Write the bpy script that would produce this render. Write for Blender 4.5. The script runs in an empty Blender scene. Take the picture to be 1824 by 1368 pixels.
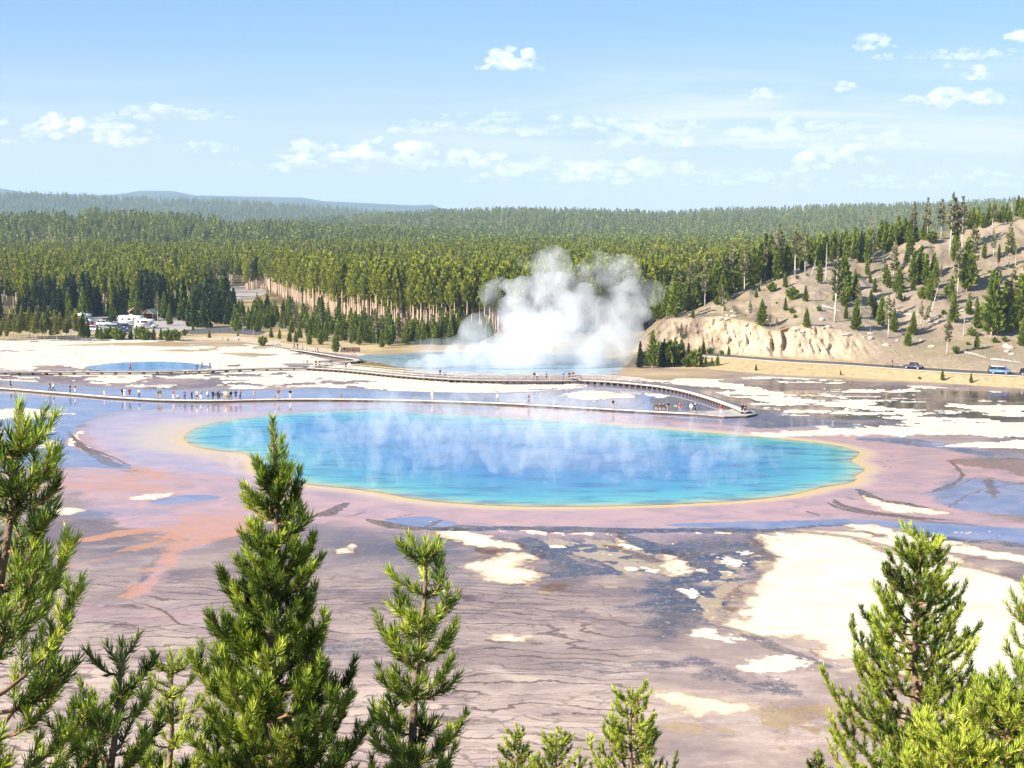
import bpy, bmesh, math, random
import numpy as np
from mathutils import Vector, Matrix

R = math.radians
sc = bpy.context.scene
col = sc.collection
rng = np.random.default_rng(7)
random.seed(7)

# ------------------------------------------------------------------ camera
CAM_H, FOC, CX, CY, HOR = 33.0, 2620.0, 912.0, 684.0, 392.0
PITCH = math.atan((CY - HOR) / FOC)
cam_data = bpy.data.cameras.new("camera")
cam = bpy.data.objects.new("camera", cam_data)
col.objects.link(cam)
cam.location = (0, 0, CAM_H)
cam.rotation_euler = (math.pi / 2 - PITCH, 0, 0)
cam_data.sensor_fit = 'HORIZONTAL'
cam_data.sensor_width = 36.0
cam_data.lens = 36.0 * FOC / 1824.0
cam_data.clip_start = 0.2
cam_data.clip_end = 90000
sc.camera = cam

# ------------------------------------------------------------------ light
SUN_EL, SUN_AZ = R(30), R(-120)          # azimuth clockwise from +Y: the sun stands left of and a little behind the viewer
SUN_STRENGTH, SKY_STRENGTH, EXPOSURE = 4.9, 0.070, 1.25
sun_dir = Vector((math.sin(SUN_AZ) * math.cos(SUN_EL), math.cos(SUN_AZ) * math.cos(SUN_EL), math.sin(SUN_EL)))
sun_data = bpy.data.lights.new("sun", 'SUN')
sun_data.energy = SUN_STRENGTH
sun_data.angle = R(0.53)
sun_data.color = (1.0, 0.90, 0.76)
sun = bpy.data.objects.new("sun", sun_data)
sun.rotation_euler = sun_dir.to_track_quat('Z', 'Y').to_euler()
sun.location = (-200, -60, 300)
col.objects.link(sun)
sc.view_settings.view_transform = 'Standard'
sc.view_settings.look = 'None'
sc.view_settings.gamma = 1
sc.view_settings.exposure = EXPOSURE
sc.view_settings.use_curve_mapping = False
sc.render.engine = 'CYCLES'
cy = sc.cycles
cy.use_denoising = True
cy.max_bounces = 8
cy.diffuse_bounces = 2
cy.glossy_bounces = 3
cy.transmission_bounces = 4
cy.volume_bounces = 5
cy.transparent_max_bounces = 12
cy.volume_step_rate = 1.0
cy.volume_max_steps = 256
cy.use_adaptive_sampling = True
cy.adaptive_threshold = 0.02


# ------------------------------------------------------------------ node helper
class NT:
    def __init__(self, tree):
        self.t = tree
        self.l = tree.links

    def n(self, kind, ins=None, **props):
        nd = self.t.nodes.new(kind)
        for k, v in props.items():
            setattr(nd, k, v)
        for k, v in (ins or {}).items():
            s = nd.inputs[k]
            if hasattr(v, 'is_linked') or isinstance(v, bpy.types.NodeSocket):
                self.l.new(v, s)
            else:
                s.default_value = v
        return nd

    def math(self, op, a, b=None, c=None, clamp=False):
        ins = {0: a}
        if b is not None: ins[1] = b
        if c is not None: ins[2] = c
        return self.n('ShaderNodeMath', ins, operation=op, use_clamp=clamp).outputs[0]

    def mix(self, f, a, b, blend='MIX'):
        nd = self.n('ShaderNodeMix', None, data_type='RGBA', blend_type=blend)
        for i, v in ((0, f), (6, a), (7, b)):
            if isinstance(v, bpy.types.NodeSocket):
                self.l.new(v, nd.inputs[i])
            else:
                if i > 0 and len(v) == 3: v = (*v, 1)
                nd.inputs[i].default_value = v
        return nd.outputs[2]

    def ss(self, v, a, b, c=0.0, d=1.0):
        return self.n('ShaderNodeMapRange', {0: v, 1: a, 2: b, 3: c, 4: d}, interpolation_type='SMOOTHSTEP').outputs[0]

    def attr(self, name):
        return self.n('ShaderNodeAttribute', attribute_name=name)

    def noise(self, vec, scale, detail=4.0, rough=0.55, dist=0.0):
        return self.n('ShaderNodeTexNoise', {'Vector': vec, 'Scale': scale, 'Detail': detail, 'Roughness': rough, 'Distortion': dist}).outputs[0]

    def mapping(self, vec, scale=(1, 1, 1), rot=(0, 0, 0), loc=(0, 0, 0)):
        return self.n('ShaderNodeMapping', {'Vector': vec, 'Scale': scale, 'Rotation': rot, 'Location': loc}).outputs[0]


# ------------------------------------------------------------------ world: physical sky with a thin cirrus veil
world = bpy.data.worlds.new("World")
sc.world = world
world.use_nodes = True
wt = world.node_tree
wt.nodes.clear()
W = NT(wt)
sky = W.n('ShaderNodeTexSky', sky_type='NISHITA', sun_disc=False, sun_elevation=SUN_EL, sun_rotation=SUN_AZ,
          altitude=2200, air_density=0.7, dust_density=0.0, ozone_density=3.0)
tc = W.n('ShaderNodeTexCoord').outputs['Generated']
sep = W.n('ShaderNodeSeparateXYZ', {0: tc})
el = sep.outputs[2]
dz = W.math('ADD', W.math('MAXIMUM', el, 0.0), 0.06)
plane = W.n('ShaderNodeCombineXYZ', {0: W.math('DIVIDE', sep.outputs[0], dz), 1: W.math('DIVIDE', sep.outputs[1], dz), 2: 0.0}).outputs[0]
low = W.math('MULTIPLY', W.ss(el, 0.15, -0.01), 0.92)
skyb = W.mix(0.45, sky.outputs[0], (2.3, 4.35, 7.1))
skyb = W.mix(low, skyb, (4.45, 4.85, 6.4))                      # pale summer haze towards the horizon
veil1 = W.noise(W.mapping(plane, (0.50, 0.75, 1), (0, 0, 0.35), (3.1, 7.7, 0)), 1.0, 7, 0.6, 0.7)
veil2 = W.noise(W.mapping(plane, (0.10, 0.16, 1), (0, 0, 0.1), (1.3, 2.0, 0)), 1.0, 3, 0.5)
band = W.math('MULTIPLY', W.ss(el, 0.105, 0.075), W.ss(el, 0.02, 0.05))
right = W.ss(W.math('DIVIDE', sep.outputs[0], W.math('MAXIMUM', sep.outputs[1], 0.1)), -0.14, 0.12)
vm = W.math('MULTIPLY', W.ss(veil1, 0.36, 0.70), W.math('ADD', W.math('MULTIPLY', band, W.math('ADD', W.math('MULTIPLY', right, 0.85), 0.25)), W.math('MULTIPLY', W.ss(veil2, 0.5, 0.65), 0.16)))
vm = W.math('MULTIPLY', vm, W.ss(el, 0.24, 0.12), clamp=True)
skyc = W.mix(vm, skyb, (5.3, 5.9, 6.4))
bg = W.n('ShaderNodeBackground', {0: skyc, 1: SKY_STRENGTH})
W.l.new(bg.outputs[0], W.n('ShaderNodeOutputWorld').inputs[0])


# ------------------------------------------------------------------ geometry helpers
def rays(px, py):
    px = np.asarray(px, float); py = np.asarray(py, float)
    x = (px - CX) / FOC; y = (CY - py) / FOC
    return x, math.cos(PITCH) + y * math.sin(PITCH), -math.sin(PITCH) + y * math.cos(PITCH)

def at(px, py, z=0.0):
    """point of the horizontal plane at height z that the photograph shows at (px, py)"""
    x, Y, Z = rays(px, py)
    t = (z - CAM_H) / Z
    return Vector((float(x * t), float(Y * t), float(z)))

def atd(px, py, depth):
    x, Y, Z = rays(px, py)
    t = depth / Y
    return Vector((float(x * t), float(depth), float(CAM_H + Z * t)))

def project(P):
    P = np.asarray(P, float)
    y = P[..., 1]; z = P[..., 2] - CAM_H
    f = y * math.cos(PITCH) - z * math.sin(PITCH)
    u = y * math.sin(PITCH) + z * math.cos(PITCH)
    return CX + FOC * P[..., 0] / f, CY - FOC * u / f

def _hash(ix, iy, seed):
    h = (ix.astype(np.int64) * 374761393 + iy.astype(np.int64) * 668265263 + seed * 974711) & 0xffffffff
    h = ((h ^ (h >> 13)) * 1274126177) & 0xffffffff
    return ((h ^ (h >> 16)) & 0xffff) / 65535.0

def vnoise(x, y, seed=0):
    ix = np.floor(x); iy = np.floor(y)
    fx = x - ix; fy = y - iy
    fx = fx * fx * (3 - 2 * fx); fy = fy * fy * (3 - 2 * fy)
    a = _hash(ix, iy, seed); b = _hash(ix + 1, iy, seed)
    c = _hash(ix, iy + 1, seed); d = _hash(ix + 1, iy + 1, seed)
    return (a * (1 - fx) + b * fx) * (1 - fy) + (c * (1 - fx) + d * fx) * fy

def fbm(x, y, oct=4, seed=0, gain=0.5):
    s = 0; a = 1; t = 0
    for o in range(oct):
        s = s + a * vnoise(x * 2 ** o + 17.3 * o, y * 2 ** o - 9.1 * o, seed + o); t += a; a *= gain
    return s / t - 0.5

def vnoise3(x, y, z, seed=0):
    ix, iy, iz = np.floor(x), np.floor(y), np.floor(z)
    fx, fy, fz = x - ix, y - iy, z - iz
    fx = fx * fx * (3 - 2 * fx); fy = fy * fy * (3 - 2 * fy); fz = fz * fz * (3 - 2 * fz)
    def h(a, b, c): return _hash(ix + a + 57 * (iz + c), iy + b + 131 * (iz + c), seed)
    def pl(c): return (h(0, 0, c) * (1 - fx) + h(1, 0, c) * fx) * (1 - fy) + (h(0, 1, c) * (1 - fx) + h(1, 1, c) * fx) * fy
    return pl(0) * (1 - fz) + pl(1) * fz

def fbm3(x, y, z, oct=3, seed=0, gain=0.5):
    s = 0; a = 1; t = 0
    for o in range(oct):
        s = s + a * vnoise3(x * 2 ** o + 7.3 * o, y * 2 ** o, z * 2 ** o - 3.1 * o, seed + o); t += a; a *= gain
    return s / t - 0.5

def sst(v, a, b):
    t = np.clip((v - a) / (b - a), 0, 1)
    return t * t * (3 - 2 * t)

def link(o, parent=None):
    col.objects.link(o)
    if parent is not None: o.parent = parent
    return o

def mesh_obj(name, verts, faces, mat=None, parent=None, smooth=False):
    me = bpy.data.meshes.new(name)
    me.from_pydata([tuple(v) for v in verts], [], [tuple(f) for f in faces])
    if smooth: me.shade_smooth()
    if mat: me.materials.append(mat)
    return link(bpy.data.objects.new(name, me), parent)

def np_mesh(name, V, Fc, mat=None, parent=None, smooth=False):
    """V (n,3), Fc (m,k) arrays of one face size"""
    me = bpy.data.meshes.new(name)
    V = np.asarray(V, np.float32); Fc = np.asarray(Fc, np.int32)
    m, k = Fc.shape
    me.vertices.add(len(V)); me.vertices.foreach_set('co', V.ravel())
    me.loops.add(m * k); me.loops.foreach_set('vertex_index', Fc.ravel())
    me.polygons.add(m)
    me.polygons.foreach_set('loop_start', np.arange(0, m * k, k, dtype=np.int32))
    if smooth: me.polygons.foreach_set('use_smooth', np.ones(m, bool))
    me.update(calc_edges=True)
    me.validate()
    if mat: me.materials.append(mat)
    return link(bpy.data.objects.new(name, me), parent)

def set_attr(me, name, vals):
    a = me.attributes.new(name, 'FLOAT', 'POINT')
    a.data.foreach_set('value', np.asarray(vals, np.float32).ravel())

def grid_faces(nr, nc):
    i = np.arange(nr * nc).reshape(nr, nc)
    return np.stack([i[:-1, :-1], i[:-1, 1:], i[1:, 1:], i[1:, :-1]], -1).reshape(-1, 4)

def tag(o, label=None, cat=None, group=None, kind=None):
    if label: o['label'] = label
    if cat: o['category'] = cat
    if group: o['group'] = group
    if kind: o['kind'] = kind
    return o

def empty(name, loc, rz=0.0, s=1.0):
    o = bpy.data.objects.new(name, None)
    o.location = loc; o.rotation_euler = (0, 0, rz); o.scale = (s, s, s)
    o.empty_display_size = 0.3
    return link(o)

def structure(o, label=None):
    o['kind'] = 'structure'
    if label: o['label'] = label
    return o

class MB:
    """collects simple shapes into one mesh"""
    def __init__(self): self.v = []; self.f = []
    def add(self, vs, fs):
        b = len(self.v); self.v += [tuple(p) for p in vs]; self.f += [tuple(b + i for i in f) for f in fs]
    def box(self, c, s, rz=0.0, M=None):
        x, y, z = s[0] / 2, s[1] / 2, s[2] / 2
        ca, sa = math.cos(rz), math.sin(rz)
        vs = []
        for dx, dy, dz in ((-x, -y, -z), (x, -y, -z), (x, y, -z), (-x, y, -z), (-x, -y, z), (x, -y, z), (x, y, z), (-x, y, z)):
            vs.append((c[0] + dx * ca - dy * sa, c[1] + dx * sa + dy * ca, c[2] + dz))
        self.add(vs, [(0, 3, 2, 1), (4, 5, 6, 7), (0, 1, 5, 4), (1, 2, 6, 5), (2, 3, 7, 6), (3, 0, 4, 7)])
        return self
    def tube(self, pts, rads, n=6, cap=True):
        pts = [Vector(p) for p in pts]
        b = len(self.v); m = len(pts)
        for i, p in enumerate(pts):
            d = (pts[min(i + 1, m - 1)] - pts[max(i - 1, 0)]).normalized()
            a = d.cross(Vector((0.31, 0.95, 0.05))).normalized(); c = d.cross(a)
            r = rads[i] if hasattr(rads, '__len__') else rads
            for k in range(n):
                t = 2 * math.pi * k / n
                self.v.append(tuple(p + (a * math.cos(t) + c * math.sin(t)) * r))
        for i in range(m - 1):
            for k in range(n):
                k2 = (k + 1) % n
                self.f.append((b + i * n + k, b + i * n + k2, b + (i + 1) * n + k2, b + (i + 1) * n + k))
        if cap:
            self.f.append(tuple(b + k for k in reversed(range(n))))
            self.f.append(tuple(b + (m - 1) * n + k for k in range(n)))
        return self
    def lathe_x(self, c, prof, n=14):
        """disc-like shape round the x axis; prof = [(x, r)]"""
        b = len(self.v)
        for (x, r) in prof:
            for k in range(n):
                t = 2 * math.pi * k / n
                self.v.append((c[0] + x, c[1] + r * math.cos(t), c[2] + r * math.sin(t)))
        for i in range(len(prof) - 1):
            for k in range(n):
                k2 = (k + 1) % n
                self.f.append((b + i * n + k, b + i * n + k2, b + (i + 1) * n + k2, b + (i + 1) * n + k))
        self.f.append(tuple(b + k for k in reversed(range(n))))
        self.f.append(tuple(b + (len(prof) - 1) * n + k for k in range(n)))
        return self
    def build(self, name, mat, parent=None, smooth=False):
        return mesh_obj(name, self.v, self.f, mat, parent, smooth)


# ------------------------------------------------------------------ materials
def simple_mat(name, color, rough=0.8, noise_amt=0.25, noise_scale=3.0, spec=0.3, metallic=0.0, coords='Object', bump=0.0):
    m = bpy.data.materials.new(name); m.use_nodes = True
    t = NT(m.node_tree); p = m.node_tree.nodes['Principled BSDF']
    v = t.n('ShaderNodeTexCoord').outputs[coords]
    nz = t.noise(v, noise_scale, 4)
    c2 = tuple(min(1, c * (1 + noise_amt)) for c in color); c1 = tuple(c * (1 - noise_amt) for c in color)
    t.l.new(t.mix(t.ss(nz, 0.3, 0.7), c1, c2), p.inputs['Base Color'])
    p.inputs['Roughness'].default_value = rough
    p.inputs['Specular IOR Level'].default_value = spec
    p.inputs['Metallic'].default_value = metallic
    if bump:
        b = t.n('ShaderNodeBump', {'Height': nz, 'Strength': bump, 'Distance': 0.1})
        t.l.new(b.outputs[0], p.inputs['Normal'])
    return m

def foliage_mat(name, c_dark, c_light, transl=0.25, scale=0.0, obj_var=0.5):
    """needles: colour varies from clump to clump (vertex attribute 'tint') and from tree to tree"""
    m = bpy.data.materials.new(name); m.use_nodes = True
    t = NT(m.node_tree); t.t.nodes.clear()
    tint = t.attr('tint').outputs['Fac']
    oi = t.n('ShaderNodeObjectInfo').outputs['Random']
    f = t.math('ADD', t.math('MULTIPLY', tint, 1 - obj_var), t.math('MULTIPLY', oi, obj_var), clamp=True)
    c = t.mix(f, c_dark, c_light)
    d = t.n('ShaderNodeBsdfPrincipled', {'Base Color': c, 'Roughness': 0.55, 'Specular IOR Level': 0.25})
    tr = t.n('ShaderNodeBsdfTranslucent', {0: c})
    mx = t.n('ShaderNodeMixShader', {0: transl, 1: d.outputs[0], 2: tr.outputs[0]})
    t.l.new(mx.outputs[0], t.n('ShaderNodeOutputMaterial').inputs[0])
    return m

# ================================================================== THE GROUND
def smooth_poly(pts, n=4):
    pts = np.array(pts, float); m = len(pts); out = []
    for i in range(m):
        p0, p1, p2, p3 = pts[i - 1], pts[i], pts[(i + 1) % m], pts[(i + 2) % m]
        for k in range(n):
            t = k / n
            out.append(0.5 * (2 * p1 + (p2 - p0) * t + (2 * p0 - 5 * p1 + 4 * p2 - p3) * t * t + (3 * p1 - p0 - 3 * p2 + p3) * t ** 3))
    return np.array(out)

def px_world(pts):
    x, Y, Z = rays(np.array(pts)[:, 0], np.array(pts)[:, 1])
    t = -CAM_H / Z
    return np.stack([x * t, Y * t], -1)

def sdf(X, Y, poly, margin=25.0):
    """signed distance in metres to a polygon, positive inside"""
    out = np.full(X.shape, -margin)
    lo = poly.min(0) - margin; hi = poly.max(0) + margin
    s = (X > lo[0]) & (X < hi[0]) & (Y > lo[1]) & (Y < hi[1])
    x = X[s]; y = Y[s]
    d2 = np.full(x.shape, 1e12); ins = np.zeros(x.shape, bool)
    n = len(poly)
    for i in range(n):
        ax, ay = poly[i]; bx, by = poly[(i + 1) % n]
        ex, ey = bx - ax, by - ay
        wx, wy = x - ax, y - ay
        t = np.clip((wx * ex + wy * ey) / (ex * ex + ey * ey + 1e-9), 0, 1)
        d2 = np.minimum(d2, (wx - ex * t) ** 2 + (wy - ey * t) ** 2)
        if ay != by:
            c = ((ay > y) != (by > y)) & (x < ex * (y - ay) / (by - ay) + ax)
            ins ^= c
    d = np.sqrt(d2)
    out[s] = np.where(ins, d, -np.minimum(d, margin))
    return out

POOL = [(328, 782), (338, 768), (375, 754), (450, 743), (520, 736), (600, 732), (700, 731), (760, 736), (850, 741), (960, 747), (1060, 754),
        (1160, 762), (1270, 771), (1380, 780), (1470, 790), (1515, 799), (1532, 807), (1519, 817), (1518, 822), (1532, 829), (1540, 836), (1528, 845), (1522, 849),
        (1526, 854), (1508, 861), (1470, 867), (1440, 874), (1400, 883), (1312, 892), (1200, 898), (1100, 901), (1000, 902), (912, 901), (830, 897), (750, 890),
        (650, 873), (545, 862), (500, 850), (466, 842), (456, 832), (450, 818), (432, 807), (395, 803), (352, 796)]
POOLW = px_world(smooth_poly(POOL, 4))

rows = np.concatenate([np.linspace(2600, 1390, 60), np.linspace(1386, 640, 470), np.linspace(639, 560, 75), np.linspace(558, 440, 40), np.linspace(437, 404, 16)])
cols = np.concatenate([np.linspace(-1500, -60, 110), np.linspace(-57, 1881, 930), np.linspace(1884, 3300, 110)])
PX, PY = np.meshgrid(cols, rows)
gx, gY, gZ = rays(PX, PY)
gt = -CAM_H / gZ
GX = gx * gt; GY = gY * gt

edge_n = 0.0
def inpx(poly, amp=0.0, sx=0.15, sy=0.15, seed=1, oct=4, smooth=3):
    s = sdf(GX, GY, px_world(smooth_poly(poly, smooth) if smooth else poly))
    if amp: s = s + amp * 2 * fbm(GX * sx, GY * sy, oct, seed) + edge_n * min(2.0, .3 + .6 * amp)
    return s

n_lo = fbm(GX * 0.03, GY * 0.03, 4, 11)
n_mid = fbm(GX * 0.16, GY * 0.16, 4, 12, .58)
n_hi = fbm(GX * 0.7, GY * 0.55, 4, 13, .6)
streak = fbm(GX * 0.07 + GY * .03 + n_lo * 1.5, GY * 0.26 - GX * .05 + n_lo * 3, 5, 14, .6)           # streaks lying across the view
flow = fbm(GX * 0.12 + n_lo * 2, GY * 0.14 - GX * 0.06, 6, 15, .6)

edge_n = (2.4 * fbm(GX * .30, GY * .26, 5, 91, .62) + 1.0 * fbm(GX * 1.2, GY * .9, 4, 92, .6))
shore = -sdf(GX, GY, POOLW, 60.0)                                       # metres outside the water
# ---- bare white sinter
white = np.zeros(GX.shape)
rim = np.zeros(GX.shape); sint = np.zeros(GX.shape)
def add_white(poly, amp=0.5, soft=0.5, k=1.0, sx=0.25, sy=0.5, seed=3):
    global white, rim, sint
    s = inpx(poly, amp * 1.3, sx, sy, seed) + edge_n * .6
    white = np.maximum(white, k * sst(s, -soft, soft))
    rim = np.maximum(rim, sst(s + 1.1 * n_mid, -1.7, -0.2))
    wd_ = 1.1 if amp < 1 else 1.9
    sint = np.maximum(sint, k * sst(s - .2 + 1.6 * n_hi + 1.2 * n_mid, -wd_, wd_))
add_white([(775, 945), (800, 940), (850, 948), (895, 962), (935, 978), (890, 976), (830, 968), (790, 958)], 0.8, 0.25)
add_white([(835, 1005), (868, 994), (900, 986), (952, 990), (940, 1005), (962, 1022), (902, 1038), (862, 1025)], 1.2, 0.25, sx=.5)
add_white([(752, 1048), (775, 1038), (806, 1046), (780, 1053)], 0.5, 0.2)
add_white([(598, 982), (628, 969), (636, 973), (622, 984)], 0.4, 0.2)
add_white([(222, 886), (270, 879), (318, 877), (300, 887), (240, 890)], 0.9, 0.2)
add_white([(92, 912), (120, 904), (134, 908), (112, 917)], 0.5, 0.2)
add_white([(1190, 1010), (1212, 997), (1232, 1008), (1242, 1022), (1220, 1032), (1196, 1027)], 0.8, 0.2, sx=.5)
add_white([(1170, 986), (1190, 981), (1206, 992), (1186, 998)], 0.5, 0.2)
add_white([(1085, 944), (1100, 946), (1122, 962), (1104, 962)], 0.7, 0.2)
add_white([(1505, 936), (1560, 934), (1640, 953), (1735, 975), (1824, 990), (1900, 1000), (1900, 1012), (1790, 998), (1690, 985), (1600, 965)], 0.8, 0.25, sx=.3, sy=.8)
add_white([(1350, 958), (1420, 950), (1500, 950), (1600, 962), (1700, 990), (1824, 1030), (2000, 1080), (2300, 1150), (2300, 1260), (1900, 1228), (1700, 1222), (1560, 1200),
           (1470, 1170), (1400, 1140), (1330, 1128), (1280, 1112), (1285, 1095), (1325, 1055), (1368, 990)], 1.6, 0.35, sx=.2, sy=.4)
tail = inpx([(1230, 1120), (1330, 1122), (1420, 1140), (1500, 1165), (1600, 1190), (1900, 1215), (1900, 1250), (1700, 1240), (1560, 1235), (1440, 1228), (1340, 1205), (1270, 1170), (1225, 1145)])
white = np.maximum(white, sst(tail, -1.5, 2) * sst(streak + 0.5 * n_hi, -0.05, 0.08))
add_white([(1182, 1243), (1225, 1237), (1330, 1256), (1310, 1270), (1240, 1268)], 1.2, 0.5, 0.85, sx=.5)
add_white([(1535, 882), (1560, 890), (1640, 903), (1692, 913), (1660, 917), (1580, 908), (1545, 897)], 0.5, 0.2)
add_white([(1640, 797), (1750, 787), (1900, 786), (1900, 797), (1760, 797)], 1.0, 0.3)
add_white([(120, 790), (138, 770), (146, 772), (140, 788), (165, 800), (150, 803)], 0.7, 0.2, 0.9)
add_white([(880, 1140), (905, 1133), (945, 1136), (925, 1145)], 0.5, 0.3, 0.9)
# broken sinter in the dark runoff south of the pool
zone_navy = inpx([(690, 930), (760, 925), (900, 936), (1100, 938), (1350, 937), (1550, 928), (1700, 930), (2000, 948), (2000, 985), (1800, 975), (1640, 958), (1500, 938), (1350, 946), (1330, 960), (1370, 985), (1320, 1062),
                  (1280, 1095), (1230, 1085), (1170, 1035), (1080, 1028), (980, 1030), (930, 985), (860, 962), (780, 942)], 1.5, .15, .3, 5)
sp = sst(zone_navy, 0.0, 2.5) * sst(PX, 840, 960) * sst(PX, 1420, 1330)
white = np.maximum(white, sp * sst(fbm(GX * 0.28 + GY * .1, GY * 0.30, 5, 21, .6) + 0.25 * n_hi, 0.09, 0.14))
white = np.maximum(white, 0.9 * sst(inpx([(1210, 1060), (1300, 1040), (1340, 1100), (1290, 1150), (1200, 1230), (1150, 1190), (1170, 1120)], 2), 0, 4) * sst(fbm(GX * 0.35, GY * .45, 5, 22, .6) + .2 * n_hi, 0.16, 0.20))
fleck = fbm(GX * 0.9, GY * 1.0, 4, 26, .6)
white = np.maximum(white, 0.95 * sst(zone_navy, 0.3, 2) * sst(fleck + .5 * fbm(GX * .12, GY * .3, 3, 27), 0.27, 0.33))
# back flats: white shelves between blue sheets of water
backL = inpx([(-300, 606), (0, 606), (150, 603), (330, 606), (470, 614), (560, 634), (660, 655), (830, 676), (1000, 680), (1050, 690), (900, 700), (700, 697), (560, 690), (440, 694), (300, 693), (200, 688), (0, 678), (-300, 665)], 0)
solidL = inpx([(-300, 612), (0, 614), (150, 608), (330, 612), (470, 622), (540, 640), (450, 650), (380, 655), (300, 649), (200, 648), (100, 655), (-300, 654)], 2.5, .05, .08, 6)
white = np.maximum(white, 0.96 * sst(solidL, -2, 2) * sst(fbm(GX * 0.05, GY * .07, 6, 28, 0.62), -0.16, -0.06))
white = np.maximum(white, sst(backL, -1, 2) * sst(fbm(GX * 0.085 + n_lo, GY * 0.12, 6, 23, 0.62) + 0.10 * n_hi, -0.05, -0.01))
solidM = inpx([(520, 662), (640, 664), (760, 678), (880, 684), (960, 690), (860, 694), (700, 690), (560, 684)], 2.5, .08, .1, 7)
white = np.maximum(white, sst(solidM, -1, 1) * sst(fbm(GX * .09, GY * .11, 5, 29, .62), -.16, -.09))
add_white([(1010, 704), (1050, 697), (1130, 700), (1110, 710), (1040, 712)], 2.5, 0.4, sx=.2, sy=.2)
add_white([(1150, 702), (1175, 702), (1200, 706), (1170, 709)], 1.0, 0.4)
add_white([(-200, 734), (40, 728), (110, 735), (90, 742), (10, 748), (-200, 752)], 2.5, 0.4, sx=.12, sy=.3)
wl = inpx([(-200, 742), (60, 745), (130, 748), (110, 790), (70, 800), (-200, 800)], 2)
white = np.maximum(white, sst(wl, 0, 2) * sst(fbm(GX * 0.35, GY * 0.35, 4, 24), 0.12, 0.18))
backR = inpx([(1120, 664), (1300, 668), (1500, 676), (1824, 700), (2400, 745), (2400, 840), (1900, 806), (1700, 776), (1500, 775), (1400, 745), (1330, 722), (1240, 692), (1150, 680)], 0)
white = np.maximum(white, sst(backR, -1, 3) * 0.95 * sst(fbm(GX * 0.10 + GY * 0.03, GY * 0.19, 6, 25, .62) + 0.12 * n_hi, 0.045, 0.085))
add_white([(1340, 772), (1450, 766), (1600, 759), (1824, 752), (2100, 745), (2100, 785), (1824, 779), (1700, 776), (1520, 776), (1400, 779)], 1.6, 0.6, 0.72, sx=.15, sy=.3)
add_white([(1110, 672), (1230, 672), (1350, 690), (1330, 696), (1230, 684), (1150, 680)], 2.0, 0.5, 0.9, sx=.1, sy=.2)

# ---- dry tan grass and soil
tan = inpx([(-3000, 612), (-300, 606), (0, 604), (150, 602), (330, 606), (470, 616), (560, 626), (640, 632), (900, 628), (1100, 650), (1250, 659), (1400, 670), (1824, 694), (3400, 790), (3400, 398), (-3000, 398)], 3.0, .06, .06, 31, smooth=0)
tanm = sst(tan, -2, 3)
fringe = inpx([(60, 618), (330, 608), (480, 616), (600, 640), (480, 642), (360, 628)], 0)
tanm = np.maximum(tanm, 0.75 * sst(fringe, -3, 3) * sst(fbm(GX * 0.06, GY * 0.10, 5, 32, .6), -0.06, 0.14))
tanm = np.maximum(tanm, 0.4 * sst(solidL, -3, 3) * sst(fbm(GX * 0.08, GY * 0.12, 5, 34, .6), 0.02, 0.2))
tanm = np.maximum(tanm, 0.8 * sst(inpx([(1080, 655), (1250, 660), (1350, 672), (1250, 682), (1120, 672)], 2), -2, 3) * sst(fbm(GX * 0.05, GY * 0.1, 4, 33), -0.08, 0.1))
green_strip = sst(inpx([(600, 646), (640, 643), (720, 652), (760, 660), (700, 662)], 1), -1, 1.5)
tanm = np.maximum(tanm, green_strip)
white *= 1 - tanm

# ---- dark algae, navy runoff
dark = 0.9 * sst(zone_navy, -0.8, 1.5) * (1 - .6 * sst(flow + .5 * n_hi, .0, .14))
dark = np.maximum(dark, 0.9 * sst(inpx([(770, 938), (900, 944), (1120, 944), (1350, 942), (1350, 950), (1120, 956), (900, 958), (800, 948)], 1.2), -.5, 1))
dark *= 1 - 0.55 * sst(fbm(GX * .16, GY * .35, 4, 41), 0.0, 0.2) * sst(PY, 950, 990)
dark = np.maximum(dark, 0.85 * sst(inpx([(1160, 1030), (1330, 1050), (1290, 1090), (1260, 1120), (1240, 1160), (1190, 1190), (1120, 1170), (1110, 1100)], 3, .15, .3, 42), -2, 4) * sst(streak, -0.2, 0.1))
dark = np.maximum(dark, 0.62 * sst(inpx([(1230, 1165), (1300, 1180), (1420, 1225), (1440, 1245), (1330, 1235), (1230, 1205)], 1.5, .3, .5, 43), -1, 1.5))
dark = np.maximum(dark, 0.85 * sst(backR, -1, 4) * sst(fbm(GX * .06, GY * .10, 5, 44, .6), -0.2, 0.08))
dark = np.maximum(dark, 0.8 * sst(inpx([(1330, 772), (1400, 764), (1520, 763), (1540, 770), (1450, 777), (1370, 779)], 1.5), -1, 1))
dark = np.maximum(dark, 0.6 * sst(inpx([(420, 1180), (560, 1120), (900, 1150), (1200, 1130), (1230, 1200), (1000, 1200), (800, 1175), (620, 1190)], 3), -3, 4) * sst(streak, -0.1, 0.2))
dark = np.maximum(dark, 0.6 * sst(inpx([(580, 930), (760, 945), (850, 1000), (820, 1060), (640, 1060), (570, 1000)], 3), -3, 5) * sst(flow, -0.25, 0.15))
dark = np.maximum(dark, 0.5 * sst(inpx([(180, 900), (330, 900), (420, 930), (300, 960), (240, 1040), (120, 1040), (120, 950)], 3), -3, 5) * sst(streak, -0.2, 0.15))
dark *= 1 - tanm

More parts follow.
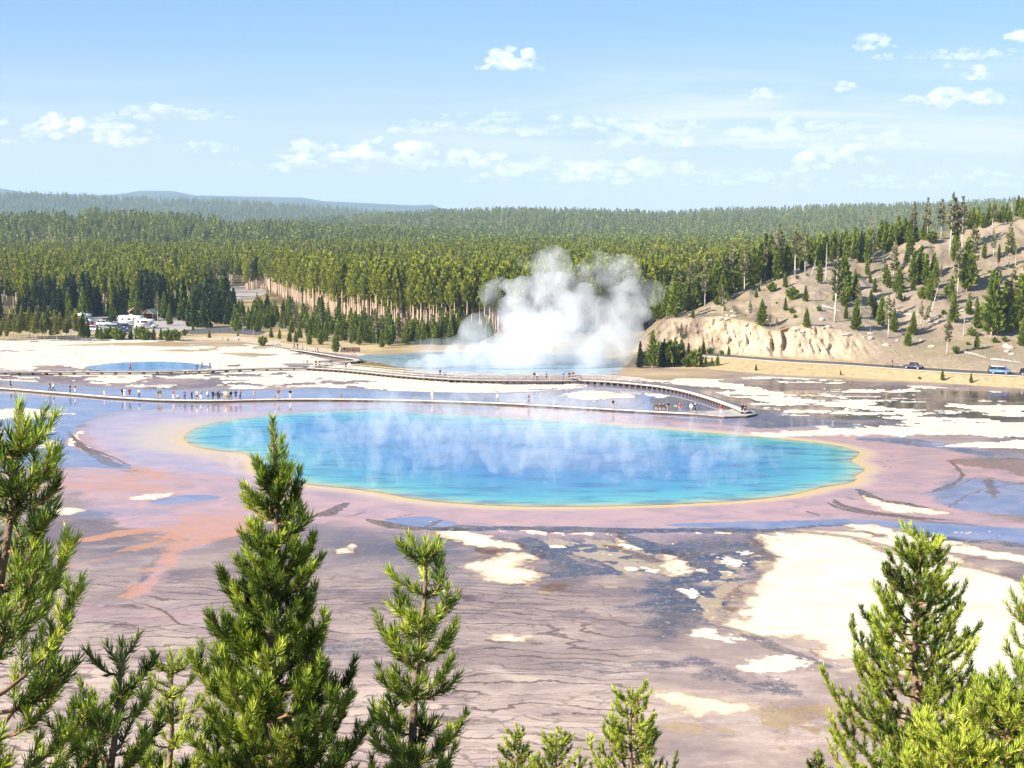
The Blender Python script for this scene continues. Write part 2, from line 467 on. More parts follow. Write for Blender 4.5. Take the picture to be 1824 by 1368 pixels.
# ---- brown edges
brown = np.zeros(GX.shape)
def add_brown(poly, k=0.9, amp=0.5, soft=0.35):
    global brown
    brown = np.maximum(brown, k * sst(inpx(poly, amp, .4, .6, 51), -soft, soft))
add_brown([(575, 916), (605, 900), (622, 896), (612, 908), (585, 920)])
add_brown([(650, 924), (690, 932), (720, 938), (760, 940), (790, 925), (752, 946), (700, 942), (655, 930)], .8)
add_brown([(1525, 872), (1545, 876), (1575, 890), (1620, 895), (1660, 905), (1695, 913), (1640, 904), (1570, 898), (1545, 893)], .9, .3, .25)
add_brown([(1485, 890), (1510, 900), (1540, 910), (1700, 926), (1640, 925), (1540, 916), (1500, 903)], .8, .4, .25)
add_brown([(126, 786), (145, 795), (180, 806), (215, 828), (225, 833), (190, 828), (150, 806)], .75)
add_brown([(1690, 818), (1780, 815), (1860, 822), (1824, 850), (1790, 838), (1720, 830)], .55, 1.0)
add_brown([(1755, 850), (1770, 858), (1775, 885), (1762, 890), (1760, 866)], .7)
add_brown([(1320, 1250), (1450, 1235), (1640, 1300), (1640, 1368), (1500, 1360), (1400, 1310)], .42, 5, 4)
add_brown([(950, 1040), (990, 1035), (1015, 1045), (985, 1058), (955, 1052)], .6, .8, .8)
add_brown([(1060, 965), (1110, 975), (1180, 990), (1170, 1002), (1100, 985)], .7, 1, .6)
add_brown([(845, 975), (880, 980), (920, 985), (890, 990), (850, 985)], .7, .6, .5)
brown = np.maximum(brown, 0.55 * rim * (1 - white) * sst(fbm(GX * .2, GY * .4, 4, 93, .6), -.12, .15) * sst(PY, 860, 940))
white = np.clip(white - 0.8 * brown * (white < 0.99), 0, 1)
white = white * (1 - 0.45 * sst(PY, 1030, 1130) * sst(fbm(GX * .12, GY * .35, 5, 94, .62), 0.10, 0.24))
warm = sst(PY + 240 * n_lo + 120 * flow, 990, 1190)
sed = sst(fbm(GX * .09 + n_lo, GY * .15 - GX * .03 + 2 * n_lo, 6, 95, .62), -0.10, 0.10)

# ---- pink and orange bacterial mats round the pool
sh = shore + 5 * n_lo + 1.5 * n_mid
pink = 0.95 * sst(sh, -2, 2.0) * sst(sh, 26, 7) * sst(PY, 715, 745)
pinkR = inpx([(1530, 790), (1660, 800), (1720, 850), (1690, 890), (1824, 930), (2000, 950), (2000, 962), (1700, 935), (1500, 905), (1440, 890), (1530, 860)], 2, .1, .2, 61)
pink = np.maximum(pink, 0.9 * sst(pinkR, -1.5, 2))
pink = np.maximum(pink, 0.8 * sst(inpx([(1690, 822), (1830, 815), (2000, 830), (2000, 870), (1824, 862), (1720, 845)], 2), -1, 2))
pinkL = inpx([(-200, 838), (100, 832), (240, 836), (440, 850), (560, 900), (620, 925), (440, 940), (420, 960), (330, 985), (270, 1060), (215, 1066), (270, 1000), (300, 950), (200, 930), (130, 880), (0, 900), (-200, 900)], 2.2, .1, .3, 62)
pink = np.maximum(pink, 0.95 * sst(pinkL, -1.5, 2.5))
pink = np.maximum(pink, 0.5 * sst(inpx([(-100, 1060), (200, 1070), (420, 1090), (420, 1120), (200, 1110), (-100, 1120)], 3), -2, 4))
lav = 0.9 * sst(inpx([(140, 775), (170, 745), (300, 728), (480, 718), (700, 722), (1000, 735), (1320, 762), (1280, 768), (1000, 745), (700, 728), (450, 740), (330, 765), (330, 795), (460, 850), (240, 835), (200, 815)], 2, .1, .2, 63), -2, 3)
orange = 0.0 * GX
def add_orange(poly, k=0.85, soft=1.2):
    global orange
    orange = np.maximum(orange, k * sst(inpx(poly, 1.2, .2, .6, 64), -soft, soft))
add_orange([(205, 832), (260, 838), (330, 858), (345, 866), (290, 858), (230, 842)], .9, .6)
add_orange([(300, 918), (400, 905), (440, 925), (420, 955), (350, 970), (300, 1000), (262, 1050), (225, 1064), (268, 1010), (300, 968), (330, 945)], .6)
add_orange([(100, 862), (220, 858), (330, 872), (250, 878), (130, 876)], .6)
add_orange([(240, 945), (330, 940), (420, 950), (360, 962), (260, 960)], .75)
orange *= sst(streak + .3 * n_hi, -0.2, 0.06)
orange = np.maximum(orange, .6 * sst(pinkL, 0, 4) * sst(flow + .3 * n_hi, -.05, .12))
# ---- cream rim
rimw = 2.6 + 5 * n_lo + 1.4 * sst(PY, 840, 880) + 2.4 * sst(PX, 520, 330) * 4.0 * sst(PY, 830, 790)
cream = sst(shore + .8 * n_mid, rimw, rimw * 0.35) * sst(PY, 728, 760)
cream = np.maximum(cream, 0.75 * sst(inpx([(300, 780), (320, 760), (345, 800), (420, 808), (450, 835), (500, 862), (440, 850), (400, 828), (330, 805)], 1), -2, 2))
yellow = 0.85 * sst(shore + 1.4 * n_mid + .8 * n_hi, 2.0, 0.5) * sst(PY, 740, 790)
# ---- channels, drawn as brushed lines
def brush(pts, wid, amp=.5, soft=.35):
    w = px_world(pts); out = []
    for i in range(len(w) - 1):
        p0, p1, p2, p3 = w[max(i - 1, 0)], w[i], w[i + 1], w[min(i + 2, len(w) - 1)]
        for k in range(6):
            t = k / 6; out.append(0.5 * (2 * p1 + (p2 - p0) * t + (2 * p0 - 5 * p1 + 4 * p2 - p3) * t * t + (3 * p1 - p0 - 3 * p2 + p3) * t ** 3))
    out.append(w[-1]); out = np.array(out)
    res = np.zeros(GX.shape)
    lo = out.min(0) - 6; hi = out.max(0) + 6
    s = (GX > lo[0]) & (GX < hi[0]) & (GY > lo[1]) & (GY < hi[1])
    x = GX[s] + 1.3 * n_mid[s] + .8 * n_hi[s]; y = GY[s] + 1.6 * n_mid[s] - .8 * n_hi[s]
    d2 = np.full(x.shape, 1e9); tt = np.zeros(x.shape)
    for i in range(len(out) - 1):
        ex, ey = out[i + 1] - out[i]; wx, wy = x - out[i, 0], y - out[i, 1]
        t = np.clip((wx * ex + wy * ey) / (ex * ex + ey * ey + 1e-9), 0, 1)
        d = (wx - ex * t) ** 2 + (wy - ey * t) ** 2
        m = d < d2; d2[m] = d[m]; tt[m] = (i + t[m]) / (len(out) - 1)
    ww = wid * (.45 + .55 * np.sin(np.pi * np.clip(tt * .9 + .05, 0, 1))) * (1 + amp * 2 * n_mid[s])
    res[s] = sst(np.sqrt(d2) - ww * .5, soft, -soft)
    return res
for pts, wd, k in [([(120, 767), (135, 785), (160, 800), (195, 815), (224, 830)], 1.6, .9), ([(1527, 872), (1545, 880), (1556, 893), (1590, 903), (1640, 912), (1692, 918)], 1.8, .95), ([(1483, 890), (1500, 898), (1530, 906), (1590, 918), (1645, 925)], 1.4, .9), ([(1473, 894), (1520, 911), (1562, 918)], .9, .8),
                   ([(1690, 820), (1712, 845), (1700, 860), (1660, 876)], 1.4, .85), ([(1755, 855), (1766, 870), (1774, 886)], 1.6, .9), ([(1690, 905), (1720, 885), (1765, 868), (1830, 860)], 1.0, .7), ([(1640, 880), (1690, 870), (1740, 850)], .9, .7), ([(1660, 890), (1720, 878)], .8, .7),
                   ([(1574, 818), (1600, 822)], .6, .7), ([(1566, 829), (1592, 833)], .6, .7), ([(1568, 840), (1590, 842)], .5, .7), ([(1574, 846), (1594, 848)], .5, .6), ([(1440, 910), (1462, 918)], .9, .8), ([(1498, 884), (1520, 889)], .9, .8),
                   ([(570, 918), (598, 905), (622, 896)], 2.0, .9), ([(650, 925), (690, 931), (720, 939), (760, 938), (785, 926)], 1.6, .9), ([(620, 920), (650, 912)], .8, .7), ([(700, 922), (745, 915)], .8, .7), ([(230, 1068), (290, 1085), (330, 1110), (405, 1120)], .45, .8), ([(110, 1117), (220, 1112), (320, 1124), (410, 1130)], .4, .8),
                   ([(600, 1126), (660, 1120), (730, 1124), (800, 1112)], .4, .8), ([(620, 1170), (720, 1160), (830, 1172), (900, 1160)], .35, .7), ([(830, 1100), (870, 1088), (930, 1096), (960, 1080)], .4, .8), ([(840, 1110), (900, 1120), (960, 1112), (1010, 1122)], .35, .8),
                   ([(100, 1046), (180, 1040), (270, 1046), (400, 1038)], .35, .7), ([(100, 1030), (200, 1026), (262, 1032)], .35, .7)]:
    brown = np.maximum(brown, k * brush(pts, wd * .62, .9, .22))
darkb = np.zeros(GX.shape)
for pts, wd, k in [([(690, 931), (830, 940), (1000, 943), (1180, 946), (1380, 941), (1500, 931)], 3.0, .9), ([(1330, 945), (1368, 1000), (1350, 1022), (1322, 1060), (1292, 1095), (1276, 1112)], 1.5, .55), ([(1400, 946), (1500, 955), (1600, 982), (1700, 1006), (1824, 1034), (1960, 1060)], 2.4, .6),
                   ([(940, 960), (985, 990), (1040, 1012), (1100, 1020)], 3.0, .8), ([(1110, 955), (1170, 975), (1230, 985), (1270, 1020)], 3.4, .85), ([(1255, 1110), (1330, 1130), (1400, 1160), (1480, 1190)], 1.6, .6), ([(220, 1060), (262, 1020), (285, 985)], 1.2, .6), ([(620, 1000), (690, 975), (720, 950)], 1.4, .5), ([(600, 1010), (660, 1000), (720, 1005)], 1.2, .5)]:
    darkb = np.maximum(darkb, k * brush(pts, wd, .9))
for pts, wd, k in [([(224, 830), (260, 839), (300, 852), (345, 868)], 2.2, .9), ([(440, 930), (420, 948), (350, 965), (310, 978), (295, 1000), (280, 1022), (252, 1046), (224, 1063)], 3.2, .75), ([(400, 880), (300, 905), (180, 920)], 1.6, .7), ([(430, 905), (340, 935), (240, 947), (150, 962)], 2.4, .85), ([(430, 925), (330, 950), (220, 985), (110, 1012)], 2.0, .6),
                   ([(100, 870), (200, 862), (330, 872)], 2.0, .7), ([(1700, 826), (1780, 832), (1860, 840)], 2.5, .7), ([(680, 905), (760, 918), (900, 926), (1100, 930)], 1.2, .45)]:
    orange = np.maximum(orange, 1.0 * k * brush(pts, wd, 1.2, .7) * sst(flow + .4 * n_hi, -.2, .1))
tanp = np.zeros(GX.shape)
for pts, wd in [([(985, 962), (1020, 975), (1052, 992)], 3.0), ([(1080, 958), (1110, 985), (1145, 1008), (1158, 1032)], 6.0), ([(1235, 985), (1290, 1000), (1335, 1014)], 4.0), ([(1230, 1010), (1290, 1030), (1310, 1050)], 4.0), ([(1040, 1048), (1070, 1052), (1092, 1046)], 2.5), ([(940, 1046), (960, 1036), (1000, 1040), (1004, 1054), (960, 1056)], 1.6), ([(1270, 1055), (1290, 1075), (1255, 1100)], 3.0), ([(1380, 1275), (1500, 1290), (1620, 1330)], 7.0), ([(1190, 1290), (1300, 1310), (1420, 1350)], 2.0)]:
    tanp = np.maximum(tanp, .85 * brush(pts, wd, 1.0, .5) * sst(n_hi + .4 * n_mid, -.1, .1))
dark = np.maximum(dark, darkb)
white = np.clip(white * (1 - 0.9 * np.maximum(brown * (brown > .56), 0.9 * darkb)), 0, 1)
near = sst(PY, 845, 870)
hard = white.copy(); soft_ = np.where(sint > .02, 0, hard)             # patches with an outline of their own are drawn from 'sinter' when near
white = hard * (1 - near) + np.maximum(soft_, 0) * near
pink *= 1 - .8 * darkb
tanp *= 1 - .8 * darkb
# ---- sheets of still blue water
blue = np.zeros(GX.shape)
def add_blue(poly, k=1.0, amp=1.5, soft=1.5, sx=.1, sy=.2):
    global blue
    blue = np.maximum(blue, k * sst(inpx(poly, amp, sx, sy, 71), -soft, soft))
add_blue([(-300, 700), (0, 705), (200, 712), (330, 722), (200, 735), (140, 765), (125, 790), (180, 812), (230, 834), (100, 832), (-300, 836)], .9)
add_blue([(0, 680), (200, 690), (440, 696), (600, 690), (760, 698), (1000, 690), (1100, 682), (1230, 700), (1320, 730), (1330, 760), (1100, 738), (800, 716), (450, 714), (280, 711), (100, 698)], .7)
add_blue([(1330, 728), (1420, 742), (1560, 760), (1420, 762), (1330, 760)], .95)
add_blue([(1560, 778), (1640, 782), (1740, 800), (1860, 820), (1760, 815), (1640, 795), (1520, 783)], .95)
add_blue([(1650, 870), (1720, 850), (1824, 862), (2000, 870), (2000, 940), (1824, 922), (1700, 905)], .75)
add_blue([(690, 925), (760, 920), (820, 935), (740, 938)], .9, .6, .6)
add_blue([(1180, 935), (1400, 925), (1560, 925), (1824, 942), (2000, 955), (2000, 975), (1800, 968), (1640, 950), (1500, 936), (1350, 942)], .85, .8, 1)
add_blue([(260, 893), (340, 880), (410, 885), (360, 893), (290, 899)], .85, .8, .8)
add_blue([(130, 905), (300, 905), (330, 915), (200, 925), (130, 920)], .5, 1, 1)
opal = inpx([(150, 656), (175, 650), (230, 645), (300, 644), (350, 648), (380, 654), (330, 659), (200, 661)], 0)
crater = inpx([(640, 634), (700, 630), (800, 627), (1000, 630), (1100, 640), (1110, 655), (1080, 668), (900, 668), (800, 668), (730, 660), (680, 648), (640, 642)], 0)

wet = 1 - np.clip(np.maximum(np.maximum(white, sint * near) * 1.1, tanm), 0, 1)
still = np.clip(np.maximum.reduce([blue, 0.9 * lav, 0.9 * sst(PY, 770, 735) * sst(PY, 688, 700), 0.55 * pink]), 0, 1) * wet

# terracettes: low dams that run across the outflow, in world space
wx = GX * 0.085 + 1.2 * n_lo; wy = GY * 0.40 + 3.0 * n_lo + 0.8 * n_mid + 0.03 * GX
lines_zone = sst(PY, 990, 1060) * sst(PX, 1260, 1050) * wet * (1 - sst(pinkL, 0, 3))

GZ = 0.05 * white + 0.02 * n_mid * (1 - still)
GZ = GZ * np.clip(1 - sst(-shore, -0.5, 0.5), 0, 1)
GZ -= 0.35 * sst(-shore, -0.2, 1.5)                     # the basin under the pool's water
GZ -= 0.5 * sst(opal, 0, 1) + 0.6 * sst(crater, 0, 1.5)

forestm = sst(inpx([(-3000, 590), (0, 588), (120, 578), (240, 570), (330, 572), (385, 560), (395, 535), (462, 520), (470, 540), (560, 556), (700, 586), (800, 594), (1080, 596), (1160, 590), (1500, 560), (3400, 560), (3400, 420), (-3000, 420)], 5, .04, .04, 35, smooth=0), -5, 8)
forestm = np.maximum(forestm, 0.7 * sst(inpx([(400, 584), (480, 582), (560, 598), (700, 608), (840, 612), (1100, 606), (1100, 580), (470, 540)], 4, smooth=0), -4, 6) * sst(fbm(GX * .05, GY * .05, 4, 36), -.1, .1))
ground = np_mesh("ground", np.stack([GX, GY, GZ], -1).reshape(-1, 3), grid_faces(*GX.shape)[:, ::-1], smooth=True)
structure(ground)
if ground.data.polygons[5].normal.z < 0: ground.data.flip_normals()
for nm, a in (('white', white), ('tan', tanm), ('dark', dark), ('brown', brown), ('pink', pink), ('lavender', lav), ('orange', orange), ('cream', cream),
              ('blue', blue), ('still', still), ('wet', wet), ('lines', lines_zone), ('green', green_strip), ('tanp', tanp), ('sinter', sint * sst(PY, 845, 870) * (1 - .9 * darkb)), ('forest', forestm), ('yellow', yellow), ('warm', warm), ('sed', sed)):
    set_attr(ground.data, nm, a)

gm = bpy.data.materials.new("thermal_ground"); gm.use_nodes = True
G = NT(gm.node_tree); gp = gm.node_tree.nodes['Principled BSDF']
pos = G.n('ShaderNodeNewGeometry').outputs['Position']
A = lambda n: G.attr(n).outputs['Fac']
nz_big = G.noise(G.mapping(pos, (0.06, 0.08, 1)), 1.0, 6, 0.62)
nz_str = G.noise(G.mapping(pos, (0.20, 0.26, 1), (0, 0, 0.3)), 1.0, 6, 0.62, 0.7)
nz_fine = G.noise(G.mapping(pos, (1.3, 0.95, 1)), 1.0, 5, 0.65)
nz_grit = G.noise(G.mapping(pos, (4.5, 3.4, 1)), 1.0, 3, 0.7)
c0 = G.mix(A('sed'), (0.150, 0.112, 0.112), (0.32, 0.235, 0.198))
c1 = G.mix(A('sed'), (0.33, 0.245, 0.205), (0.54, 0.415, 0.335))
c = G.mix(A('warm'), c0, c1)
c = G.mix(G.math('MULTIPLY', G.ss(nz_big, 0.35, 0.7), 0.35), c, (0.40, 0.29, 0.26))
c = G.mix(G.math('MULTIPLY', G.ss(nz_grit, 0.5, 0.8), 0.5), c, (0.16, 0.11, 0.10))
c = G.mix(G.math('MULTIPLY', G.ss(nz_str, 0.5, 0.72), 0.5), c, (0.19, 0.15, 0.16))
c = G.mix(G.math('MULTIPLY', G.ss(nz_fine, 0.52, 0.75), 0.35), c, (0.58, 0.47, 0.42))
xyz_ = G.n('ShaderNodeSeparateXYZ', {0: pos})
wn1 = G.noise(G.mapping(pos, (0.028, 0.07, 1)), 1.0, 3, 0.5)
wn2 = G.noise(G.mapping(pos, (0.22, 0.35, 1), (0, 0, 0), (5, 2, 0)), 1.0, 4, 0.6)
fld = G.math('ADD', G.math('ADD', G.math('MULTIPLY', xyz_.outputs[1], 0.46), G.math('MULTIPLY', xyz_.outputs[0], 0.035)), G.math('ADD', G.math('MULTIPLY', wn1, 9.0), G.math('MULTIPLY', wn2, 2.2)))
tri_ = G.math('ABSOLUTE', G.math('SUBTRACT', G.math('FRACT', fld), 0.5))
brk = G.noise(G.mapping(pos, (0.06, 0.22, 1), (0, 0, 0), (9, 4, 0)), 1.0, 3, 0.5)
terr = G.math('MULTIPLY', G.ss(tri_, 0.12, 0.05), G.ss(brk, 0.36, 0.52))
warp = G.n('ShaderNodeVectorMath', {0: G.mapping(pos, (0.11, 0.42, 1)), 1: G.n('ShaderNodeVectorMath', {0: G.n('ShaderNodeTexNoise', {'Vector': G.mapping(pos, (0.12, 0.3, 1)), 'Scale': 1.0, 'Detail': 4.0}).outputs[1], 1: (0.9, 1.6, 0)}, operation='MULTIPLY').outputs[0]}).outputs[0]
v1 = G.n('ShaderNodeTexVoronoi', {'Vector': warp, 'Scale': 1.0, 'Randomness': 0.9}, feature='DISTANCE_TO_EDGE').outputs[0]
v2 = G.n('ShaderNodeTexVoronoi', {'Vector': G.mapping(warp, (3.6, 2.1, 1)), 'Scale': 1.0}, feature='DISTANCE_TO_EDGE').outputs[0]
ln = G.math('MAXIMUM', G.math('MULTIPLY', terr, 0.8), G.math('MULTIPLY', G.ss(v2, 0.055, 0.0), G.math('MULTIPLY', G.ss(brk, 0.62, 0.42), 0.62)))
ln = G.math('MULTIPLY', ln, A('lines'))
vc1 = G.n('ShaderNodeSeparateXYZ', {0: G.n('ShaderNodeTexVoronoi', {'Vector': warp, 'Scale': 1.0, 'Randomness': 1.0}).outputs[1]}).outputs[0]
vc2 = G.n('ShaderNodeSeparateXYZ', {0: G.n('ShaderNodeTexVoronoi', {'Vector': G.mapping(warp, (2.9, 2.6, 1), (0, 0, 0), (3, 1, 0)), 'Scale': 1.0, 'Randomness': 1.0}).outputs[1]}).outputs[0]
tone = G.math('ADD', G.math('MULTIPLY', vc1, 0.55), G.math('MULTIPLY', vc2, 0.45))
c = G.mix(G.math('MULTIPLY', G.math('MULTIPLY', G.ss(tone, 0.25, 0.8), 0.38), A('wet')), c, G.mix(A('warm'), (0.13, 0.10, 0.125), (0.24, 0.165, 0.15)))
c = G.mix(G.math('MULTIPLY', ln, 0.9), c, (0.075, 0.045, 0.038))
jit = G.math('ADD', G.math('MULTIPLY', G.math('SUBTRACT', nz_fine, 0.5), 1.1), G.math('MULTIPLY', G.math('SUBTRACT', nz_grit, 0.5), 0.7))
def crisp(n, k=1.0, a=0.36, b=0.64):
    return G.ss(G.math('ADD', A(n), G.math('MULTIPLY', jit, k)), a, b)
dk = G.mix(G.ss(nz_str, 0.42, 0.66), (0.035, 0.036, 0.066), (0.12, 0.082, 0.055))
dk = G.mix(G.ss(nz_fine, 0.45, 0.75), dk, (0.20, 0.16, 0.15))
dk = G.mix(G.math('MULTIPLY', G.ss(nz_grit, 0.55, 0.72), 0.6), dk, (0.02, 0.018, 0.025))
c = G.mix(crisp('dark', 1.1, 0.24, 0.86), c, dk)
flk = G.ss(G.math('ADD', G.math('MULTIPLY', nz_grit, 0.45), G.math('MULTIPLY', nz_fine, 0.55)), 0.60, 0.645)
c = G.mix(G.math('MULTIPLY', flk, G.ss(A('dark'), 0.35, 0.7)), c, (0.60, 0.53, 0.42))
c = G.mix(crisp('pink', 0.45, 0.2, 0.8), c, G.mix(G.ss(nz_str, 0.35, 0.7), (0.47, 0.275, 0.245), (0.32, 0.205, 0.205)))
c = G.mix(G.math('MULTIPLY', A('lavender'), 0.9), c, G.mix(G.ss(nz_str, 0.3, 0.75), (0.48, 0.33, 0.345), (0.31, 0.24, 0.29)))
c = G.mix(G.math('MULTIPLY', crisp('orange', 0.7, 0.15, 0.75), 0.85), c, G.mix(nz_fine, (0.42, 0.165, 0.075), (0.56, 0.285, 0.155)))
c = G.mix(crisp('blue', 0.5, 0.25, 0.85), c, G.mix(G.ss(nz_str, 0.35, 0.65), (0.125, 0.145, 0.25), (0.24, 0.225, 0.295)))
c = G.mix(A('cream'), c, G.mix(nz_fine, (0.50, 0.34, 0.19), (0.60, 0.44, 0.29)))
c = G.mix(A('yellow'), c, G.mix(nz_fine, (0.54, 0.35, 0.10), (0.62, 0.45, 0.19)))
c = G.mix(crisp('tanp', 0.9, 0.35, 0.65), c, G.mix(nz_fine, (0.24, 0.165, 0.095), (0.50, 0.37, 0.23)))
c = G.mix(G.math('MULTIPLY', crisp('brown', 0.6, 0.25, 0.7), 0.95), c, G.mix(G.ss(nz_fine, .35, .75), (0.075, 0.038, 0.022), (0.25, 0.14, 0.06)))
tanc = G.mix(G.ss(nz_big, 0.35, 0.65), (0.34, 0.25, 0.13), (0.50, 0.385, 0.23))
tanc = G.mix(G.math('MULTIPLY', G.ss(nz_fine, 0.45, 0.7), 0.5), tanc, (0.26, 0.22, 0.09))
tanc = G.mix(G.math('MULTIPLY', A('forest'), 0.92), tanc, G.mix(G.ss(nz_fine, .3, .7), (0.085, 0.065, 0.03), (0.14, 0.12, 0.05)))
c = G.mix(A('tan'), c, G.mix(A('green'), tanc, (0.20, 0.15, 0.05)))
wcol = G.mix(G.ss(nz_str, 0.4, 0.75), (0.66, 0.60, 0.48), (0.56, 0.475, 0.36))
sv = G.math('ADD', A('sinter'), G.math('MULTIPLY', jit, 0.75))
c = G.mix(G.math('MULTIPLY', G.ss(sv, 0.22, 0.5), 0.8), c, G.mix(nz_fine, (0.25, 0.175, 0.11), (0.56, 0.44, 0.30)))
c = G.mix(G.ss(sv, 0.46, 0.72), c, G.mix(G.math('MULTIPLY', G.ss(A('sinter'), 1.0, 0.75), 0.6), wcol, (0.58, 0.47, 0.32)))
c = G.mix(crisp('white', 0.55, 0.40, 0.60), c, G.mix(G.ss(nz_str, 0.4, 0.75), (0.66, 0.60, 0.48), (0.54, 0.455, 0.34)))
G.l.new(c, gp.inputs['Base Color'])
rough = G.math('SUBTRACT', 0.92, G.math('MULTIPLY', A('wet'), 0.52))
rough = G.math('SUBTRACT', rough, G.math('MULTIPLY', G.math('MAXIMUM', A('still'), G.math('MULTIPLY', A('dark'), 0.6)), 0.35), clamp=True)
G.l.new(rough, gp.inputs['Roughness'])
gp.inputs['IOR'].default_value = 1.33
G.l.new(G.math('ADD', 0.06, G.math('MULTIPLY', G.math('ADD', G.math('MULTIPLY', A('still'), 0.85), G.math('ADD', G.math('MULTIPLY', A('wet'), 0.13), G.math('MULTIPLY', A('dark'), 0.5))), 0.42)), gp.inputs['Specular IOR Level'])
bh = G.math('ADD', G.math('MULTIPLY', nz_fine, G.math('SUBTRACT', 1.0, A('still'))), G.math('MULTIPLY', ln, 1.5))
G.l.new(G.n('ShaderNodeBump', {'Height': bh, 'Strength': 0.25, 'Distance': 0.08}).outputs[0], gp.inputs['Normal'])
ground.data.materials.append(gm)


# ------------------------------------------------------------------ pool waters
def water_sheet(name, poly_w, z, cmat, res=1.2):
    lo = poly_w.min(0); hi = poly_w.max(0)
    me = bpy.data.meshes.new(name)
    bm = bmesh.new()
    vs = [bm.verts.new((p[0], p[1], z)) for p in poly_w]
    f = bm.faces.new(vs)
    bmesh.ops.triangulate(bm, faces=[f])
    bm.to_mesh(me); bm.free()
    o = link(bpy.data.objects.new(name, me))
    if me.polygons[0].normal.z < 0: me.flip_normals()
    me.materials.append(cmat)
    return structure(o)

def fan_water(name, poly, z, mat, rings=26):
    """concentric rings from the shore to the middle: every vertex knows its distance to the shore"""
    n = len(poly); c = poly.mean(0)
    V = []; D = []
    for i in range(rings + 1):
        s = 1 - (i / rings)
        ring = c + (poly - c) * (s ** 1.25 if i < rings else 0.002)
        V.append(ring)
    V = np.concatenate(V)
    D = np.maximum(sdf(V[:, 0], V[:, 1], poly, 1.0), 0)
    i = np.arange((rings + 1) * n).reshape(rings + 1, n)
    j = np.roll(i, -1, 1)
    F = np.stack([i[:-1], j[:-1], j[1:], i[1:]], -1).reshape(-1, 4)
    o = np_mesh(name, np.column_stack([V, np.full(len(V), z)]), F, mat, smooth=True)
    if o.data.polygons[0].normal.z < 0: o.data.flip_normals()
    set_attr(o.data, 'depth', D)
    return structure(o)

def water_mat(name, ramp, w, gloss=0.10, wave=0.30):
    m = bpy.data.materials.new(name); m.use_nodes = True
    t = NT(m.node_tree); p = m.node_tree.nodes['Principled BSDF']
    ps = t.n('ShaderNodeNewGeometry').outputs['Position']
    d = t.attr('depth').outputs['Fac']
    nz = t.noise(t.mapping(ps, (0.10, 0.14, 1)), 1.0, 4, 0.55)
    d2 = t.math('ADD', d, t.math('MULTIPLY', t.math('SUBTRACT', nz, 0.5), t.math('MINIMUM', t.math('MULTIPLY', d, 0.9), 12.0)))
    cr = t.n('ShaderNodeValToRGB', {0: t.math('DIVIDE', d2, w)})
    e = cr.color_ramp
    e.elements[0].position, e.elements[0].color = ramp[0][0], (*ramp[0][1], 1)
    e.elements[1].position, e.elements[1].color = ramp[-1][0], (*ramp[-1][1], 1)
    for q, cc in ramp[1:-1]:
        x = e.elements.new(q); x.color = (*cc, 1)
    st = t.noise(t.mapping(ps, (0.14, 0.42, 1)), 1.0, 5, 0.62)
    t.l.new(t.mix(t.math('MULTIPLY', t.ss(st, 0.44, 0.66), 0.65), cr.outputs[0], (0.012, 0.075, 0.20)), p.inputs['Base Color'])
    p.inputs['Roughness'].default_value = gloss
    p.inputs['Specular IOR Level'].default_value = 0.22
    p.inputs['IOR'].default_value = 1.33
    wv = t.noise(t.mapping(ps, (0.8, 1.6, 1)), 1.0, 3, 0.6)
    t.l.new(t.n('ShaderNodeBump', {'Height': wv, 'Strength': wave, 'Distance': 0.06}).outputs[0], p.inputs['Normal'])
    return m

pool_mat = water_mat("pool_water", [(0.0, (0.44, 0.36, 0.14)), (0.035, (0.26, 0.42, 0.28)), (0.10, (0.085, 0.36, 0.37)), (0.28, (0.045, 0.255, 0.36)), (0.55, (0.02, 0.165, 0.355)), (1.0, (0.016, 0.125, 0.325))], 34.0)
fan_water("pool_water", POOLW, 0.012, pool_mat)
opal_mat = water_mat("small_pool_water", [(0.0, (0.30, 0.33, 0.40)), (0.3, (0.14, 0.27, 0.44)), (1.0, (0.07, 0.22, 0.42))], 10.0)
fan_water("small_pool_water", px_world(smooth_poly([(150, 656), (175, 650), (230, 645), (300, 644), (350, 648), (380, 654), (330, 659), (200, 661)], 4)), 0.012, opal_mat, 14)
crater_mat = water_mat("crater_water", [(0.0, (0.50, 0.50, 0.45)), (0.2, (0.34, 0.44, 0.50)), (1.0, (0.26, 0.40, 0.52))], 14.0)
fan_water("crater_water", px_world(smooth_poly([(640, 634), (700, 630), (800, 627), (1000, 630), (1100, 640), (1110, 655), (1080, 668), (900, 668), (800, 668), (730, 660), (680, 648), (640, 642)], 4)), 0.012, crater_mat, 14)

# ------------------------------------------------------------------ the slope the viewer stands on (below the picture)
sxs = np.linspace(-140, 140, 60); sys_ = np.concatenate([np.linspace(-60, -4, 10), np.linspace(-3, 52, 50)])
SX, SY = np.meshgrid(sxs, sys_)
def slope_z(x, y):
    y = np.asarray(y, float)
    return np.where(y < 0, CAM_H - 1.7 - 0.05 * y, (CAM_H - 1.7) - 0.72 * np.maximum(y - 0.6, 0)) 
SZ = np.maximum(slope_z(SX, SY) + 0.5 * fbm(SX * .12, SY * .12, 4, 91) * sst(SY, 1, 8), -0.6)
hs = np_mesh("hillside", np.stack([SX, SY, SZ], -1).reshape(-1, 3), grid_faces(*SX.shape), simple_mat("slope_soil", (0.30, 0.23, 0.14), 0.95, 0.35, 0.6, coords='Object', bump=0.5), smooth=True)
if hs.data.polygons[5].normal.z < 0: hs.data.flip_normals()
structure(hs)

# ================================================================== TERRAIN
def interp(tab, x):
    t = np.array(tab, float)
    return np.interp(x, t[:, 0], t[:, 1])

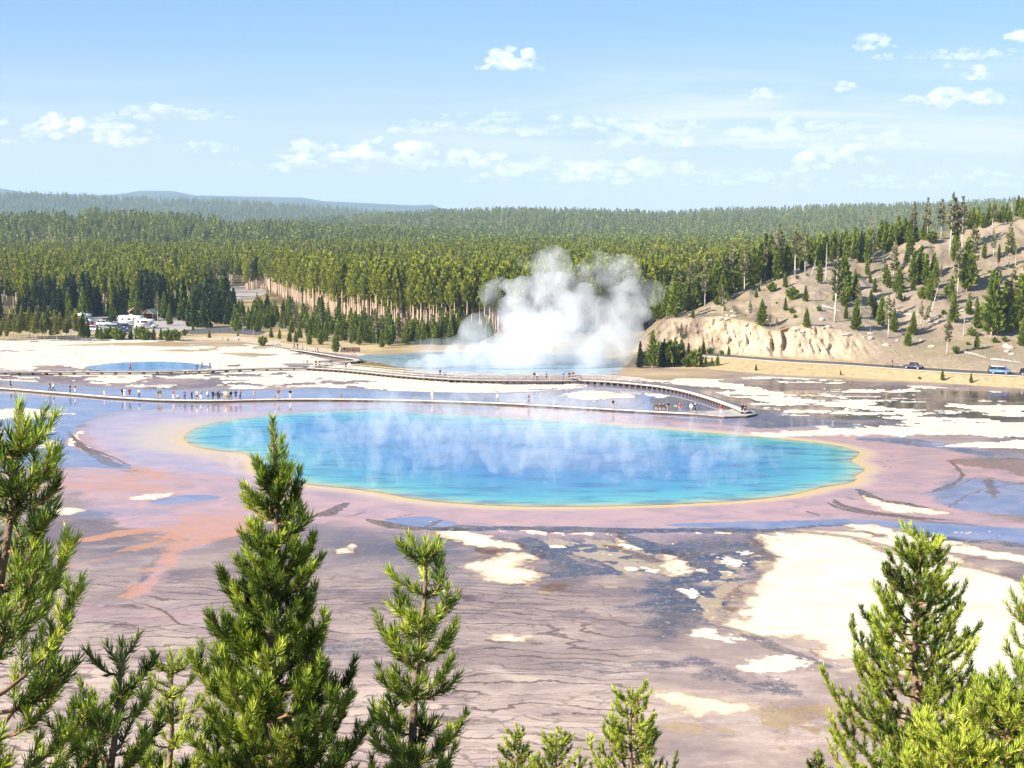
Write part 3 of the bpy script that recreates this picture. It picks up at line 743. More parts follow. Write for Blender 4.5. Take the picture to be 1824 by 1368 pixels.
hcols = np.concatenate([np.arange(1060, 1860, 2.5), np.arange(1860, 3200, 12)])
foot_py = interp([(1050, 648), (1130, 653), (1250, 656), (1350, 667), (1500, 672), (1650, 680), (1824, 692), (2200, 720), (3200, 800)], hcols)
road_py = interp([(1050, 622), (1150, 627), (1230, 632), (1300, 637), (1400, 645), (1500, 650), (1600, 657), (1700, 664), (1824, 670), (2200, 692), (3200, 752)], hcols)
B_py = interp([(1060, 606), (1130, 592), (1195, 566), (1285, 563), (1341, 574), (1375, 590), (1404, 585), (1430, 576), (1487, 586), (1530, 592), (1600, 606), (1824, 622), (3200, 660)], hcols)
C_py = interp([(1060, 600), (1150, 580), (1200, 560), (1250, 541), (1310, 520), (1380, 492), (1440, 470), (1480, 460), (1560, 448), (1600, 434), (1640, 428), (1690, 424), (1730, 409), (1790, 394), (1824, 387), (1950, 362), (2100, 345), (3200, 300)], hcols)
def smooth_tab(a, k=21):
    w = np.hanning(k + 2)[1:-1]; w /= w.sum(); p = k // 2
    return np.convolve(np.concatenate([2 * a[0] - a[p:0:-1], a, 2 * a[-1] - a[-2:-p - 2:-1]]), w, 'valid')
foot_py = smooth_tab(foot_py, 41); road_py = smooth_tab(road_py, 41); B_py = smooth_tab(B_py, 11); C_py = smooth_tab(C_py, 15)
ROAD_Z = 1.6
def depth_of(py, px, z):
    x, Y, Z = rays(px, py); return Y * (z - CAM_H) / Z
d0 = depth_of(foot_py, hcols, 0.0)
d1 = depth_of(road_py, hcols, ROAD_Z)
d1 = np.maximum(d1, d0 + 3)
d2 = d1 + 7.0
dA = d2 + 1.5
dB = dA + smooth_tab(interp([(1060, 3), (1400, 4.5), (1500, 8), (1600, 16), (1824, 22)], hcols), 41)
dC = dA + smooth_tab(interp([(1060, 8), (1150, 12), (1250, 34), (1400, 62), (1600, 90), (1824, 108), (3200, 160)], hcols), 41)
hill_fade = sst(hcols, 1085, 1190)

def xyz(px, py, d):
    x, Y, Z = rays(px, py); t = d / Y
    return np.stack([x * t, d * np.ones_like(px), CAM_H + Z * t], -1)
def flat(px, d, z):
    x, Y, Z = rays(px, np.full_like(px, 640.0)); t = d / Y
    return np.stack([x * t, d, np.full_like(px, z)], -1)
L0 = flat(hcols, d0 - 1.0, -0.25); L1 = flat(hcols, d1, ROAD_Z); L2 = flat(hcols, d2, ROAD_Z); LA = flat(hcols, dA, ROAD_Z + 0.1)
LB = xyz(hcols, B_py, dB); LC = xyz(hcols, C_py, dC)
LB[:, 2] = np.maximum(LB[:, 2], ROAD_Z + 0.3)
offD = 8 + 112 * sst(hcols, 1230, 1620); offE = offD + 50 + 250 * sst(hcols, 1230, 1620)
LD = LC.copy(); LD[:, 1] += offD; LD[:, 0] *= LD[:, 1] / LC[:, 1]; LD[:, 2] += 1.0
LE = LC.copy(); LE[:, 1] += offE; LE[:, 0] *= LE[:, 1] / LC[:, 1]; LE[:, 2] = -2
segs = [(L0, L1, 8), (L1, L2, 3), (L2, LA, 2), (LA, LB, 34), (LB, LC, 90), (LC, LD, 10), (LD, LE, 10)]
Hrows = []; kinds = []
for si, (a, b, n) in enumerate(segs):
    for k in range(n):
        t = k / n
        Hrows.append(a + (b - a) * t); kinds.append((si, t))
Hrows.append(LE); kinds.append((6, 1.0))
HG = np.array(Hrows)                                     # rows x cols x 3
ksi = np.array([k[0] for k in kinds])[:, None] * np.ones(len(hcols)); kt = np.array([k[1] for k in kinds])[:, None] * np.ones(len(hcols))
hx, hy, hz = HG[..., 0].copy(), HG[..., 1].copy(), HG[..., 2].copy()
cliff_w = interp([(1100, 0.2), (1160, 1), (1480, 1), (1540, 0.35), (1650, 0.05), (1824, 0)], hcols)[None, :]
cl = (ksi == 3) * np.sin(np.pi * np.clip(kt, 0, 1)) ** 0.5 * cliff_w
gul = 0.65 * fbm(hx * 0.33 + .25 * hz, hz * 0.16, 5, 81, 0.65) + 0.5 * fbm(hx * 0.9, hz * 0.55, 4, 86, .62)
gul2 = np.abs(fbm(hx * 0.22 + 3, hz * 0.05, 3, 82))
rdg = 0.12 - np.abs(fbm(hx * .5 + .15 * hz, hz * .10, 4, 87, .6)); rdg2 = .1 - np.abs(fbm(hx * 1.3, hz * .4, 3, 88, .6))
hy += cl * (gul * 5.0 + 5.0 * np.maximum(rdg, -.1) + 2.2 * rdg2)
sl = (ksi == 4) * np.sin(np.pi * kt) ** 0.4 + (ksi > 4)
hz += sl * (2.6 * fbm(hx * 0.07, hy * 0.05, 4, 83) + 1.3 * fbm(hx * .25, hy * .18, 4, 84, .6) - 1.0 * sst(np.abs(fbm(hx * .05, hy * .012, 3, 85)), .05, 0))
# a dark cleft in the cliff
cx0 = np.interp(1398, hcols, LB[:, 0])
hy += cl * 3.2 * np.exp(-((hx - cx0 - 0.12 * (hz - 6)) / 0.8) ** 2)
hy += cl * 2.4 * np.exp(-((hx - np.interp(1376, hcols, LB[:, 0])) / 0.6) ** 2) * sst(hz, 9, 5)
fade = hill_fade[None, :] * np.ones_like(hz)
hz = np.where(ksi >= 2, hz * fade + (1 - fade) * -0.3, hz * (0.2 + 0.8 * fade) + (1 - fade) * -0.25)
HGF = np.stack([hx, hy, hz], -1)
hill = np_mesh("hill", HGF.reshape(-1, 3), grid_faces(*hx.shape), smooth=True)
if np.mean([p.normal.z for p in list(hill.data.polygons)[::97]]) < 0: hill.data.flip_normals()
structure(hill)
set_attr(hill.data, 'cliff', np.clip(cl * 1.2, 0, 1))
set_attr(hill.data, 'bank', (ksi <= 2) * 1.0)
set_attr(hill.data, 'top', (ksi > 4) * 1.0)
hm = bpy.data.materials.new("hill_soil"); hm.use_nodes = True
T = NT(hm.node_tree); hp = hm.node_tree.nodes['Principled BSDF']
pos = T.n('ShaderNodeNewGeometry').outputs['Position']
nb = T.noise(T.mapping(pos, (0.06, 0.06, 0.15)), 1.0, 5, 0.6)
nf = T.noise(pos, 0.9, 5, 0.7)
nv = T.noise(T.mapping(pos, (1.1, 0.5, 0.22)), 1.0, 5, 0.65)
c = T.mix(T.ss(nb, 0.35, 0.65), (0.225, 0.178, 0.133), (0.35, 0.278, 0.21))
c = T.mix(T.math('MULTIPLY', T.ss(nf, 0.5, 0.72), 0.55), c, (0.21, 0.15, 0.09))
c = T.mix(T.math('MULTIPLY', T.ss(nf, 0.44, 0.28), 0.5), c, (0.50, 0.42, 0.34))
cc = T.mix(T.ss(nv, 0.36, 0.66), (0.50, 0.40, 0.29), (0.37, 0.275, 0.19))
cc = T.mix(T.math('MULTIPLY', T.ss(nv, 0.62, 0.72), 0.7), cc, (0.20, 0.14, 0.10))
ng = T.noise(T.mapping(pos, (0.035, 0.03, 0.06), (0, 0, 0), (4, 0, 0)), 1.0, 5, 0.6)
c = T.mix(T.math('MULTIPLY', T.math('MULTIPLY', T.ss(ng, 0.48, 0.62), T.ss(nf, 0.36, 0.6)), 0.6), c, (0.25, 0.20, 0.085))
c = T.mix(T.attr('cliff').outputs['Fac'], c, cc)
bk = T.mix(T.ss(nf, 0.4, 0.7), (0.50, 0.375, 0.215), (0.34, 0.25, 0.12))
c = T.mix(T.attr('bank').outputs['Fac'], c, bk)
c = T.mix(T.math('MULTIPLY', T.attr('top').outputs['Fac'], 0.6), c, (0.16, 0.14, 0.06))
T.l.new(c, hp.inputs['Base Color']); hp.inputs['Roughness'].default_value = 0.95; hp.inputs['Specular IOR Level'].default_value = 0.1
T.l.new(T.n('ShaderNodeBump', {'Height': nf, 'Strength': 0.9, 'Distance': 0.4}).outputs[0], hp.inputs['Normal'])
hill.data.materials.append(hm)

HPX, HPY = project(HGF)
def hill_at(px, py):
    """front-most point of the hill seen at (px, py)"""
    j = int(np.argmin(np.abs(hcols - px)))
    colp = HPY[:, j]
    best = None
    for i in range(len(colp) - 1):
        a, b = colp[i], colp[i + 1]
        if (a - py) * (b - py) <= 0 and a != b:
            t = (a - py) / (a - b)
            p = HGF[i, j] * (1 - t) + HGF[i + 1, j] * t
            return Vector(p) + Vector(((px - hcols[j]) / FOC * p[1], 0, 0))
    i = int(np.argmin(np.abs(colp - py)))
    return Vector(HGF[i, j])

# road along the foot of the hill
rd = []
for k in (0.12, 0.5, 0.92):
    rd.append(np.stack([L1[:, 0] + (L2[:, 0] - L1[:, 0]) * k, d1 + 7 * k, np.full_like(d1, ROAD_Z + 0.03)], -1))
rd = np.array(rd)[:, hcols > 1165]
asphalt = simple_mat("asphalt", (0.10, 0.095, 0.10), 0.9, 0.2, 0.8, coords='Object')
road = np_mesh("road", rd.reshape(-1, 3), grid_faces(rd.shape[0], rd.shape[1]), asphalt)
if road.data.polygons[5].normal.z < 0: road.data.flip_normals()
structure(road)
sh = []
for k in (-0.10, 0.10):
    sh.append(np.stack([L1[:, 0] + (L2[:, 0] - L1[:, 0]) * k, d1 + 7 * k, np.full_like(d1, ROAD_Z + 0.02 + (0.01 if k > 0 else -0.06))], -1))
sh = np.array(sh)[:, hcols > 1165]
so = np_mesh("road_shoulder", sh.reshape(-1, 3), grid_faces(2, sh.shape[1]), simple_mat("gravel", (0.66, 0.56, 0.42), 0.95, 0.2, 2.0))
if so.data.polygons[5].normal.z < 0: so.data.flip_normals()
structure(so)

def flat_patch(name, pts, z, mat):
    w = px_world(smooth_poly(pts, 3))
    return water_sheet(name, w, z, mat)
gravel_gray = simple_mat("gravel_gray", (0.36, 0.32, 0.29), 0.95, 0.2, 0.5)
flat_patch("parking_lot", [(120, 590), (140, 568), (240, 562), (300, 566), (350, 582), (330, 590), (230, 594)], 0.05, gravel_gray)
flat_patch("access_road", [(330, 588), (400, 584), (470, 590), (455, 597), (400, 593), (340, 595)], 0.06, asphalt)
flat_patch("path", [(335, 602), (430, 600), (470, 606), (545, 617), (640, 628), (640, 634), (540, 624), (460, 613), (400, 607), (340, 606)], 0.055, simple_mat("dirt_path", (0.50, 0.39, 0.27), 0.95, 0.2, 0.6))
flat_patch("clearing", [(385, 530), (400, 514), (440, 509), (470, 511), (474, 522), (440, 533)], 0.06, gravel_gray)

# ---- far ridges
def ridge(name, line, dbase, dridge, mat, tree_px=0, px0=-900, px1=2700, step=12, amp=1.0, seed=1):
    pc = np.arange(px0, px1, step).astype(float)
    pyr = interp(line, pc) + tree_px
    top = xyz(pc, pyr, dridge + 0 * pc)
    zt = np.maximum(top[:, 2], -3)
    rowsR = []
    for s in np.concatenate([np.linspace(0, 1, 16), np.linspace(1.1, 2.0, 6)]):
        d = dbase + (dridge - dbase) * s
        prof = sst(np.array(s), 0, 1) if s <= 1 else 1 - sst(np.array(s), 1, 2) * 0.8
        x = top[:, 0] * d / dridge
        z = -3 + (zt + 3) * prof + amp * min(1, 3 * s) * (s > 0.05) * fbm(x * 8 / dridge, np.full_like(x, d * 8 / dridge), 4, seed) * (s < 0.98)
        rowsR.append(np.stack([x, np.full_like(x, d), z], -1))
    g = np.array(rowsR)
    o = np_mesh(name, g.reshape(-1, 3), grid_faces(g.shape[0], g.shape[1]), mat, smooth=True)
    if np.mean([p.normal.z for p in o.data.polygons]) < 0: o.data.flip_normals()
    structure(o)
    return g

duff = simple_mat("forest_floor", (0.15, 0.12, 0.06), 0.95, 0.4, 0.03)
canopy = simple_mat("far_canopy", (0.045, 0.075, 0.03), 0.95, 0.45, 0.02)
hill1_line = [(-900, 400), (-300, 384), (0, 377), (100, 371), (180, 366), (260, 370), (350, 377), (430, 384), (550, 391), (700, 398), (850, 407), (960, 422), (1050, 436), (1150, 450), (3000, 470)]
hill2_line = [(-900, 420), (300, 405), (500, 388), (640, 380), (770, 372), (900, 367), (1000, 368), (1100, 371), (1190, 375), (1260, 370), (1400, 366), (1500, 362), (1600, 360), (1700, 357), (1824, 350), (2700, 335)]
hill3_line = [(-900, 322), (0, 340), (100, 343), (200, 348), (400, 354), (600, 367), (700, 376), (800, 384), (1000, 400), (2700, 420)]
mount_line = [(-900, 320), (-200, 333), (0, 337), (60, 346), (190, 349), (225, 345), (245, 341), (308, 341), (345, 349), (400, 349), (540, 352), (575, 358), (740, 366), (768, 364), (785, 371), (1000, 388), (2700, 400)]
g1 = ridge("forest_hill", hill1_line, 1080, 1650, duff, 30, amp=4, seed=101)
g2 = ridge("forest_hill", hill2_line, 1700, 3300, duff, 17, amp=7, seed=102)
g3 = ridge("forest_ridge", hill3_line, 3700, 5400, canopy, 11, amp=12, seed=103)
g4 = ridge("mountain", mount_line, 7000, 9500, simple_mat("mountain_forest", (0.05, 0.075, 0.05), 0.95, 0.3, 0.005), 0, amp=30, seed=104)

# ================================================================== STEAM, CLOUDS, HAZE
def blob_hull(name, spheres, voxel, disp=(), zmin=None, k=0.35):
    """one closed lumpy surface round many overlapping balls: their blended distance field plus noise, meshed by surface nets"""
    C = np.array([list(c) for c, r in spheres]); Rr = np.array([(r if hasattr(r, '__len__') else (r,) * 3) for c, r in spheres])
    pad = max(a for _, a in disp) * 1.2 + 2 * voxel if disp else 2 * voxel
    lo = (C - Rr).min(0) - pad; hi = (C + Rr).max(0) + pad
    if zmin is not None: lo[2] = zmin - voxel
    n = np.maximum(((hi - lo) / voxel).astype(int) + 2, 4)
    ax = [lo[q] + voxel * np.arange(n[q]) for q in range(3)]
    f = np.full(n, 1e3)
    for c, r in zip(C, Rr):
        a = [max(0, int((c[q] - r[q] - pad - lo[q]) / voxel)) for q in range(3)]; b = [min(n[q], int((c[q] + r[q] + pad - lo[q]) / voxel) + 2) for q in range(3)]
        X, Y, Z = np.meshgrid(*[ax[q][a[q]:b[q]] for q in range(3)], indexing='ij')
        d = (np.sqrt(((X - c[0]) / r[0]) ** 2 + ((Y - c[1]) / r[1]) ** 2 + ((Z - c[2]) / r[2]) ** 2) - 1) * r.min()
        sl = tuple(slice(a[q], b[q]) for q in range(3))
        o = f[sl]; kk = k * r.min(); h = np.clip(0.5 + 0.5 * (o - d) / kk, 0, 1)
        f[sl] = np.where(o > 900, d, o * (1 - h) + d * h - kk * h * (1 - h))
    X, Y, Z = np.meshgrid(*ax, indexing='ij')
    near = np.abs(f) < pad * 1.6
    for q, (s_, a_) in enumerate(disp):
        f[near] += -a_ * 2.2 * fbm3(X[near] * s_, Y[near] * s_, Z[near] * s_, 2, 31 + q)
    if zmin is not None: f = np.maximum(f, zmin - Z)
    f[0] = f[-1] = 1e3; f[:, 0] = f[:, -1] = 1e3; f[:, :, 0] = f[:, :, -1] = 1e3
    f = np.clip(f, -3 * voxel, 3 * voxel)
    ins = f < 0
    cs = tuple(m - 1 for m in n); acc = np.zeros(cs + (3,)); cnt = np.zeros(cs)
    I = np.stack(np.meshgrid(*[np.arange(m) for m in cs], indexing='ij'), -1)
    def corner(d): return tuple(slice(d[q], d[q] + cs[q]) for q in range(3))
    for axis in range(3):
        for u in (0, 1):
            for w in (0, 1):
                d0 = [0, 0, 0]; o1, o2 = [q for q in range(3) if q != axis]; d0[o1] = u; d0[o2] = w; d1 = list(d0); d1[axis] = 1
                f0, f1 = f[corner(d0)], f[corner(d1)]; cr = (f0 < 0) != (f1 < 0)
                t = np.where(cr, f0 / np.where(cr, f0 - f1, 1), 0)
                p = np.array(d0, float) + t[..., None] * np.eye(3)[axis]
                acc += p * cr[..., None]; cnt += cr
    has = cnt > 0
    idx = np.full(cs, -1); idx[has] = np.arange(has.sum())
    V = (I[has] + acc[has] / cnt[has][:, None]) * voxel + lo
    F = []
    for axis in range(3):
        o1, o2 = (axis + 1) % 3, (axis + 2) % 3
        sl0 = [slice(1, n[q] - 1) for q in range(3)]; sl0[axis] = slice(0, n[axis] - 1)
        sl1 = list(sl0); sl1[axis] = slice(1, n[axis])
        a, b = ins[tuple(sl0)], ins[tuple(sl1)]
        e = np.argwhere(a != b)
        if not len(e): continue
        base = e + np.array([sl0[q].start for q in range(3)])
        flip = a[tuple(e.T)]
        q4 = []
        for du, dw in ((-1, -1), (0, -1), (0, 0), (-1, 0)):
            g = base.copy(); g[:, o1] += du; g[:, o2] += dw
            q4.append(idx[tuple(g.T)])
        q4 = np.stack(q4, -1)
        q4[~flip] = q4[~flip][:, ::-1]
        F.append(q4)
    return np_mesh(name, V, np.concatenate(F), smooth=True)

def vol_mat(name, density, color=(1, 1, 1), aniso=0.2, noise=None, height=None, step=1.0):
    m = bpy.data.materials.new(name); m.use_nodes = True
    t = NT(m.node_tree); t.t.nodes.clear()
    pv = t.n('ShaderNodeVolumePrincipled', {'Color': (*color, 1), 'Anisotropy': aniso, 'Density': density})
    if noise:
        ps = t.n('ShaderNodeNewGeometry').outputs['Position']
        nz = t.noise(t.mapping(ps, noise['scale'], noise.get('rot', (0, 0, 0))), 1.0, noise.get('detail', 4), noise.get('rough', .6), noise.get('dist', 0.0))
        d = t.math('MULTIPLY', t.ss(nz, *noise['ramp']), density)
        if height:
            z = t.n('ShaderNodeSeparateXYZ', {0: ps}).outputs[2]
            d = t.math('MULTIPLY', d, t.ss(z, *height))
        t.l.new(d, pv.inputs['Density'])
    t.l.new(pv.outputs[0], t.n('ShaderNodeOutputMaterial').inputs[1])
    if hasattr(m, 'volume_intersection_method'): pass
    m.cycles.volume_step_rate = step
    m.cycles.homogeneous_volume = noise is None
    return m

# ---- the great steam plume over the crater
random.seed(5)
PL = [(985, 596, 58, 332), (1000, 560, 52, 334), (1040, 620, 62, 334), (935, 622, 56, 332), (875, 642, 46, 330), (820, 650, 38, 330), (770, 655, 28, 330), (735, 657, 22, 329), (700, 657, 14, 328), (955, 545, 44, 336), (918, 560, 38, 336), (1075, 592, 46, 334),
      (1095, 628, 40, 332), (1050, 560, 42, 336), (1005, 515, 32, 338), (985, 500, 20, 338), (1092, 545, 32, 338), (1128, 508, 20, 338), (1132, 545, 24, 338), (1118, 590, 26, 336), (1148, 560, 12, 338), (930, 514, 22, 338), (1040, 520, 22, 338), (905, 510, 12, 338),
      (990, 645, 42, 330), (1040, 648, 34, 330), (930, 650, 36, 330), (1085, 652, 20, 330), (960, 500, 16, 338)]
sph = []
for px, py, r, d in PL:
    rr = r * d / FOC
    rr *= 1.0
    sph.append((atd(px, py, d + random.uniform(-2, 2)), (rr, rr * 1.0, rr)))
steam1 = blob_hull("steam", sph, 0.8, [(.16, 1.5), (.45, .8)], zmin=0.1)
steam1.data.materials.append(vol_mat("steam_plume", 0.34, (1, 1, 1), 0.25, dict(scale=(.13, .13, .11), ramp=(.33, .82), detail=5, rough=.62, dist=.8), step=0.35))
tag(steam1, "large white steam cloud billowing from the crater behind the boardwalk", "steam", kind='stuff')
# thin veil drifting up and over the forest
sph = [(atd(px, py, 345), (r * 345 / FOC,) * 3) for px, py, r in [(1000, 470, 24), (1060, 480, 36), (1115, 485, 34), (980, 480, 40), (1160, 520, 26), (890, 520, 30), (850, 600, 40), (800, 630, 36), (740, 648, 34), (700, 648, 26), (780, 640, 40), (830, 650, 40), (680, 655, 16), (1150, 620, 30), (1180, 610, 20), (940, 470, 22), (1130, 600, 40), (1080, 520, 50), (920, 570, 50)]]
steam2 = blob_hull("steam", sph, 1.1, [(.13, 1.8)], zmin=0.1)
steam2.data.materials.append(vol_mat("steam_veil", 0.11, (1, 1, 1), 0.2, dict(scale=(.13, .13, .10), ramp=(.40, .70), detail=4, rough=.6, dist=.6), step=0.5))
tag(steam2, "thin steam veil drifting up from the crater in front of the forest", "steam", kind='stuff')

# ---- wisps rising from the hot pool
wm = vol_mat("steam_wisp", 0.17, (1, 1, 1), 0.2, dict(scale=(.5, .5, .32), ramp=(.42, .74), detail=5, rough=.6, dist=.8), step=0.5)
sph = []
def wisp(px, py, h, r):
    b = at(px, py, 0.2); lean = random.uniform(-.5, .2)
    n = max(3, int(h / (r * .8)))
    for k in range(n):
        t = k / (n - 1)
        q = 1.35 * r * (.55 + .55 * math.sin(math.pi * min(1, .25 + t * .7))) * random.uniform(.75, 1.2)
        sph.append(((b.x + lean * h * t + random.gauss(0, r * .4), b.y + random.gauss(0, r * .4), .25 + h * t), (q, q, q * 1.25)))
for i in range(110):
    u = random.random()
    px = 420 + 960 * (u ** .9); py = random.uniform(770, 866)
    if px < 640: py = min(py, 830)
    wisp(px, py, random.uniform(1.2, 3.8), random.uniform(.45, 1.1))
for px, py, h, r in [(700, 752, 5.0, 1.5), (725, 770, 4.5, 1.3), (690, 780, 3.5, 1.2), (1030, 772, 5.5, 1.4), (1045, 790, 4.0, 1.3), (760, 815, 4.2, 1.3), (800, 835, 4, 1.2), (850, 800, 4, 1.3), (905, 840, 4.2, 1.3), (950, 830, 4, 1.4), (1000, 835, 4, 1.3), (1090, 820, 4.5, 1.3), (1130, 845, 3.6, 1.1), (1180, 850, 3.4, 1.0), (1160, 800, 4.5, 1.3), (1250, 830, 3, .9), (610, 800, 3.0, .9), (980, 780, 4, 1.3), (880, 775, 4, 1.4)]:
    wisp(px, py, h * 1.15, r * 1.15)
for i in range(60):
    px = random.uniform(560, 1120); wisp(px, random.uniform(742, 800), random.uniform(2.5, 5.0), random.uniform(.7, 1.5))
steam3 = blob_hull("steam", sph, 0.34, [(.7, .35)], zmin=0.05)
steam3.data.materials.append(wm)
tag(steam3, "wisps of steam curling up from the blue hot spring", "steam", kind='stuff')

sph = []
for px, py, rx, ry, rz_ in [(700, 770, 9, 7, 1.8), (830, 775, 11, 8, 2.4), (960, 785, 11, 8, 2.2), (1090, 790, 10, 7, 1.9), (620, 785, 7, 6, 1.2), (1210, 800, 9, 6, 1.2), (880, 820, 14, 7, 1.5), (1040, 830, 12, 6, 1.2), (740, 735, 10, 8, 2.6), (1320, 812, 8, 5, .8)]:
    b = at(px, py, 0); sph.append(((b.x, b.y, .3), (rx, ry, rz_)))
steam4 = blob_hull("steam", sph, 0.45, [(.25, .5)], zmin=0.06)
steam4.data.materials.append(vol_mat("steam_mist", 0.040, (1, 1, 1), 0.2, dict(scale=(.22, .22, .35), ramp=(.30, .72), detail=4, rough=.6, dist=.6), step=0.6))
tag(steam4, "thin low mist lying over the hot spring's blue water", "steam", kind='stuff')

# ---- fair-weather clouds
cloud_m = vol_mat("cloud", 0.0095, (1, 1, 1), 0.3, dict(scale=(.0045, .004, .008), ramp=(.32, .68), detail=4, rough=.6, dist=.4), step=.6)
cloud_thin = vol_mat("cloud_thin", 0.007, (1, 1, 1), 0.3, dict(scale=(.004, .004, .009), ramp=(.36, .66), detail=4, rough=.6, dist=.4), step=.6)
cloud_veil = vol_mat("cloud_veil", 0.0075, (1, 1, 1), 0.3, dict(scale=(.0025, .003, .010), ramp=(.40, .75), detail=5, rough=.6, dist=.6), step=.6)
def cloud(px, py, w, h, label, thin=False, d=16000, lumps=None):
    w_, h_ = 1.25 * w * d / FOC, 1.2 * h * d / FOC
    c = atd(px, py, d)
    random.seed(int(px * 7 + py))
    n = lumps or max(9, int(w / h * 9))
    s = []
    for k in range(n):
        u = random.uniform(-.5, .5)
        env = (1 - (2 * u) ** 2) ** .5
        r = h_ * random.uniform(.12, .36) * (.40 + .60 * env)
        zz = -h_ * .32 + (h_ * .75 * env) * random.random() ** 1.2
        s.append(((c.x + u * (w_ - r), c.y + random.uniform(-.3, .3) * h_ * 1.5, c.z + zz), (r * random.uniform(1.0, 1.5), r * 1.5, r * (.75 if zz > 0 else .5))))
    o = blob_hull("cloud", s, max(h_ / 18, 6), [(4.0 / h_, h_ * .10), (9.0 / h_, h_ * .07), (20 / h_, h_ * .035)], k=.15)
    o.data.materials.append((cloud_m, cloud_thin, cloud_veil)[int(thin)])
    tag(o, label, "cloud", "clouds in the sky")
CLOUDS = [
 (908, 107, 88, 36, "single puffy white cloud high in the middle of the sky", 0),
 (112, 219, 104, 26, "larger white cloud low at the left of the sky", 0), (196, 246, 72, 30, "white cloud just right of and below the larger left one", 0), (0, 214, 26, 18, "bit of cloud cut off by the left edge of the sky", 1),
 (368, 263, 92, 18, "faint flat cloud low between the left clouds and the central bank", 1), (430, 292, 38, 9, "tiny faint cloud under the flat faint one", 1),
 (545, 273, 60, 36, "leftmost pale lump of the long cloud bank over the forest", 0), (612, 268, 70, 26, "second lump from the left of the long cloud bank", 0), (690, 268, 120, 42, "largest bright lump in the left half of the long cloud bank", 0), (752, 268, 50, 26, "pale lump trailing right of the largest one in the long cloud bank", 1),
 (826, 283, 56, 34, "bright small cloud in the middle of the long cloud bank", 0), (886, 288, 78, 30, "cloud with bumpy top right of the bright middle one", 0), (966, 286, 40, 18, "small bright puff above the right half of the long cloud bank", 0),
 (1040, 304, 84, 26, "long low white cloud near the right end of the cloud bank", 0), (1132, 301, 84, 28, "last white cloud at the right end of the cloud bank", 0), (1206, 300, 60, 20, "faint pale cloud just beyond the right end of the cloud bank", 1),
 (1452, 285, 70, 40, "bright heaped cloud low over the right-hand ridge", 0), (1526, 277, 78, 30, "bright cloud right of the heaped one over the ridge", 0), (1542, 318, 30, 14, "tiny cloud under the two bright ones over the ridge", 0),
 (1465, 224, 52, 18, "small white cloud in the pale veil above the two bright ones", 0), (1363, 167, 42, 18, "small grey-white cloud alone right of centre", 0), (1508, 154, 36, 20, "small white cloud right of the lone grey-white one", 0),
 (1554, 76, 62, 26, "slanting white cloud in the upper right sky", 0), (1574, 103, 32, 13, "tiny white cloud below the slanting one", 0), (1738, 131, 44, 24, "small bright cloud below the long streak at the right", 0), (1702, 117, 36, 11, "tiny flat cloud under the long streak at the right", 0),
 (1738, 96, 210, 20, "long flat white streak of cloud reaching the right edge", 1), (1822, 52, 50, 40, "cloud cut off by the right edge high up", 0), (1632, 176, 44, 12, "small flat cloud left of the double bright cloud", 0), (1692, 175, 66, 30, "left part of the double bright cloud at the right", 0), (1764, 175, 70, 28, "right part of the double bright cloud at the right", 0),
 (660, 290, 300, 34, "broad pale veil of cloud under the left half of the long cloud bank", 2), (1060, 308, 380, 36, "broad pale veil of cloud under the right half of the long cloud bank", 2), (1330, 318, 240, 26, "pale veil of cloud between the long bank and the heaped cloud", 2), (150, 238, 230, 36, "pale veil of cloud round the two left clouds", 2), (1690, 320, 300, 30, "pale veil of cloud low above the hill at the right", 2), (960, 222, 420, 34, "long thin streak of high cloud above the middle of the cloud bank", 2), (1350, 240, 460, 46, "wide thin sheet of high cloud above the right-hand ridge", 2), (290, 203, 200, 26, "thin streak of high cloud at the left", 2),
 (1412, 335, 66, 12, "faint flat cloud close above the ridge under the heaped cloud", 1), (1656, 298, 48, 10, "thin grey shred of cloud above the hill's skyline pines", 1), (1622, 332, 160, 12, "long faint cloud just above the ridge at the right", 1),
]
for px, py, w, h, lab, thin in CLOUDS: cloud(px, py, w, h, lab, thin)


# ================================================================== TREES (middle distance)
def crown_mesh(name, clumps, mat):
    """clumps: list of (pos, dir, size, tint) -> each three crossed ragged leaf-clump faces"""
    n = len(clumps)
    P = np.array([c[0] for c in clumps]); D = np.array([c[1] for c in clumps]); S = np.array([c[2] for c in clumps]); Tn = np.array([c[3] for c in clumps])
    D = D / np.linalg.norm(D, axis=1, keepdims=True)
    V = []; F = []; TT = []
    base = 0
    for k in range(3):
        rnd = rng.normal(size=(n, 3)); side = np.cross(D, rnd); side /= np.linalg.norm(side, axis=1, keepdims=True) + 1e-9
        up = np.cross(side, D)
        w = S[:, None] * rng.uniform(0.32, 0.55, (n, 1)); l = S[:, None] * rng.uniform(0.8, 1.2, (n, 1))
        o = up * S[:, None] * rng.uniform(-0.15, 0.15, (n, 1))
        a = P - D * l * 0.35 + o; b = P + side * w + o + D * l * rng.uniform(-.1, .25, (n, 1)); c = P + D * l * 0.75 + o + up * l * 0.1; d = P - side * w + o + D * l * rng.uniform(-.1, .25, (n, 1))
        V += [a, b, c, d]
        i = base + np.arange(n)
        F.append(np.stack([i, i + n, i + 2 * n, i + 3 * n], -1)); base += 4 * n
        TT += [Tn] * 4
    o = np_mesh(name, np.concatenate(V), np.concatenate(F), mat)
    col.objects.unlink(o)
    set_attr(o.data, 'tint', np.concatenate(TT))
    return o.data

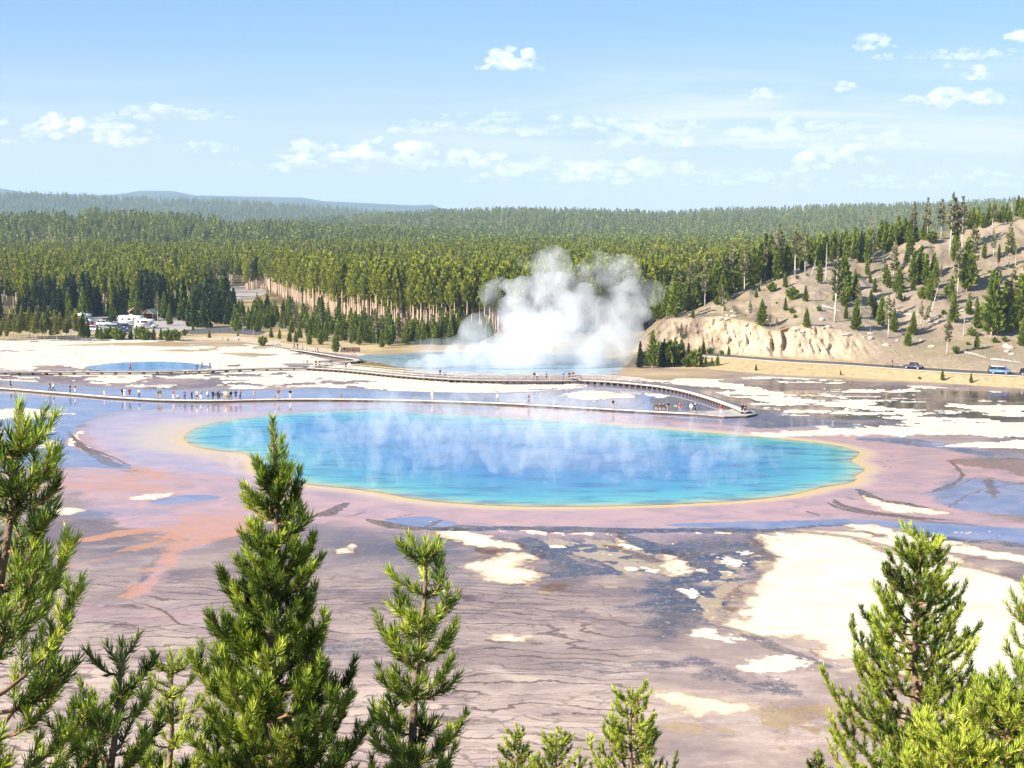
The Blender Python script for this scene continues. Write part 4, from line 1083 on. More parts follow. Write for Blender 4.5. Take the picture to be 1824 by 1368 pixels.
def trunk_mesh(name, H, r0, mat, top=0.97, lean=0.0, bare=None, wob=0.15, stubs=0):
    m = MB(); n = 9
    pts = []; rad = []
    w1, w2 = random.uniform(-wob, wob), random.uniform(-wob, wob)
    for i in range(n):
        t = i / (n - 1)
        pts.append((lean * H * t + w1 * math.sin(2.4 * t), w2 * math.sin(3.1 * t), H * top * t)); rad.append(max(0.02, r0 * (1 - 0.9 * t)))
    m.tube(pts, rad, 6)
    for k in range(stubs):
        t = random.uniform(0.25, 0.95); a = random.uniform(0, 6.28); L = H * random.uniform(0.05, 0.15) * (1.15 - t)
        i = int(t * (n - 1)); p = Vector(pts[i]).lerp(Vector(pts[min(i + 1, n - 1)]), t * (n - 1) - i)
        q = p + Vector((math.cos(a) * L, math.sin(a) * L, L * random.uniform(-.1, .7)))
        m.tube([p, p.lerp(q, .5) + Vector((0, 0, -.05 * L)), q], [r0 * .25, r0 * .16, 0.012], 4)
    me = bpy.data.meshes.new(name); me.from_pydata(m.v, [], m.f); me.shade_smooth(); me.materials.append(mat)
    return me

def conifer(kind, H, base, rad, shape, levels, per, size, mat, tmat, r0, up=0.35, droop=0.0, gap=0.0, lean=0.0, stubs=0, wob=0.15):
    cl = []
    a0 = random.uniform(0, 6.28)
    for i in range(levels):
        t = i / (levels - 1)
        z = H * (base + (1 - base) * t)
        rr = rad * shape(t) * random.uniform(0.75, 1.2)
        nb = max(1, int(per * (0.35 + 0.65 * shape(t)) + 0.5))
        for b in range(nb):
            if random.random() < gap: continue
            a = a0 + i * 2.4 + b * 6.283 / nb + random.uniform(-.4, .4)
            ca, sa = math.cos(a), math.sin(a)
            L = rr * random.uniform(0.6, 1.15)
            tone = random.gauss(0.42, 0.2)
            k = 1 if L < size * .7 else (2 if L < size * 1.8 else 3)
            for q in range(k):
                f = (q + 0.75) / k
                zz = z + L * f * (up - droop * f) + random.uniform(-.2, .2) * size
                cl.append(((ca * L * f + lean * zz, sa * L * f, zz), (ca, sa, up + 0.45 + random.uniform(-.2, .3)), size * random.uniform(0.75, 1.25), min(1, max(0, tone + 0.22 * f + 0.12 * t - .1))))
    cl.append(((lean * H, 0, H * 0.985), (0, 0, 1), size * 0.9, 0.7)); cl.append(((lean * H, 0, H * 0.95), (0, 0, 1), size * 1.0, 0.6))
    return crown_mesh("crown", cl, mat), trunk_mesh("trunk", H, r0, tmat, lean=lean, stubs=stubs, wob=wob)

bark_pale = simple_mat("bark_pale", (0.56, 0.425, 0.315), 0.9, 0.25, 2.0)
bark_gray = simple_mat("bark_gray", (0.46, 0.42, 0.37), 0.9, 0.25, 2.0)
bark_dark = simple_mat("bark_dark", (0.16, 0.11, 0.08), 0.9, 0.3, 6.0, bump=0.4)
needles_tall = foliage_mat("needles_tall", (0.12, 0.16, 0.020), (0.45, 0.47, 0.055), 0.38, obj_var=0.5)
needles_young = foliage_mat("needles_young", (0.070, 0.12, 0.018), (0.28, 0.34, 0.050), 0.32, obj_var=0.35)
needles_sparse = foliage_mat("needles_sparse", (0.12, 0.13, 0.055), (0.30, 0.285, 0.125), 0.28, obj_var=0.35)
needles_dark = foliage_mat("needles_dark", (0.020, 0.048, 0.024), (0.085, 0.13, 0.048), 0.2, obj_var=0.35)  # spruce needles; the car-park stand's shade is put into this dark tone
needles_far = foliage_mat("needles_far", (0.085, 0.135, 0.030), (0.31, 0.35, 0.060), 0.3, obj_var=0.55)
needles_gold = foliage_mat("needles_gold", (0.14, 0.155, 0.032), (0.33, 0.335, 0.075), 0.3, obj_var=0.35)

PR = {}
def proto(kind, H, crown, trunk): PR.setdefault(kind, []).append((H, crown, trunk))
dome = lambda t: (0.55 + 0.45 * math.sin(math.pi * min(1, t * 1.1 + 0.12))) * (1 - 0.85 * max(0, t - 0.55) / 0.45)
cone = lambda t: (1 - t) ** 0.85 * (0.75 + 0.25 * min(1, t * 6))
for s in range(5):                                                      # tall lodgepoles with bare lower trunks
    Hh = 18.0
    proto('tall', Hh, *conifer('tall', Hh, random.uniform(0.42, 0.52), random.uniform(1.5, 2.0), dome, 26, 6, 0.85, needles_tall, bark_pale, 0.19, up=0.45, stubs=5))
for s in range(4):                                                      # young dense pines
    Hh = 6.0
    proto('young', Hh, *conifer('young', Hh, 0.05, random.uniform(1.2, 1.6), cone, 20, 8, 0.55, needles_young, bark_pale, 0.10, up=0.4))
for s in range(4):                                                      # thin old pines
    Hh = 11.0
    proto('sparse', Hh, *conifer('sparse', Hh, random.uniform(0.28, 0.42), random.uniform(1.1, 1.5), dome, 20, 5, 0.55, needles_sparse, bark_gray, 0.17, up=0.25, gap=0.25, stubs=14, lean=random.uniform(-.03, .03)))
for s in range(3):                                                      # dark spruces
    Hh = 13.0
    proto('dark', Hh, *conifer('dark', Hh, 0.06, random.uniform(2.0, 2.5), cone, 30, 9, 0.8, needles_dark, bark_dark, 0.18, up=0.1, droop=0.25))
for s in range(3):                                                      # dense dark-green hillside pines
    Hh = 9.0
    proto('dense', Hh, *conifer('dense', Hh, 0.08, random.uniform(1.5, 1.9), lambda t: cone(t) * .8 + .2 * dome(t), 24, 8, 0.7, needles_young, bark_pale, 0.15, up=0.3))
for s in range(3):                                                      # gold-green saplings with grey lower stems
    Hh = 8.0
    proto('gold', Hh, *conifer('gold', Hh, 0.30, random.uniform(1.1, 1.4), dome, 20, 7, 0.6, needles_gold, bark_gray, 0.09, up=0.4, stubs=26))
for s in range(3):                                                      # dead snags
    Hh = 9.0
    PR.setdefault('snag', []).append((Hh, None, trunk_mesh("trunk", Hh, 0.20, bark_gray, top=1.0, lean=random.uniform(-.08, .08), wob=.3, stubs=26)))
for s in range(2):
    Hh = 2.2
    proto('shrub', Hh, *conifer('shrub', Hh, 0.08, 1.2, lambda t: math.sin(math.pi * min(1, t * .8 + .25)), 8, 8, 0.5, needles_young, bark_gray, 0.05, up=0.6))

TREE_COUNT = 0
def tree(kind, pos, height, label, group=None, name=None, cat=None, var=None, lean=0.0, flat_one=False):
    """one tree: an Empty at its foot with trunk and crown as parts (mesh data shared by copies)"""
    global TREE_COUNT
    TREE_COUNT += 1
    ps = PR[kind]; Hh, cm, tm = ps[(random.randrange(len(ps)) if var is None else var) % len(ps)]
    name = name or dict(tall='lodgepole_pine', young='young_pine', gold='young_pine', sparse='old_pine', dark='spruce_tree', snag='dead_tree', shrub='shrub').get(kind, 'pine_tree')
    cat = cat or dict(tall='lodgepole pine', young='young pine', gold='young pine', sparse='old pine', dark='spruce', snag='dead tree', shrub='shrub').get(kind, 'pine')
    e = empty(name, (pos[0], pos[1], pos[2] - 0.15), random.uniform(0, 6.28), 1.0)
    s = height / Hh
    e.scale = (s * random.uniform(.9, 1.15), s * random.uniform(.9, 1.15), s)
    if lean: e.rotation_euler = (random.uniform(-.04, .04), lean, random.uniform(-.4, .4))
    tag(e, label, cat, group)
    link(bpy.data.objects.new('trunk', tm), e)
    if cm: link(bpy.data.objects.new('crown', cm), e)
    return e

# ---- hillside trees: (px of the foot, py of the foot, height in photo pixels, kind, label)
HILL_TREES = [
 (1487, 574, 132, 'sparse', "tall thin greyish pine just above the white right end of the cliff"),
 (1503, 538, 88, 'dense', "dense dark-green pine directly behind the tall thin pine above the cliff's right end"),
 (1437, 583, 35, 'young', "small bushy pine on the cliff top just right of the dark cleft"),
 (1411, 535, 24, 'shrub', "left one of two round green bushes on bare slope above the dark cleft"),
 (1435, 537, 29, 'dense', "larger right one of two round bushes on bare slope above the cleft"),
 (1525, 588, 54, 'young', "broad bushy young pine standing where the white cliff runs out to the right"),
 (1582, 602, 79, 'sparse', "slender pine with long bare pale trunk, lowest tree mid-slope above the cyclists"),
 (1617, 616, 34, 'young', "short bushy pine low on the slope above the dark pickup"),
 (1558, 521, 26, 'young', "small conical pine alone on bare soil at mid-slope"),
 (1547, 543, 16, 'young', "very small pine beside a fallen pale log at mid-slope"),
 (1572, 540, 18, 'young', "tiny round pine at mid-slope, beside the crown of the slender bare-trunk pine"),
 (1603, 535, 26, 'dense', "short wide pine at mid-slope with its shadow on bare soil to the right"),
 (1641, 533, 22, 'shrub', "low round bush beside the top of the leaning dead snag"),
 (1655, 569, 66, 'snag', "bare grey leaning snag with forked branches in mid-slope"),
 (1642, 585, 50, 'sparse', "thin dull-green pine just below the leaning grey snag"),
 (1579, 508, 37, 'young', "narrow upright pine in the upper slope left of the dense cluster"),
 (1627, 508, 60, 'dense', "left pine of the dense dark cluster in the middle of the slope"),
 (1640, 505, 66, 'dense', "tallest middle pine of the dense dark cluster in the middle of the slope"),
 (1650, 508, 55, 'dense', "right pine of the dense dark cluster in the middle of the slope"),
 (1666, 513, 50, 'dense', "pine standing free just right of the dense dark mid-slope cluster"),
 (1676, 503, 32, 'sparse', "short grey-green pine behind the free pine right of the mid-slope cluster"),
 (1592, 506, 76, 'sparse', "tall ragged half-dead pine in the upper slope above the small conical pine"),
 (1603, 508, 29, 'snag', "short bare grey dead tree beside the ragged half-dead pine"),
 (1706, 524, 92, 'sparse', "tall pine with pale trunk left of the long dark shadow on the upper slope"),
 (1722, 519, 92, 'dense', "tall dense pine casting the long dark shadow on the upper slope"),
 (1734, 498, 104, 'sparse', "tall ragged pine behind the long dark shadow on the upper slope"),
 (1687, 632, 71, 'sparse', "pine with a bare pale lower trunk standing lowest on the slope above the road"),
 (1716, 599, 51, 'snag', "straight pale dead trunk standing above the lowest bare-trunk pine"),
 (1703, 630, 14, 'shrub', "low dark bush in the shadow of the lowest bare-trunk pine"),
 (1731, 598, 15, 'shrub', "small dark bush right of the straight pale dead trunk"),
 (1740, 622, 28, 'young', "small ragged pine low on the slope left of the turquoise van"),
 (1749, 560, 15, 'shrub', "small dark bush left of the tall grove at the right edge"),
 (1766, 598, 114, 'dense', "leftmost pine of the tall grove at the right edge of the picture"),
 (1776, 595, 116, 'sparse', "pale-trunked second pine from the left in the tall grove at the right edge"),
 (1790, 582, 84, 'dense', "shorter dark pine in the middle of the tall grove at the right edge"),
 (1805, 589, 114, 'sparse', "pine with long bare pale trunk in front of the tall grove at the right edge"),
 (1816, 592, 102, 'dense', "rightmost dense pine of the tall grove at the right edge"),
 (1797, 477, 79, 'sparse', "lone ragged pine with pale trunk on bare upper slope near the right edge"),
 (1821, 616, 45, 'young', "small pine low on the slope at the very right edge"),
 (1808, 480, 40, 'snag', "small bare grey snag right of the lone ragged upper pine"),
 (1626, 432, 72, 'sparse', "ragged tall grey-green pine on the skyline, leftmost of the tall trio"),
 (1651, 429, 76, 'sparse', "ragged tall grey-green pine on the skyline, middle of the tall trio"),
 (1676, 426, 70, 'sparse', "ragged tall grey-green pine on the skyline, right of the tall trio"),
 (1692, 453, 108, 'sparse', "very tall ragged pine whose tip rises highest above the skyline"),
 (1700, 450, 96, 'sparse', "tall ragged pine touching the right side of the highest skyline pine"),
 (1713, 450, 98, 'sparse', "tall ragged bushy-topped pine right of the highest skyline pine"),
 (1768, 408, 50, 'sparse', "dull brown-green pine rising above the bright green skyline thicket"),
 (1801, 390, 40, 'snag', "thin bare snag standing on the skyline near the right edge"),
 (1416, 489, 89, 'sparse', "tall brownish half-dead pine on the brow, leftmost standing against the blue ridge"),
 (1434, 489, 72, 'sparse', "green-topped tall thin pine beside the brownish half-dead pine on the brow"),
 (1444, 492, 40, 'snag', "bare leaning snag on the brow right of the green-topped thin pine"),
 (1472, 500, 70, 'snag', "tall bare dark snag standing on the brow left of the dense spruces"),
 (1534, 468, 56, 'dark', "large dark spruce-like tree on the brow"),
 (1555, 468, 62, 'sparse', "tall brown-tipped thin pine right of the large dark brow tree"),
 (1545, 470, 44, 'dense', "dark green pine squeezed between the large dark brow tree and the brown-tipped pine"),
 (1234, 566, 18, 'young', "small pine alone on the bare spur near the forest edge, left end of the hill"),
 (1287, 563, 56, 'sparse', "thin pine on the cliff top with its shadow stretching right over bare soil"),
 (1278, 543, 15, 'shrub', "low bush on the spur behind the thin cliff-top pine"),
 (1336, 568, 33, 'sparse', "left short pine of the thicket on the cliff top"),
 (1357, 580, 46, 'young', "tallest pine of the thicket on the cliff top"),
 (1372, 583, 28, 'sparse', "right short pine of the thicket on the cliff top"),
 (1384, 589, 25, 'sparse', "thin scraggly pine on the edge of the cliff just left of the cleft"),
 (1399, 553, 24, 'young', "small narrow pine on bare soil below the pair of round bushes"),
 (1399, 513, 28, 'dense', "short pine on the upper spur above the pair of round bushes"),
 (1375, 520, 17, 'shrub', "low green bush on the edge of the forested spur"),
 (1318, 552, 22, 'snag', "small dead bush with dark branches on the spur"),
 (1213, 614, 40, 'sparse', "small twisted pine growing on the cream cliff face"),
 (1253, 630, 24, 'young', "small dark pine at the foot of the cliff right of the dark thicket"),
 (1265, 631, 12, 'shrub', "low dark shrub at the cliff foot, next to the small dark pine"),
 (1285, 632, 9, 'shrub', "very low dark shrub at the cliff foot, between two taller shrubs"),
 (1298, 633, 18, 'young', "pointed dark shrub at the cliff foot, rightmost of its row"),
 (1347, 660, 12, 'young', "tiny dark pine on the dry bank below the road, below the cleft"),
 (1498, 668, 10, 'young', "tiny dark pine on the dry bank left of the cyclists"),
 (1680, 678, 22, 'dense', "round dark pine on the dry bank between the pickup and the van"),
 (1731, 682, 19, 'dense', "round dark pine on the dry bank just left of the turquoise van"),
 (1639, 675, 5, 'shrub', "tiny shrub on the dry bank below the dark pickup"),
 (1763, 664, 15, 'young', "small pine touching the front of the turquoise van"),
 (1460, 505, 40, 'dense', "dark pine on the brow below the tall bare snag"),
 (1520, 520, 20, 'snag', "low tangle of dead grey branches in the shade of the brow"),
 (1480, 640, 12, 'snag', "small forked dead stump at the roadside above the bank"),
 (1687, 524, 16, 'shrub', "dull bush left of the tall pale-trunked pine on the upper slope"),
 (1660, 433, 20, 'shrub', "low green bush on the bare patch below the skyline trio"),
]
for px, py, hpx, kind, lab in HILL_TREES:
    p = hill_at(px, py)
    hh = hpx * p[1] / FOC
    tree(kind, p, hh, lab, "pines and shrubs scattered over the bare hillside", lean=(0.3 if 'leaning' in lab else 0.0))

# bright thicket along the skyline and brow: nothing tells these apart
def brow(px_list, group, lab, kind, h, jit=6):
    for px in px_list:
        pyc = np.interp(px, hcols, C_py) + random.uniform(-2, jit)
        p = hill_at(px, pyc + 1.5)
        tree(kind, (p[0], p[1] + random.uniform(0, 14), p[2]), h * random.uniform(.75, 1.2), lab, group)
brow(np.linspace(1728, 1850, 22), "green thicket on the skyline", "bright green bushy pine crowded in the thicket on the right-hand skyline", 'young', 5.2)
brow(np.linspace(1484, 1650, 30), "green pines on the brow", "bright green pine crowded along the brow above the bare slope", 'young', 6.0)
brow(np.linspace(1486, 1640, 12), "dark pines on the brow", "dark green taller pine in the row along the brow above the bare slope", 'dense', 7.5, 14)
brow(np.linspace(1385, 1480, 22), "pines on the left brow", "mid green pine in the crowded row along the left part of the brow", 'dense', 7.5, 12)
brow(np.linspace(1172, 1390, 46), "pines along the spur", "tall green pine at the forest edge along the spur above the cliff", 'dense', 9.5, 10)
brow(np.linspace(1200, 1440, 14), "thin pines on the spur", "thin grey-green pine among the green ones at the forest edge along the spur", 'sparse', 11.5, 8)

# dark thicket at the left foot of the cliff
for i, (px, hpx) in enumerate([(1140, 48), (1150, 40), (1162, 66), (1173, 44), (1183, 52), (1193, 70), (1203, 50), (1214, 46), (1226, 44), (1238, 48), (1246, 36), (1168, 30), (1200, 34), (1222, 30)]):
    p = at(px, 655 - random.uniform(0, 4), 0)
    tree(('dark', 'shrub', 'dense', 'young')[i % 4], p, hpx * (.62 if i % 4 == 1 else 1) * p[1] / FOC, "dark green bushy tree in the dense clump at the left foot of the cliff", "dark clump at the foot of the cliff")
for px, hpx, lab in [(1257, 22, "left one of three low dark pines right of the dark clump"), (1268, 20, "middle one of three low dark pines right of the dark clump"), (1278, 24, "right one of three low dark pines right of the dark clump")]:
    p = at(px, 655, 0); tree('dense', p, hpx * p[1] / FOC, lab, "low pines beside the dark clump")

# scrub, stones and fallen timber on the bare slope
rock_m = simple_mat("pale_rock", (0.50, 0.42, 0.34), 0.95, 0.25, 1.5)
for i in range(46):
    px = random.uniform(1290, 1860); lo = np.interp(px, hcols, C_py) + 6; hi = np.interp(px, hcols, B_py) + (10 if px > 1540 else -8)
    if hi < lo + 4: continue
    p = hill_at(px, random.uniform(lo, hi))
    for _ in range(2):
        q = hill_at(random.uniform(1420, 1850), random.uniform(0, 1) * 150 + np.interp(px, hcols, C_py) * 0 + 450)
        if 1480 < project(q)[0] < 1860: tree(('young', 'sparse', 'dense')[i % 3], q, random.uniform(2.5, 7.5), ("scattered small green pine on the open hillside", "scattered thin greyish pine on the open hillside", "scattered dark bushy pine on the open hillside")[i % 3], ("small pines on the open slope", "thin pines on the open slope", "bushy pines on the open slope")[i % 3])
    tree(('shrub', 'snag', 'shrub', 'young')[i % 4], p, (random.uniform(.5, 1.3), random.uniform(1.5, 3.5), random.uniform(.6, 1.5), random.uniform(1.2, 3.0))[i % 4],
         ("low grey-green scrub dotted on the bare hillside", "small leafless dead sapling sticking out of the bare hillside", "low grey-green scrub dotted on the bare hillside", "knee-high pine seedling on the bare hillside")[i % 4], ("scrub on the hillside", "dead saplings on the hillside", "scrub on the hillside", "seedlings on the hillside")[i % 4])
for px, py, L, a, lab in [(1545, 500, 9, .4, "pale fallen trunk lying below the brow spruces"), (1562, 545, 9, -.5, "pale fallen log slanting beside the very small pine at mid-slope"), (1700, 556, 7, .2, "fallen grey log left of the straight pale dead trunk"), (1745, 575, 11, -.35, "long fallen pale log sloping down right of the straight dead trunk"), (1718, 628, 8, -.5, "fallen log in the shadow of the lowest bare-trunk pine"),
                          (1765, 640, 10, -.3, "long pale log lying low on the slope above the van"), (1505, 545, 8, .7, "thin fallen trunk at the foot of the tall thin pine"), (1660, 580, 9, .8, "dark fallen trunk behind the leaning grey snag"), (1790, 520, 8, .3, "fallen pale log on the bare slope above the right-hand grove"), (1612, 560, 6, -.2, "short pale log at mid-slope below the short wide pine"), (1465, 545, 7, -.6, "thin pale fallen stem on the slope above the white cliff end"), (1330, 556, 6, .3, "fallen pale log on the spur above the cliff")]:
    p = hill_at(px, py); q = hill_at(px + L * 6 * math.cos(a), py - L * 3.0 * math.sin(a))
    e = empty('fallen_log', p); tag(e, lab, 'log')
    d = (q - p); m = MB().tube([(0, 0, .12), tuple(d * .5 + Vector((0, 0, .25))), tuple(d + Vector((0, 0, .15)))], [.20, .15, .07], 6)
    m.build('trunk', bark_gray, e, True)
    m = MB()
    for k in range(7):
        t = .35 + .09 * k; b = d * t + Vector((0, 0, .22)); m.tube([tuple(b), tuple(b + Vector((random.uniform(-.6, .6), random.uniform(-.6, .6), random.uniform(.3, 1.0))))], [.04, .012], 4)
    m.build('branches', bark_gray, e)
def boulder(p, r, label, group):
    bm = bmesh.new(); bmesh.ops.create_icosphere(bm, subdivisions=2, radius=r)
    sx, sy, sz = random.uniform(.8, 1.4), random.uniform(.7, 1.2), random.uniform(.5, .8); k = random.uniform(0, 50)
    for v in bm.verts:
        n = fbm3(np.array([v.co.x / r + k]), np.array([v.co.y / r]), np.array([v.co.z / r]), 2, 5)[0]
        v.co *= 1 + .7 * n; v.co.x *= sx; v.co.y *= sy; v.co.z *= sz
    me = bpy.data.meshes.new('boulder'); bm.to_mesh(me); bm.free(); me.materials.append(rock_m)
    o = link(bpy.data.objects.new('boulder', me)); o.location = p; tag(o, label, 'boulder', group)
for i in range(40):
    px = random.uniform(1240, 1850); c_ = np.interp(px, hcols, C_py); b_ = np.interp(px, hcols, B_py)
    py = random.uniform(b_ - 6, b_ + 14) if i % 2 else random.uniform(c_ + 8, b_ + 10)
    boulder(hill_at(px, py), random.uniform(.3, .9), "pale weathered stone lying on the bare slope or cliff edge", "stones on the hillside")

# ---- left side: gold-green clump in front of the car park
for i in range(24):
    px = -4 + i * 5.6 + random.uniform(-2, 2); p = at(px, random.uniform(598, 608), 0)
    tree('gold', p, random.uniform(38, 62) * (0.72 + 0.28 * math.sin(min(1, max(0, px / 110)) * 3.0)) * p[1] / FOC, "yellow-green slender pine with bare grey stem in the clump left of the car park", "slender pines left of the car park")
for px, py, hpx, kind, lab in [(136, 604, 54, 'gold', "tall yellow-green pine at the right end of the slender clump, by the camper"), (148, 603, 48, 'dense', "dark shaded pine right of the slender clump"), (157, 602, 34, 'dense', "smaller dark shaded pine right of the slender clump"),
                               (174, 604, 25, 'young', "small green pine in front of the parked cars"), (197, 604, 21, 'shrub', "round grey-green shrub in front of the parked cars"), (186, 604, 12, 'shrub', "low grey shrub between the small pine and round shrub before the cars"),
                               (218, 605, 16, 'shrub', "low round shrub in front of the white motorhome"), (233, 605, 25, 'young', "yellow-green bushy tree in front of the white motorhome"), (244, 605, 26, 'young', "yellow-green bushy tree touching the right side of its twin before the motorhome"),
                               (262, 606, 18, 'shrub', "round shrub right of the bushy pair before the motorhome"), (274, 606, 24, 'young', "bushy green tree below the small shelter"), (287, 606, 22, 'young', "bushy green tree in the middle of the shrub row right of the car park"), (180, 605, 24, 'young', "green pine between the round shrub and the small pine before the parked cars"), (209, 606, 23, 'shrub', "tall round shrub hiding the front row of parked cars"), (253, 606, 24, 'shrub', "tall round shrub hiding the lower half of the second motorhome"), (300, 607, 20, 'shrub', "wide green shrub in the row right of the car park"), (312, 607, 20, 'shrub', "last wide green shrub at the right end of the row, before open ground"), (329, 598, 12, 'shrub', "lone round bush right of the shrub row"),
                               (302, 580, 38, 'dense', "dark pine right of the small shelters, in front of the access road"), (281, 572, 52, 'sparse', "thin pine with pale bare trunk right beside the open shelter"), (344, 589, 15, 'young', "small pine beside the access road"), (373, 602, 15, 'young', "small round pine alone left on the open ground by the path"), (424, 600, 12, 'young', "small round pine alone right on the open ground by the path"),
                               (468, 616, 17, 'shrub', "wide dark bush right at the edge of the pale flats"), (452, 608, 30, 'snag', "thin grey dead stem by the path"), (483, 602, 21, 'dense', "round green pine standing behind the wide dark bush"), (498, 604, 19, 'young', "small pine right of the round green pine behind the dark bush"),
                               (516, 609, 25, 'young', "small pine on the dry slope left of the walkers in pairs"), (527, 610, 22, 'young', "small narrow pine just behind the walkers in pairs"), (551, 614, 27, 'young', "young pine just right of the walkers in pairs"), (571, 614, 28, 'young', "young pine in front of the grove, left of the viewing shelter"), (598, 627, 36, 'young', "young pine nearest to the spring, directly beside the viewing shelter"),
                               (640, 614, 32, 'young', "young pine behind the viewing shelter"), (680, 620, 34, 'dense', "dense pine with shadow at its foot, at the left rim of the crater"), (803, 617, 48, 'dense', "dense green pine standing in front of the grove at the left edge of the steam"), (770, 610, 36, 'young', "green pine left of the dense pine by the steam"), (722, 612, 34, 'young', "green pine in the front row above the crater")]:
    p = at(px, py, 0)
    tree(kind, p, hpx * p[1] / FOC, lab, "trees round the car park and path")

# spruces behind the car park, their shade put into the dark needle colour
for i in range(78):
    px = random.uniform(-10, 410); py = random.uniform(552, 566) if px < 320 else random.uniform(560, 584)
    if px < 120: py = random.uniform(560, 585)
    p = at(px, py, 0)
    tree('dark', p, random.uniform(7.5, 16.0), "dark blue-green spruce with shade put into its needle colour in the stand behind the car park", "dark spruces behind the car park")
for i in range(34):
    px = random.uniform(-10, 420); p = at(px, random.uniform(552, 575), 0)
    tree('dense', p, random.uniform(6, 14), "mid green pine mixed among the dark spruces behind the car park", "green pines among the spruces")
# young grove in front of the tall forest edge
for i in range(270):
    px = random.uniform(410, 880); lo = np.interp(px, [410, 470, 560, 700, 880], [596, 592, 609, 616, 614]); hi = np.interp(px, [410, 470, 560, 700, 880], [566, 548, 564, 590, 600])
    p = at(px, random.uniform(hi, lo), 0)
    tree(('young', 'young', 'dense', 'sparse')[i % 4], p, random.uniform(3.6, 8.0) * random.uniform(.8, 1.1), "mid green young pine in the grove between the tall forest edge and the path", "young pines in front of the forest edge")
# tall pale-trunked pines forming the forest edge
edge_line = [(466, 516), (500, 530), (540, 548), (600, 566), (700, 584), (800, 592), (900, 596), (1000, 598), (1080, 592), (1160, 584), (1200, 572)]
ex = np.array(edge_line, float)
s_acc = np.concatenate([[0], np.cumsum(np.hypot(*(np.diff([[*at(x, y)[:2]] for x, y in edge_line], axis=0)).T))])
EDGE_N = 215
for i in range(EDGE_N):
    s = s_acc[-1] * (i + random.uniform(-.4, .4)) / EDGE_N
    px = np.interp(s, s_acc, ex[:, 0]); py = np.interp(s, s_acc, ex[:, 1])
    p = at(px, py, 0)
    tree('tall', (p[0], p[1] + random.uniform(0, 10), 0), random.uniform(15.0, 19.5), "tall slim lodgepole pine with bare pale trunk standing in the forest edge", "tall pines along the forest edge")

# ================================================================== STUFF: the forest behind, too many to count
far_cl = {}
def far_crown(nm, H, rad, mat, levels, per, size, base):
    """one-piece tree for the far woods: crown and trunk in one mesh"""
    c, t = conifer('far', H, base, rad, lambda t: 0.7 * cone(t) + 0.3 * dome(t), levels, per, size, mat, bark_pale, 0.2, up=0.4)
    bm = bmesh.new(); bm.from_mesh(c); nf = len(bm.faces)
    bm.from_mesh(t)
    bm.faces.ensure_lookup_table()
    for f in bm.faces[nf:]: f.material_index = 1
    me = bpy.data.meshes.new(nm); bm.to_mesh(me); bm.free()
    me.materials.append(mat); me.materials.append(bark_pale)
    return me
def stuff_forest(name, pts, scl, protos, label):
    """one object whose points carry instances of a few pines (geometry nodes); the pines themselves stand in the wood as its first trees"""
    me = bpy.data.meshes.new(name)
    me.vertices.add(len(pts)); me.vertices.foreach_set('co', np.asarray(pts, np.float32).ravel())
    o = link(bpy.data.objects.new(name, me))
    set_attr(me, 'sc', scl); set_attr(me, 'rz', rng.uniform(0, 6.28, len(pts)))
    ng = bpy.data.node_groups.new(name, 'GeometryNodeTree')
    ng.interface.new_socket('Geometry', in_out='INPUT', socket_type='NodeSocketGeometry'); ng.interface.new_socket('Geometry', in_out='OUTPUT', socket_type='NodeSocketGeometry')
    nd = ng.nodes; lk = ng.links
    gi = nd.new('NodeGroupInput'); go = nd.new('NodeGroupOutput'); g2i = nd.new('GeometryNodeGeometryToInstance')
    for ob in reversed(protos):
        oi = nd.new('GeometryNodeObjectInfo'); oi.transform_space = 'ORIGINAL'; oi.inputs['Object'].default_value = ob; oi.inputs['As Instance'].default_value = True
        lk.new(oi.outputs['Geometry'], g2i.inputs[0])
    ip = nd.new('GeometryNodeInstanceOnPoints'); ip.inputs['Pick Instance'].default_value = True
    def na(n):
        a = nd.new('GeometryNodeInputNamedAttribute'); a.data_type = 'FLOAT'; a.inputs['Name'].default_value = n; return a.outputs[0]
    cx_ = nd.new('ShaderNodeCombineXYZ'); lk.new(na('rz'), cx_.inputs[2])
    lk.new(gi.outputs[0], ip.inputs['Points']); lk.new(g2i.outputs[0], ip.inputs['Instance'])
    lk.new(cx_.outputs[0], ip.inputs['Rotation']); lk.new(na('sc'), ip.inputs['Scale'])
    lk.new(ip.outputs[0], go.inputs[0])
    md = o.modifiers.new('trees', 'NODES'); md.node_group = ng
    tag(o, label, 'forest', kind='stuff')
    return o

def forest_proto(me, loc, s, label, group):
    o = link(bpy.data.objects.new('lodgepole_pine', me)); o.location = loc; o.scale = (s, s, s); tag(o, label, 'lodgepole pine', group); return o

# plain forest
edge_px = np.array([(-600, 574), (0, 572), (300, 566), (400, 540), (462, 514), *edge_line, (1240, 560), (1300, 535), (1380, 505), (1450, 480), (3000, 470)], float)
def edge_depth(px):
    py = np.interp(px, edge_px[:, 0], edge_px[:, 1]); return depth_of(py, px, 0.0)
def sample_plain(n, dmin, dmax, px0, px1):
    d = np.sqrt(rng.uniform(dmin ** 2, dmax ** 2, n)); px = rng.uniform(px0, px1, n)
    ok = d > edge_depth(px) + 10
    # clearing behind the car park
    clear = (px > 385) & (px < 474) & (d > 600) & (d < 735)
    x = (px - CX) / FOC * d * 1.02
    dens = fbm(x * .02, d * .02, 3, 201) > -0.16
    ok &= ~clear & dens
    # keep off the hill's bare face
    j = np.clip(np.searchsorted(hcols, px), 0, len(hcols) - 1)
    ok &= ~((px > 1090) & (d < dC[j] + 6))
    return px[ok], d[ok]
